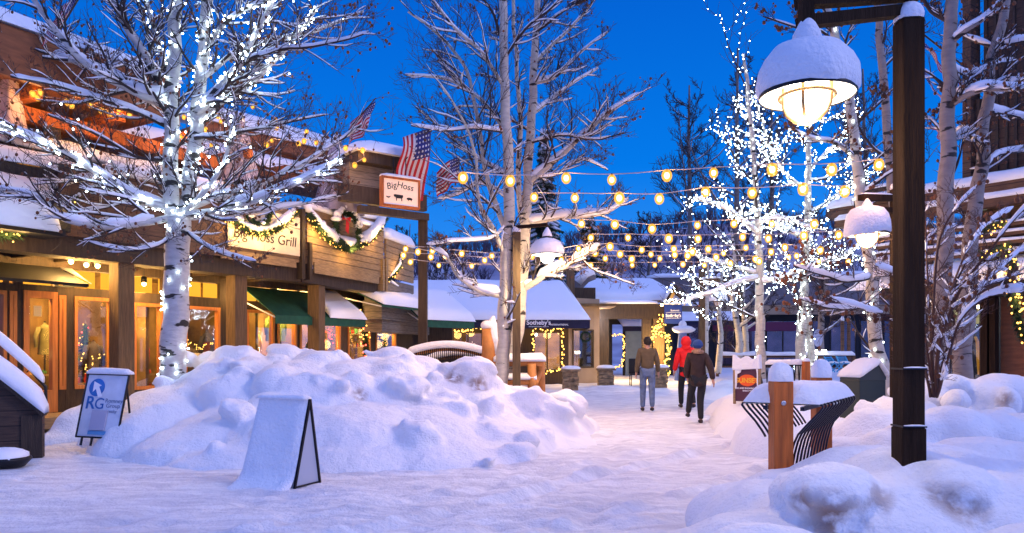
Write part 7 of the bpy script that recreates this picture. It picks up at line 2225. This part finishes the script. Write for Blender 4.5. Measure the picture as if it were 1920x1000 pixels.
# window light garlands of the corner shop, the arch of red lights, the glowing column
def bulb_path(name, path, n, r, m, label, group, jit=.05, cable=True, seed=1, fir_r=0.0, gp=9):
    rng = random.Random(seed); t = root(name, path[0], label, 'light string', group); path = [Vector(q) for q in path]
    c = MB(); c.tube(path, .006, 4); c.build('cable', M['cable'], t)
    if fir_r: c = MB(); fir(c, path, fir_r, 220, rng); c.build('foliage', M['needles'], t)
    for q in path[1:-1]: light('glow', q + Vector((0, -.35, -.1)), (1, .58, .17), gp, .15, parent=t)
    seg = [(path[i + 1] - path[i]).length for i in range(len(path) - 1)]; tot = sum(seg)
    for k in range(n):
        s_ = tot * (k + rng.random()) / n; i = 0
        while i < len(seg) - 1 and s_ > seg[i]: s_ -= seg[i]; i += 1
        q = path[i].lerp(path[i + 1], min(1, s_ / seg[i])) + Vector((rng.uniform(-jit, jit), -abs(rng.uniform(0, jit)) - .01, rng.uniform(-jit, jit)))
        o = bpy.data.objects.new('bulb', bulb_mesh(r, m)); COL.objects.link(o); o.parent = t; o.location = q - t.location
    return t
y_ = 26.8
def C(px_, py, d=y_): return P(px_, py, d)
bulb_path('window_lights', [C(795, 612), C(815, 620), C(835, 616), C(855, 622), C(880, 618), C(905, 614)], 46, .024, 'bulb_gold', 'golden lights along the top of the wide corner-shop window', 'small lights at the shop windows')
bulb_path('window_lights', [C(1000, 672), C(999, 614), C(1028, 622), C(1054, 614), C(1055, 690), C(1020, 700)], 60, .024, 'bulb_gold', 'golden lights framing the narrow corner-shop window', 'small lights at the shop windows', fir_r=.07, seed=2)
bulb_path('window_lights', [C(1146, 628, 30.8), C(1168, 628, 30.8), C(1170, 660, 30.8), C(1166, 685, 30.8), C(1148, 692, 30.8)], 44, .024, 'bulb_gold', 'golden lights around the dark porch door of the far shop', 'small lights at the shop windows', fir_r=.06, seed=3)
# column wound with golden lights: tree-like garland on a post
cp = [P(x, y, 28.4) for x, y in ((1240, 592), (1238, 605), (1226, 618), (1234, 626), (1250, 628), (1254, 650), (1250, 680), (1252, 705))]
bulb_path('lit_column_garland', cp, 96, .026, 'bulb_gold', 'dense golden garland wrapped on the porch corner column', 'small lights at the shop windows', .10, seed=4, fir_r=.14)
bulb_path('lit_column_garland', [P(x, y, 28.35) for x, y in ((1224, 620), (1222, 640), (1232, 612), (1246, 610))], 30, .024, 'bulb_gold', 'left loop of golden lights on the porch corner column', 'small lights at the shop windows', .08, seed=5, fir_r=.1)
t = root('column_lamp', P(1241, 572, 28.3), 'bright bulb at the head of the garlanded porch column', 'lamp')
c = MB(); q = P(1241, 572, 28.3); c.ell(q, .05, .05, .06, 10, 8); c.build('bulb', M['bulb_warm'], t, smooth=True)
light('lamp_light', q - Vector((0, .25, 1.6)), (1, .62, .2), 300, .3, parent=t)
c = MB(); c.lathe(q, [(.02, .05), (.06, .06), (.05, .12), (.01, .13)], 10); c.build('cap', M['black_metal'], t)
# doorway garland with red and gold lights, under the left awnings
g1 = [WF.p(WF.u(a_, .25), .25, WF.z(a_, b_, .25)) for a_, b_ in ((640, 562), (648, 572), (660, 580), (676, 592), (684, 612), (686, 640), (688, 670), (690, 700))]
garland('garland', g1, .17, 'garland with red and gold lights arching over the shop doorway', 21, 48, 'bulb_gold', .018, snow=False, reds=40, group='lit fir garlands', dens=500)
g2 = [WF.p(WF.u(a_, -.3), -.3, WF.z(a_, b_, -.3)) for a_, b_ in ((706, 610), (715, 640), (728, 625), (740, 618))]
bulb_path('window_lights', g2, 40, .014, 'bulb_gold', 'small golden lights in the last window left of the footbridge', 'small lights at the shop windows', .12, seed=9)
# garland on the right-hand building
g3 = [P(x, y, 13.6) for x, y in ((1888, 470), (1898, 500), (1892, 540), (1904, 570), (1910, 610), (1925, 640))]
garland('garland', g3, .16, 'garland with golden lights running down the right edge of the picture', 31, 60, snow=False, br=.016)
g4 = [P(x, y, 15.2) for x, y in ((1842, 440), (1852, 430), (1868, 422), (1885, 418))]
garland('garland', g4, .13, 'short lit garland on the deck rail high at right', 33, 14, snow=False, br=.016)
g5 = [P(x, y, 15.4) for x, y in ((1822, 470), (1838, 478), (1850, 482), (1870, 470), (1890, 462))]
garland('garland', g5, .14, 'sagging lit garland under the deck rail at right', 35, 18, snow=False, br=.016)
t = root('deck_lamp', P(1831, 386, 15.0), 'small bright lamp on the upper deck at right', 'lamp'); c = MB(); c.ell(P(1831, 386, 15.0), .045, .045, .045, 10, 8); c.build('bulb', M['bulb_warm'], t, smooth=True)
c = MB(); c.lathe(P(1831, 386, 15.0), [(.02, .05), (.05, .06), (.04, .1), (.01, .11)], 10); c.build('cap', M['black_metal'], t)

# ---------------------------------------------------------------- goods in the left shop windows
def coat(px_, pyt, pyb, Fr, v, m, label, wpx=None, stand=True, name='coat_on_stand', group='clothes in the shop windows'):
    u = Fr.u(px_, v); zt_ = Fr.z(px_, pyt, v); zb2 = Fr.z(px_, pyb, v); b0 = Fr.p(u, v, zb2); h = zt_ - zb2; r = (wpx / FPX * b0.y / 2) if wpx else h * .28
    t = root(name, b0, label, 'clothing', group)
    c = MB(); c.lathe(b0, [(r * 1.0, 0), (r * .95, h * .25), (r * .82, h * .5), (r * .95, h * .78), (r * .6, h * .9), (r * .28, h * .94), (r * .25, h)], 16, 1, .6); c.build('body', m, t, smooth=True)
    D_ = Fr.D
    for sg in (1, -1):
        c = MB(); c.tube([b0 + D_ * sg * r * .8 + Vector((0, 0, h * .84)), b0 + D_ * sg * r * 1.25 + Vector((0, 0, h * .55)), b0 + D_ * sg * r * 1.2 + Vector((0, 0, h * .22))], [r * .34, r * .30, r * .24], 8); c.build('sleeve', m, t, smooth=True)
    if stand: c = MB(); c.tube([(b0.x, b0.y, GF), (b0.x, b0.y, zb2 + h * 1.04)], .02, 6); c.build('stand', M['black_metal'], t)
    return t
red = mat('red_coat', (.65, .02, .02), .7, var=.2, vscale=6); olive = mat('olive_coat', (.16, .14, .05), .8, var=.3, vscale=6); yel = mat('yellow_puffer', (.62, .36, .05), .7, var=.25, vscale=9, bump=.6, bscale=9); grn = mat('green_coat', (.18, .24, .06), .8, var=.3, vscale=6); dkc = mat('charcoal_coat', (.04, .035, .05), .8)
coat(262, 625, 698, WL, -.55, red, 'red coat on a stand in the window behind the lit aspen', 26)
coat(84, 605, 665, WL, -.6, olive, 'olive coat hanging behind the glass shop door', 26)
coat(175, 640, 700, WL, -.7, dkc, 'charcoal coat in the window right of the shop door', 30)
coat(475, 622, 665, WL, -.5, yel, 'yellow puffer jacket in the window right of the middle column', 26)
coat(508, 590, 640, WL, -.6, grn, 'green jacket hanging left of its twin beside the awning', 20)
coat(526, 590, 640, WL, -.6, grn, 'green jacket hanging right of its twin beside the awning', 20)
coat(388, 620, 690, WL, -1.2, dkc, 'dark garment in the window right of the lit aspen trunk', 24)
def shelf(px0, px1, Fr, v, zs, label, seed, cols):
    rng = random.Random(seed); u0, u1 = Fr.u(px0, v), Fr.u(px1, v); t = root('display_shelf', Fr.p(u0, v, zs[0]), label, 'shelf', 'display shelves in the shops')
    for z_ in zs:
        c = MB(); Fr.box(c, u0, u1, v - .3, v, z_, z_ + .03); c.build('board', M['tan_wood'], t)
    k = 0
    for z_ in zs:
        u = u0 + .06
        while u < u1 - .06:
            h = rng.uniform(.08, .22); w2 = rng.uniform(.03, .06); q = Fr.p(u, v - .12, z_ + .03)
            c = MB()
            if k % 3 == 0: c.box(q.x - w2, q.x + w2, q.y - w2, q.y + w2, q.z, q.z + h * .7)
            elif k % 3 == 1: c.lathe(q, [(w2 * .6, 0), (w2, h * .4), (w2 * .4, h * .8), (w2 * .5, h), (.001, h)], 10)
            else: c.ell(q + Vector((0, 0, w2)), w2, w2, w2, 10, 8)
            ci = rng.randrange(len(cols)); o = c.build(('gift_box', 'vase', 'glass_ball')[k % 3], cols[ci], None, smooth=k % 3 > 0, loc=q)
            tag(o, 'small %s %s on %s' % (('red', 'gold', 'cream', 'green')[ci], ('box', 'vase', 'ball')[k % 3], label), ('box', 'vase', 'ornament')[k % 3], 'small goods on ' + label)
            k += 1; u += rng.uniform(.13, .2)
    return t
cols = [mat('goods_red', (.6, .03, .02), .5), mat('goods_gold', (.7, .42, .08), .4), mat('goods_white', (.8, .72, .6), .5), mat('goods_green', (.05, .2, .06), .6)]
shelf(640, 692, WF, -.5, (.75, 1.15, 1.55, 1.95), 'the shelves in the brightest window under the deck corner', 3, cols)
shelf(708, 738, WF, -.6, (.8, 1.3), 'the low shelves in the last window by the footbridge', 4, cols)
shelf(144, 205, WL, -.8, (.75, 1.2), 'the shelves right of the shop door', 5, cols)
shelf(350, 405, WL, -.8, (.8, 1.3), 'the shelves in the window right of the lit aspen', 6, cols)
shelf(470, 510, WL, -.9, (.7, 1.1), 'the shelves behind the yellow jacket', 7, cols)
shelf(52, 100, WL, -.5, (.95,), 'the low table behind the glass shop door', 8, cols)
shelf(255, 300, WL, -.7, (.6, .9), 'the low shelves behind the red coat', 9, cols)
W2 = lambda a_, b_, v=-.35: WL.p(WL.u(a_, v), v, WL.z(a_, b_, v))
bulb_path('window_lights', [W2(115, 585), W2(118, 620), W2(114, 655), W2(118, 690)], 34, .013, 'bulb_gold', 'golden lights behind the narrow glass beside the shop door', 'small lights at the shop windows', .05, seed=12, gp=10)
bulb_path('window_lights', [W2(352, 640), W2(375, 655), W2(400, 645)], 22, .012, 'bulb_gold', 'golden lights in the window right of the lit aspen trunk', 'small lights at the shop windows', .05, seed=13, gp=10)
bulb_path('window_lights', [W2(150, 640), W2(162, 690), W2(200, 660)], 22, .012, 'bulb_gold', 'golden lights in the window right of the shop door', 'small lights at the shop windows', .08, seed=14, gp=10)
bulb_path('window_lights', [W2(606, 610), W2(620, 640), W2(634, 615)], 30, .014, 'bulb_red', 'red lights in the window behind the last timber column', 'small lights at the shop windows', .12, seed=15, gp=10)
# indoor fir by the window post
def indoor_fir(px_, Fr, v, zt_, label, seed):
    u = Fr.u(px_, v); b0 = Fr.p(u, v, .3); rng = random.Random(seed); t = root('lit_fir', b0, label, 'tree', 'small lit firs in the shops'); H = zt_ - .3
    c = MB(); c.tube([b0, b0 + Vector((0, 0, H))], [.03, .01], 6); c.build('trunk', M['limb'], t)
    c = MB()
    for k in range(26):
        f = k / 26; R = .34 * (1 - f) + .03; z_ = .15 + f * (H - .15)
        for j in range(14):
            a = rng.uniform(0, 6.28); e_ = b0 + Vector((cos(a) * R, sin(a) * R, z_ - .1)); s_ = Vector((-sin(a), cos(a), 0)) * .05; c0_ = b0 + Vector((0, 0, z_))
            c.add([c0_, e_ - s_ , e_ + s_], [(0, 1, 2)])
    c.build('crown', M['needles'], t)
    for k in range(34):
        f = rng.random(); R = .34 * (1 - f) + .03; a = rng.uniform(0, 6.28); o = bpy.data.objects.new('bulb', bulb_mesh(.012, 'bulb_gold' if k % 3 else 'bulb_red')); COL.objects.link(o); o.parent = t; o.location = Vector((cos(a) * R, sin(a) * R, .1 + f * (H - .15)))
indoor_fir(578, WL, .9, 1.75, 'small lit fir standing left of the last column under the deck', 3)
indoor_fir(722, WF, -.7, 2.0, 'small lit fir inside the last window by the footbridge', 5)
indoor_fir(160, WL, -1.2, 2.1, 'small lit fir inside the window right of the shop door', 7)
# ---------------------------------------------------------------- three people walking away
def skin(name, verts, edges, radii, parent, m, sub=1, rootv=0):
    me = bpy.data.meshes.new(name); me.from_pydata([tuple(v) for v in verts], edges, []); o = bpy.data.objects.new(name, me); COL.objects.link(o)
    sk = o.modifiers.new('skin', 'SKIN'); sk.use_smooth_shade = True
    for i, r in enumerate(radii):
        sv = me.skin_vertices[0].data[i]; sv.radius = r if hasattr(r, '__len__') else (r, r); sv.use_root = i == rootv
    ss = o.modifiers.new('sub', 'SUBSURF'); ss.levels = sub; ss.render_levels = sub
    dg = bpy.context.evaluated_depsgraph_get(); me2 = bpy.data.meshes.new_from_object(o.evaluated_get(dg)); bpy.data.objects.remove(o)
    me2.materials.clear(); me2.materials.append(m); me2.polygons.foreach_set('use_smooth', [True] * len(me2.polygons))
    o = bpy.data.objects.new(name, me2); COL.objects.link(o); o.parent = parent; return o

def person(loc, H, label, jacket, trousers, shoes, skinc, pose, hair=None, hood=None, beanie=None, rz_=0.0, long_coat=False, group='people walking away'):
    t = root('person', loc, label, 'person', group, rz_)
    s = H / 1.78; V = lambda x, y, z: Vector((x * s, y * s, z * s))
    hipL, hipR = V(-.095, 0, .93), V(.095, 0, .93)
    kL, aL, tL = [V(*q) for q in pose['L']]; kR, aR, tR = [V(*q) for q in pose['R']]
    eL, wL = [V(*q) for q in pose['AL']]; eR, wR = [V(*q) for q in pose['AR']]
    lean = pose.get('lean', .02)
    pel, wai, che, nck = V(0, 0, .96), V(0, lean * .5, 1.12), V(0, lean, 1.33), V(0, lean * 1.2, 1.49)
    shL, shR = V(-.175, lean, 1.42), V(.175, lean, 1.42); hd0, hd1 = V(0, lean * 1.3, 1.57), V(0, lean * 1.3, 1.68)
    vs = [pel, wai, che, nck, hd0, hd1, shL, eL, wL, shR, eR, wR, hipL, kL, aL, tL, hipR, kR, aR, tR]
    es = [(0, 1), (1, 2), (2, 3), (3, 4), (4, 5), (2, 6), (6, 7), (7, 8), (2, 9), (9, 10), (10, 11), (0, 12), (12, 13), (13, 14), (14, 15), (0, 16), (16, 17), (17, 18), (18, 19)]
    rs = [(.13, .10), (.125, .09), (.15, .10), .055, .075, (.085, .10), .06, .042, .03, .06, .042, .03, .085, .055, .038, .032, .085, .055, .038, .032]
    rs = [tuple(q * s for q in (r if hasattr(r, '__len__') else (r, r))) for r in rs]
    # hands: palm, four fingers and a thumb, lightly curled
    for wi, sg in ((8, -1), (11, 1)):
        w_ = vs[wi]; dn = (w_ - vs[wi - 1]).normalized(); sd_ = Vector((0, -1, 0)); pi_ = len(vs)
        vs.append(w_ + dn * .05 * s); es.append((wi, pi_)); rs.append((.034 * s, .022 * s))
        for f in range(4):
            b0 = w_ + dn * .085 * s + sd_ * (f - 1.5) * .020 * s; e_ = b0 + dn * (.05, .06, .055, .04)[f] * s + Vector((-sg * .012 * s, 0, 0))
            vs.append(b0); es.append((pi_, len(vs) - 1)); rs.append((.010 * s, .010 * s)); vs.append(e_); es.append((len(vs) - 2, len(vs) - 1)); rs.append((.008 * s, .008 * s))
        b0 = w_ + dn * .03 * s + sd_ * -.04 * s * -1; vs.append(b0 + dn * .03 * s); es.append((pi_, len(vs) - 1)); rs.append((.010 * s, .010 * s))
    skin('body', vs, es, rs, t, skinc, 1)
    # jacket
    jv = [pel + V(0, 0, -.03), wai, che, nck + V(0, 0, -.02), shL, eL, wL.lerp(eL, .04), shR, eR, wR.lerp(eR, .04)]
    je = [(0, 1), (1, 2), (2, 3), (2, 4), (4, 5), (5, 6), (2, 7), (7, 8), (8, 9)]
    k = 1.18 if long_coat else 1.08
    jr = [(.165, .13), (.150, .115), (.18, .125), (.075, .075), .085, .062, .05, .085, .062, .05]
    if long_coat:
        jv.insert(0, pel + V(0, 0, -.20)); je = [(a + 1, b + 1) for a, b in je] + [(0, 1)]; jr.insert(0, (.175, .14))
    jr = [tuple(q * s * k for q in (r if hasattr(r, '__len__') else (r, r))) for r in jr]
    skin('jacket', jv, je, jr, t, jacket, 2)
    c = MB(); z_ = (pel.z - (.24 if long_coat else .08) * s)
    tv = [pel + V(0, 0, .0), hipL, kL, aL + V(0, 0, -.01), hipR, kR, aR + V(0, 0, -.01)]
    skin('trousers', tv, [(0, 1), (1, 2), (2, 3), (0, 4), (4, 5), (5, 6)], [tuple(q * s * 1.1 for q in r) for r in ((.135, .115), (.10, .10), (.072, .072), (.055, .055), (.10, .10), (.072, .072), (.055, .055))], t, trousers, 2)
    for a_, t_ in ((aL, tL), (aR, tR)):
        heel = a_ + V(0, -.05, -.045); skin('shoe', [heel, a_ + V(0, .03, -.04), t_ + V(0, .02, -.0)], [(0, 1), (1, 2)], [(.045 * s, .05 * s), (.052 * s, .05 * s), (.045 * s, .03 * s)], t, shoes, 2)
    # head: nose, ears; hair / hood / knitted cap
    wpos = Vector(loc); hc = (hd0 + hd1) / 2 + V(0, 0, .005)
    t['_w'] = (0, 0, 0)
    c = MB(); c.ell(hc + V(0, .105, -.01), .014 * s, .02 * s, .022 * s, 8, 6); c.build('nose', skinc, t, smooth=True)
    for sg in (-1, 1):
        c = MB(); c.ell(hc + V(sg * .088, .0, -.01), .012 * s, .022 * s, .032 * s, 8, 6); c.build('ear', skinc, t, smooth=True)
        c = MB(); c.ell(hc + V(sg * .032, .092, .02), .011 * s, .008 * s, .008 * s, 8, 6); c.build('eye', M['black_ink'], t, smooth=True)
    c = MB(); c.ell(hc + V(0, .097, -.055), .026 * s, .008 * s, .006 * s, 8, 6); c.build('mouth', mat('lips', (.35, .12, .10), .6), t, smooth=True)
    if hair: c = MB(); c.ell(hc + V(0, -.018, .03), .098 * s, .108 * s, .110 * s, 16, 12, .08, 3); c.build('hair', hair, t, smooth=True)
    if hood: c = MB(); c.ell(hc + V(0, -.02, .015), .125 * s, .135 * s, .150 * s, 16, 12, .08, 5); c.ell(hc + V(0, -.03, -.13), .13 * s, .12 * s, .08 * s, 14, 8); c.build('hood', hood, t, smooth=True)
    if beanie:
        c = MB(); c.ell(hc + V(0, -.01, .045), .108 * s, .118 * s, .105 * s, 16, 12); c.lathe(hc + V(0, -.01, .0), [(.100 * s, .0), (.112 * s, .0), (.114 * s, .05 * s), (.105 * s, .055 * s)], 18, 1, 1.08); c.build('knitted_cap', beanie, t, smooth=True)
        c = MB(); c.lathe(hc + V(0, -.01, -.16), [(.08 * s, 0), (.13 * s, .01), (.135 * s, .06 * s), (.10 * s, .09 * s)], 16); c.build('collar', mat('fur_collar', (.30, .18, .12), .9, var=.4, vscale=30), t, smooth=True)
    return t
face = mat('skin', (.45, .25, .18), .6)
brown_j = mat('brown_sweater', (.10, .075, .045), .85, var=.2, vscale=8, bump=.4, bscale=40)
jeans = mat('blue_jeans', (.10, .15, .27), .85, var=.3, vscale=9)
shoe = mat('dark_shoe', (.03, .02, .02), .6)
blk = mat('black_cloth_trousers', (.012, .012, .016), .85)
w1 = P(1214, 766, 17.9); w1.z = gz(w1.x, w1.y) + .0
person(w1, 1.80, 'person in a brown sweater and blue jeans walking away, leftmost of the three', brown_j, jeans, shoe, face,
       dict(L=[(-.10, .06, .50), (-.11, .02, .09), (-.11, .16, .04)], R=[(.10, -.02, .50), (.10, -.10, .10), (.10, .03, .04)], AL=[(-.235, -.04, 1.14), (-.255, .05, .90)], AR=[(.235, .01, 1.14), (.27, .09, .91)]), hair=mat('dark_hair', (.012, .009, .007), .7), rz_=-.05)
redj = mat('red_parka', (.70, .008, .012), .7, var=.12, vscale=8, bump=.3, bscale=15)
w2 = P(1287, 766, 18.6); w2.z = gz(w2.x, w2.y)
person(w2, 1.80, 'person in a red hooded parka and black trousers, in the middle of the three', redj, blk, shoe, face,
       dict(L=[(-.09, .16, .52), (-.08, .18, .10), (-.08, .32, .06)], R=[(.10, -.06, .50), (.12, -.24, .14), (.12, -.12, .05)], AL=[(-.245, .02, 1.14), (-.27, .10, .92)], AR=[(.235, -.07, 1.15), (.23, -.04, .92)], lean=.04), hood=redj, long_coat=True, rz_=.05)
dkj = mat('dark_maroon_coat', (.030, .016, .016), .85, var=.3, vscale=8, bump=.3, bscale=15)
w3 = P(1309, 796, 14.8); w3.z = gz(w3.x, w3.y)
person(w3, 1.67, 'person in a dark coat and blue knitted cap striding away, nearest of the three', dkj, blk, shoe, face,
       dict(L=[(-.13, .20, .56), (-.17, .26, .20), (-.17, .38, .14)], R=[(.05, .04, .50), (.04, -.10, .10), (.04, .02, .05)], AL=[(-.235, .04, 1.12), (-.20, .15, .95)], AR=[(.25, -.10, 1.15), (.29, -.12, .91)], lean=.05), beanie=mat('blue_cap', (.02, .06, .22), .9, bump=.5, bscale=60), long_coat=True, rz_=-.08)
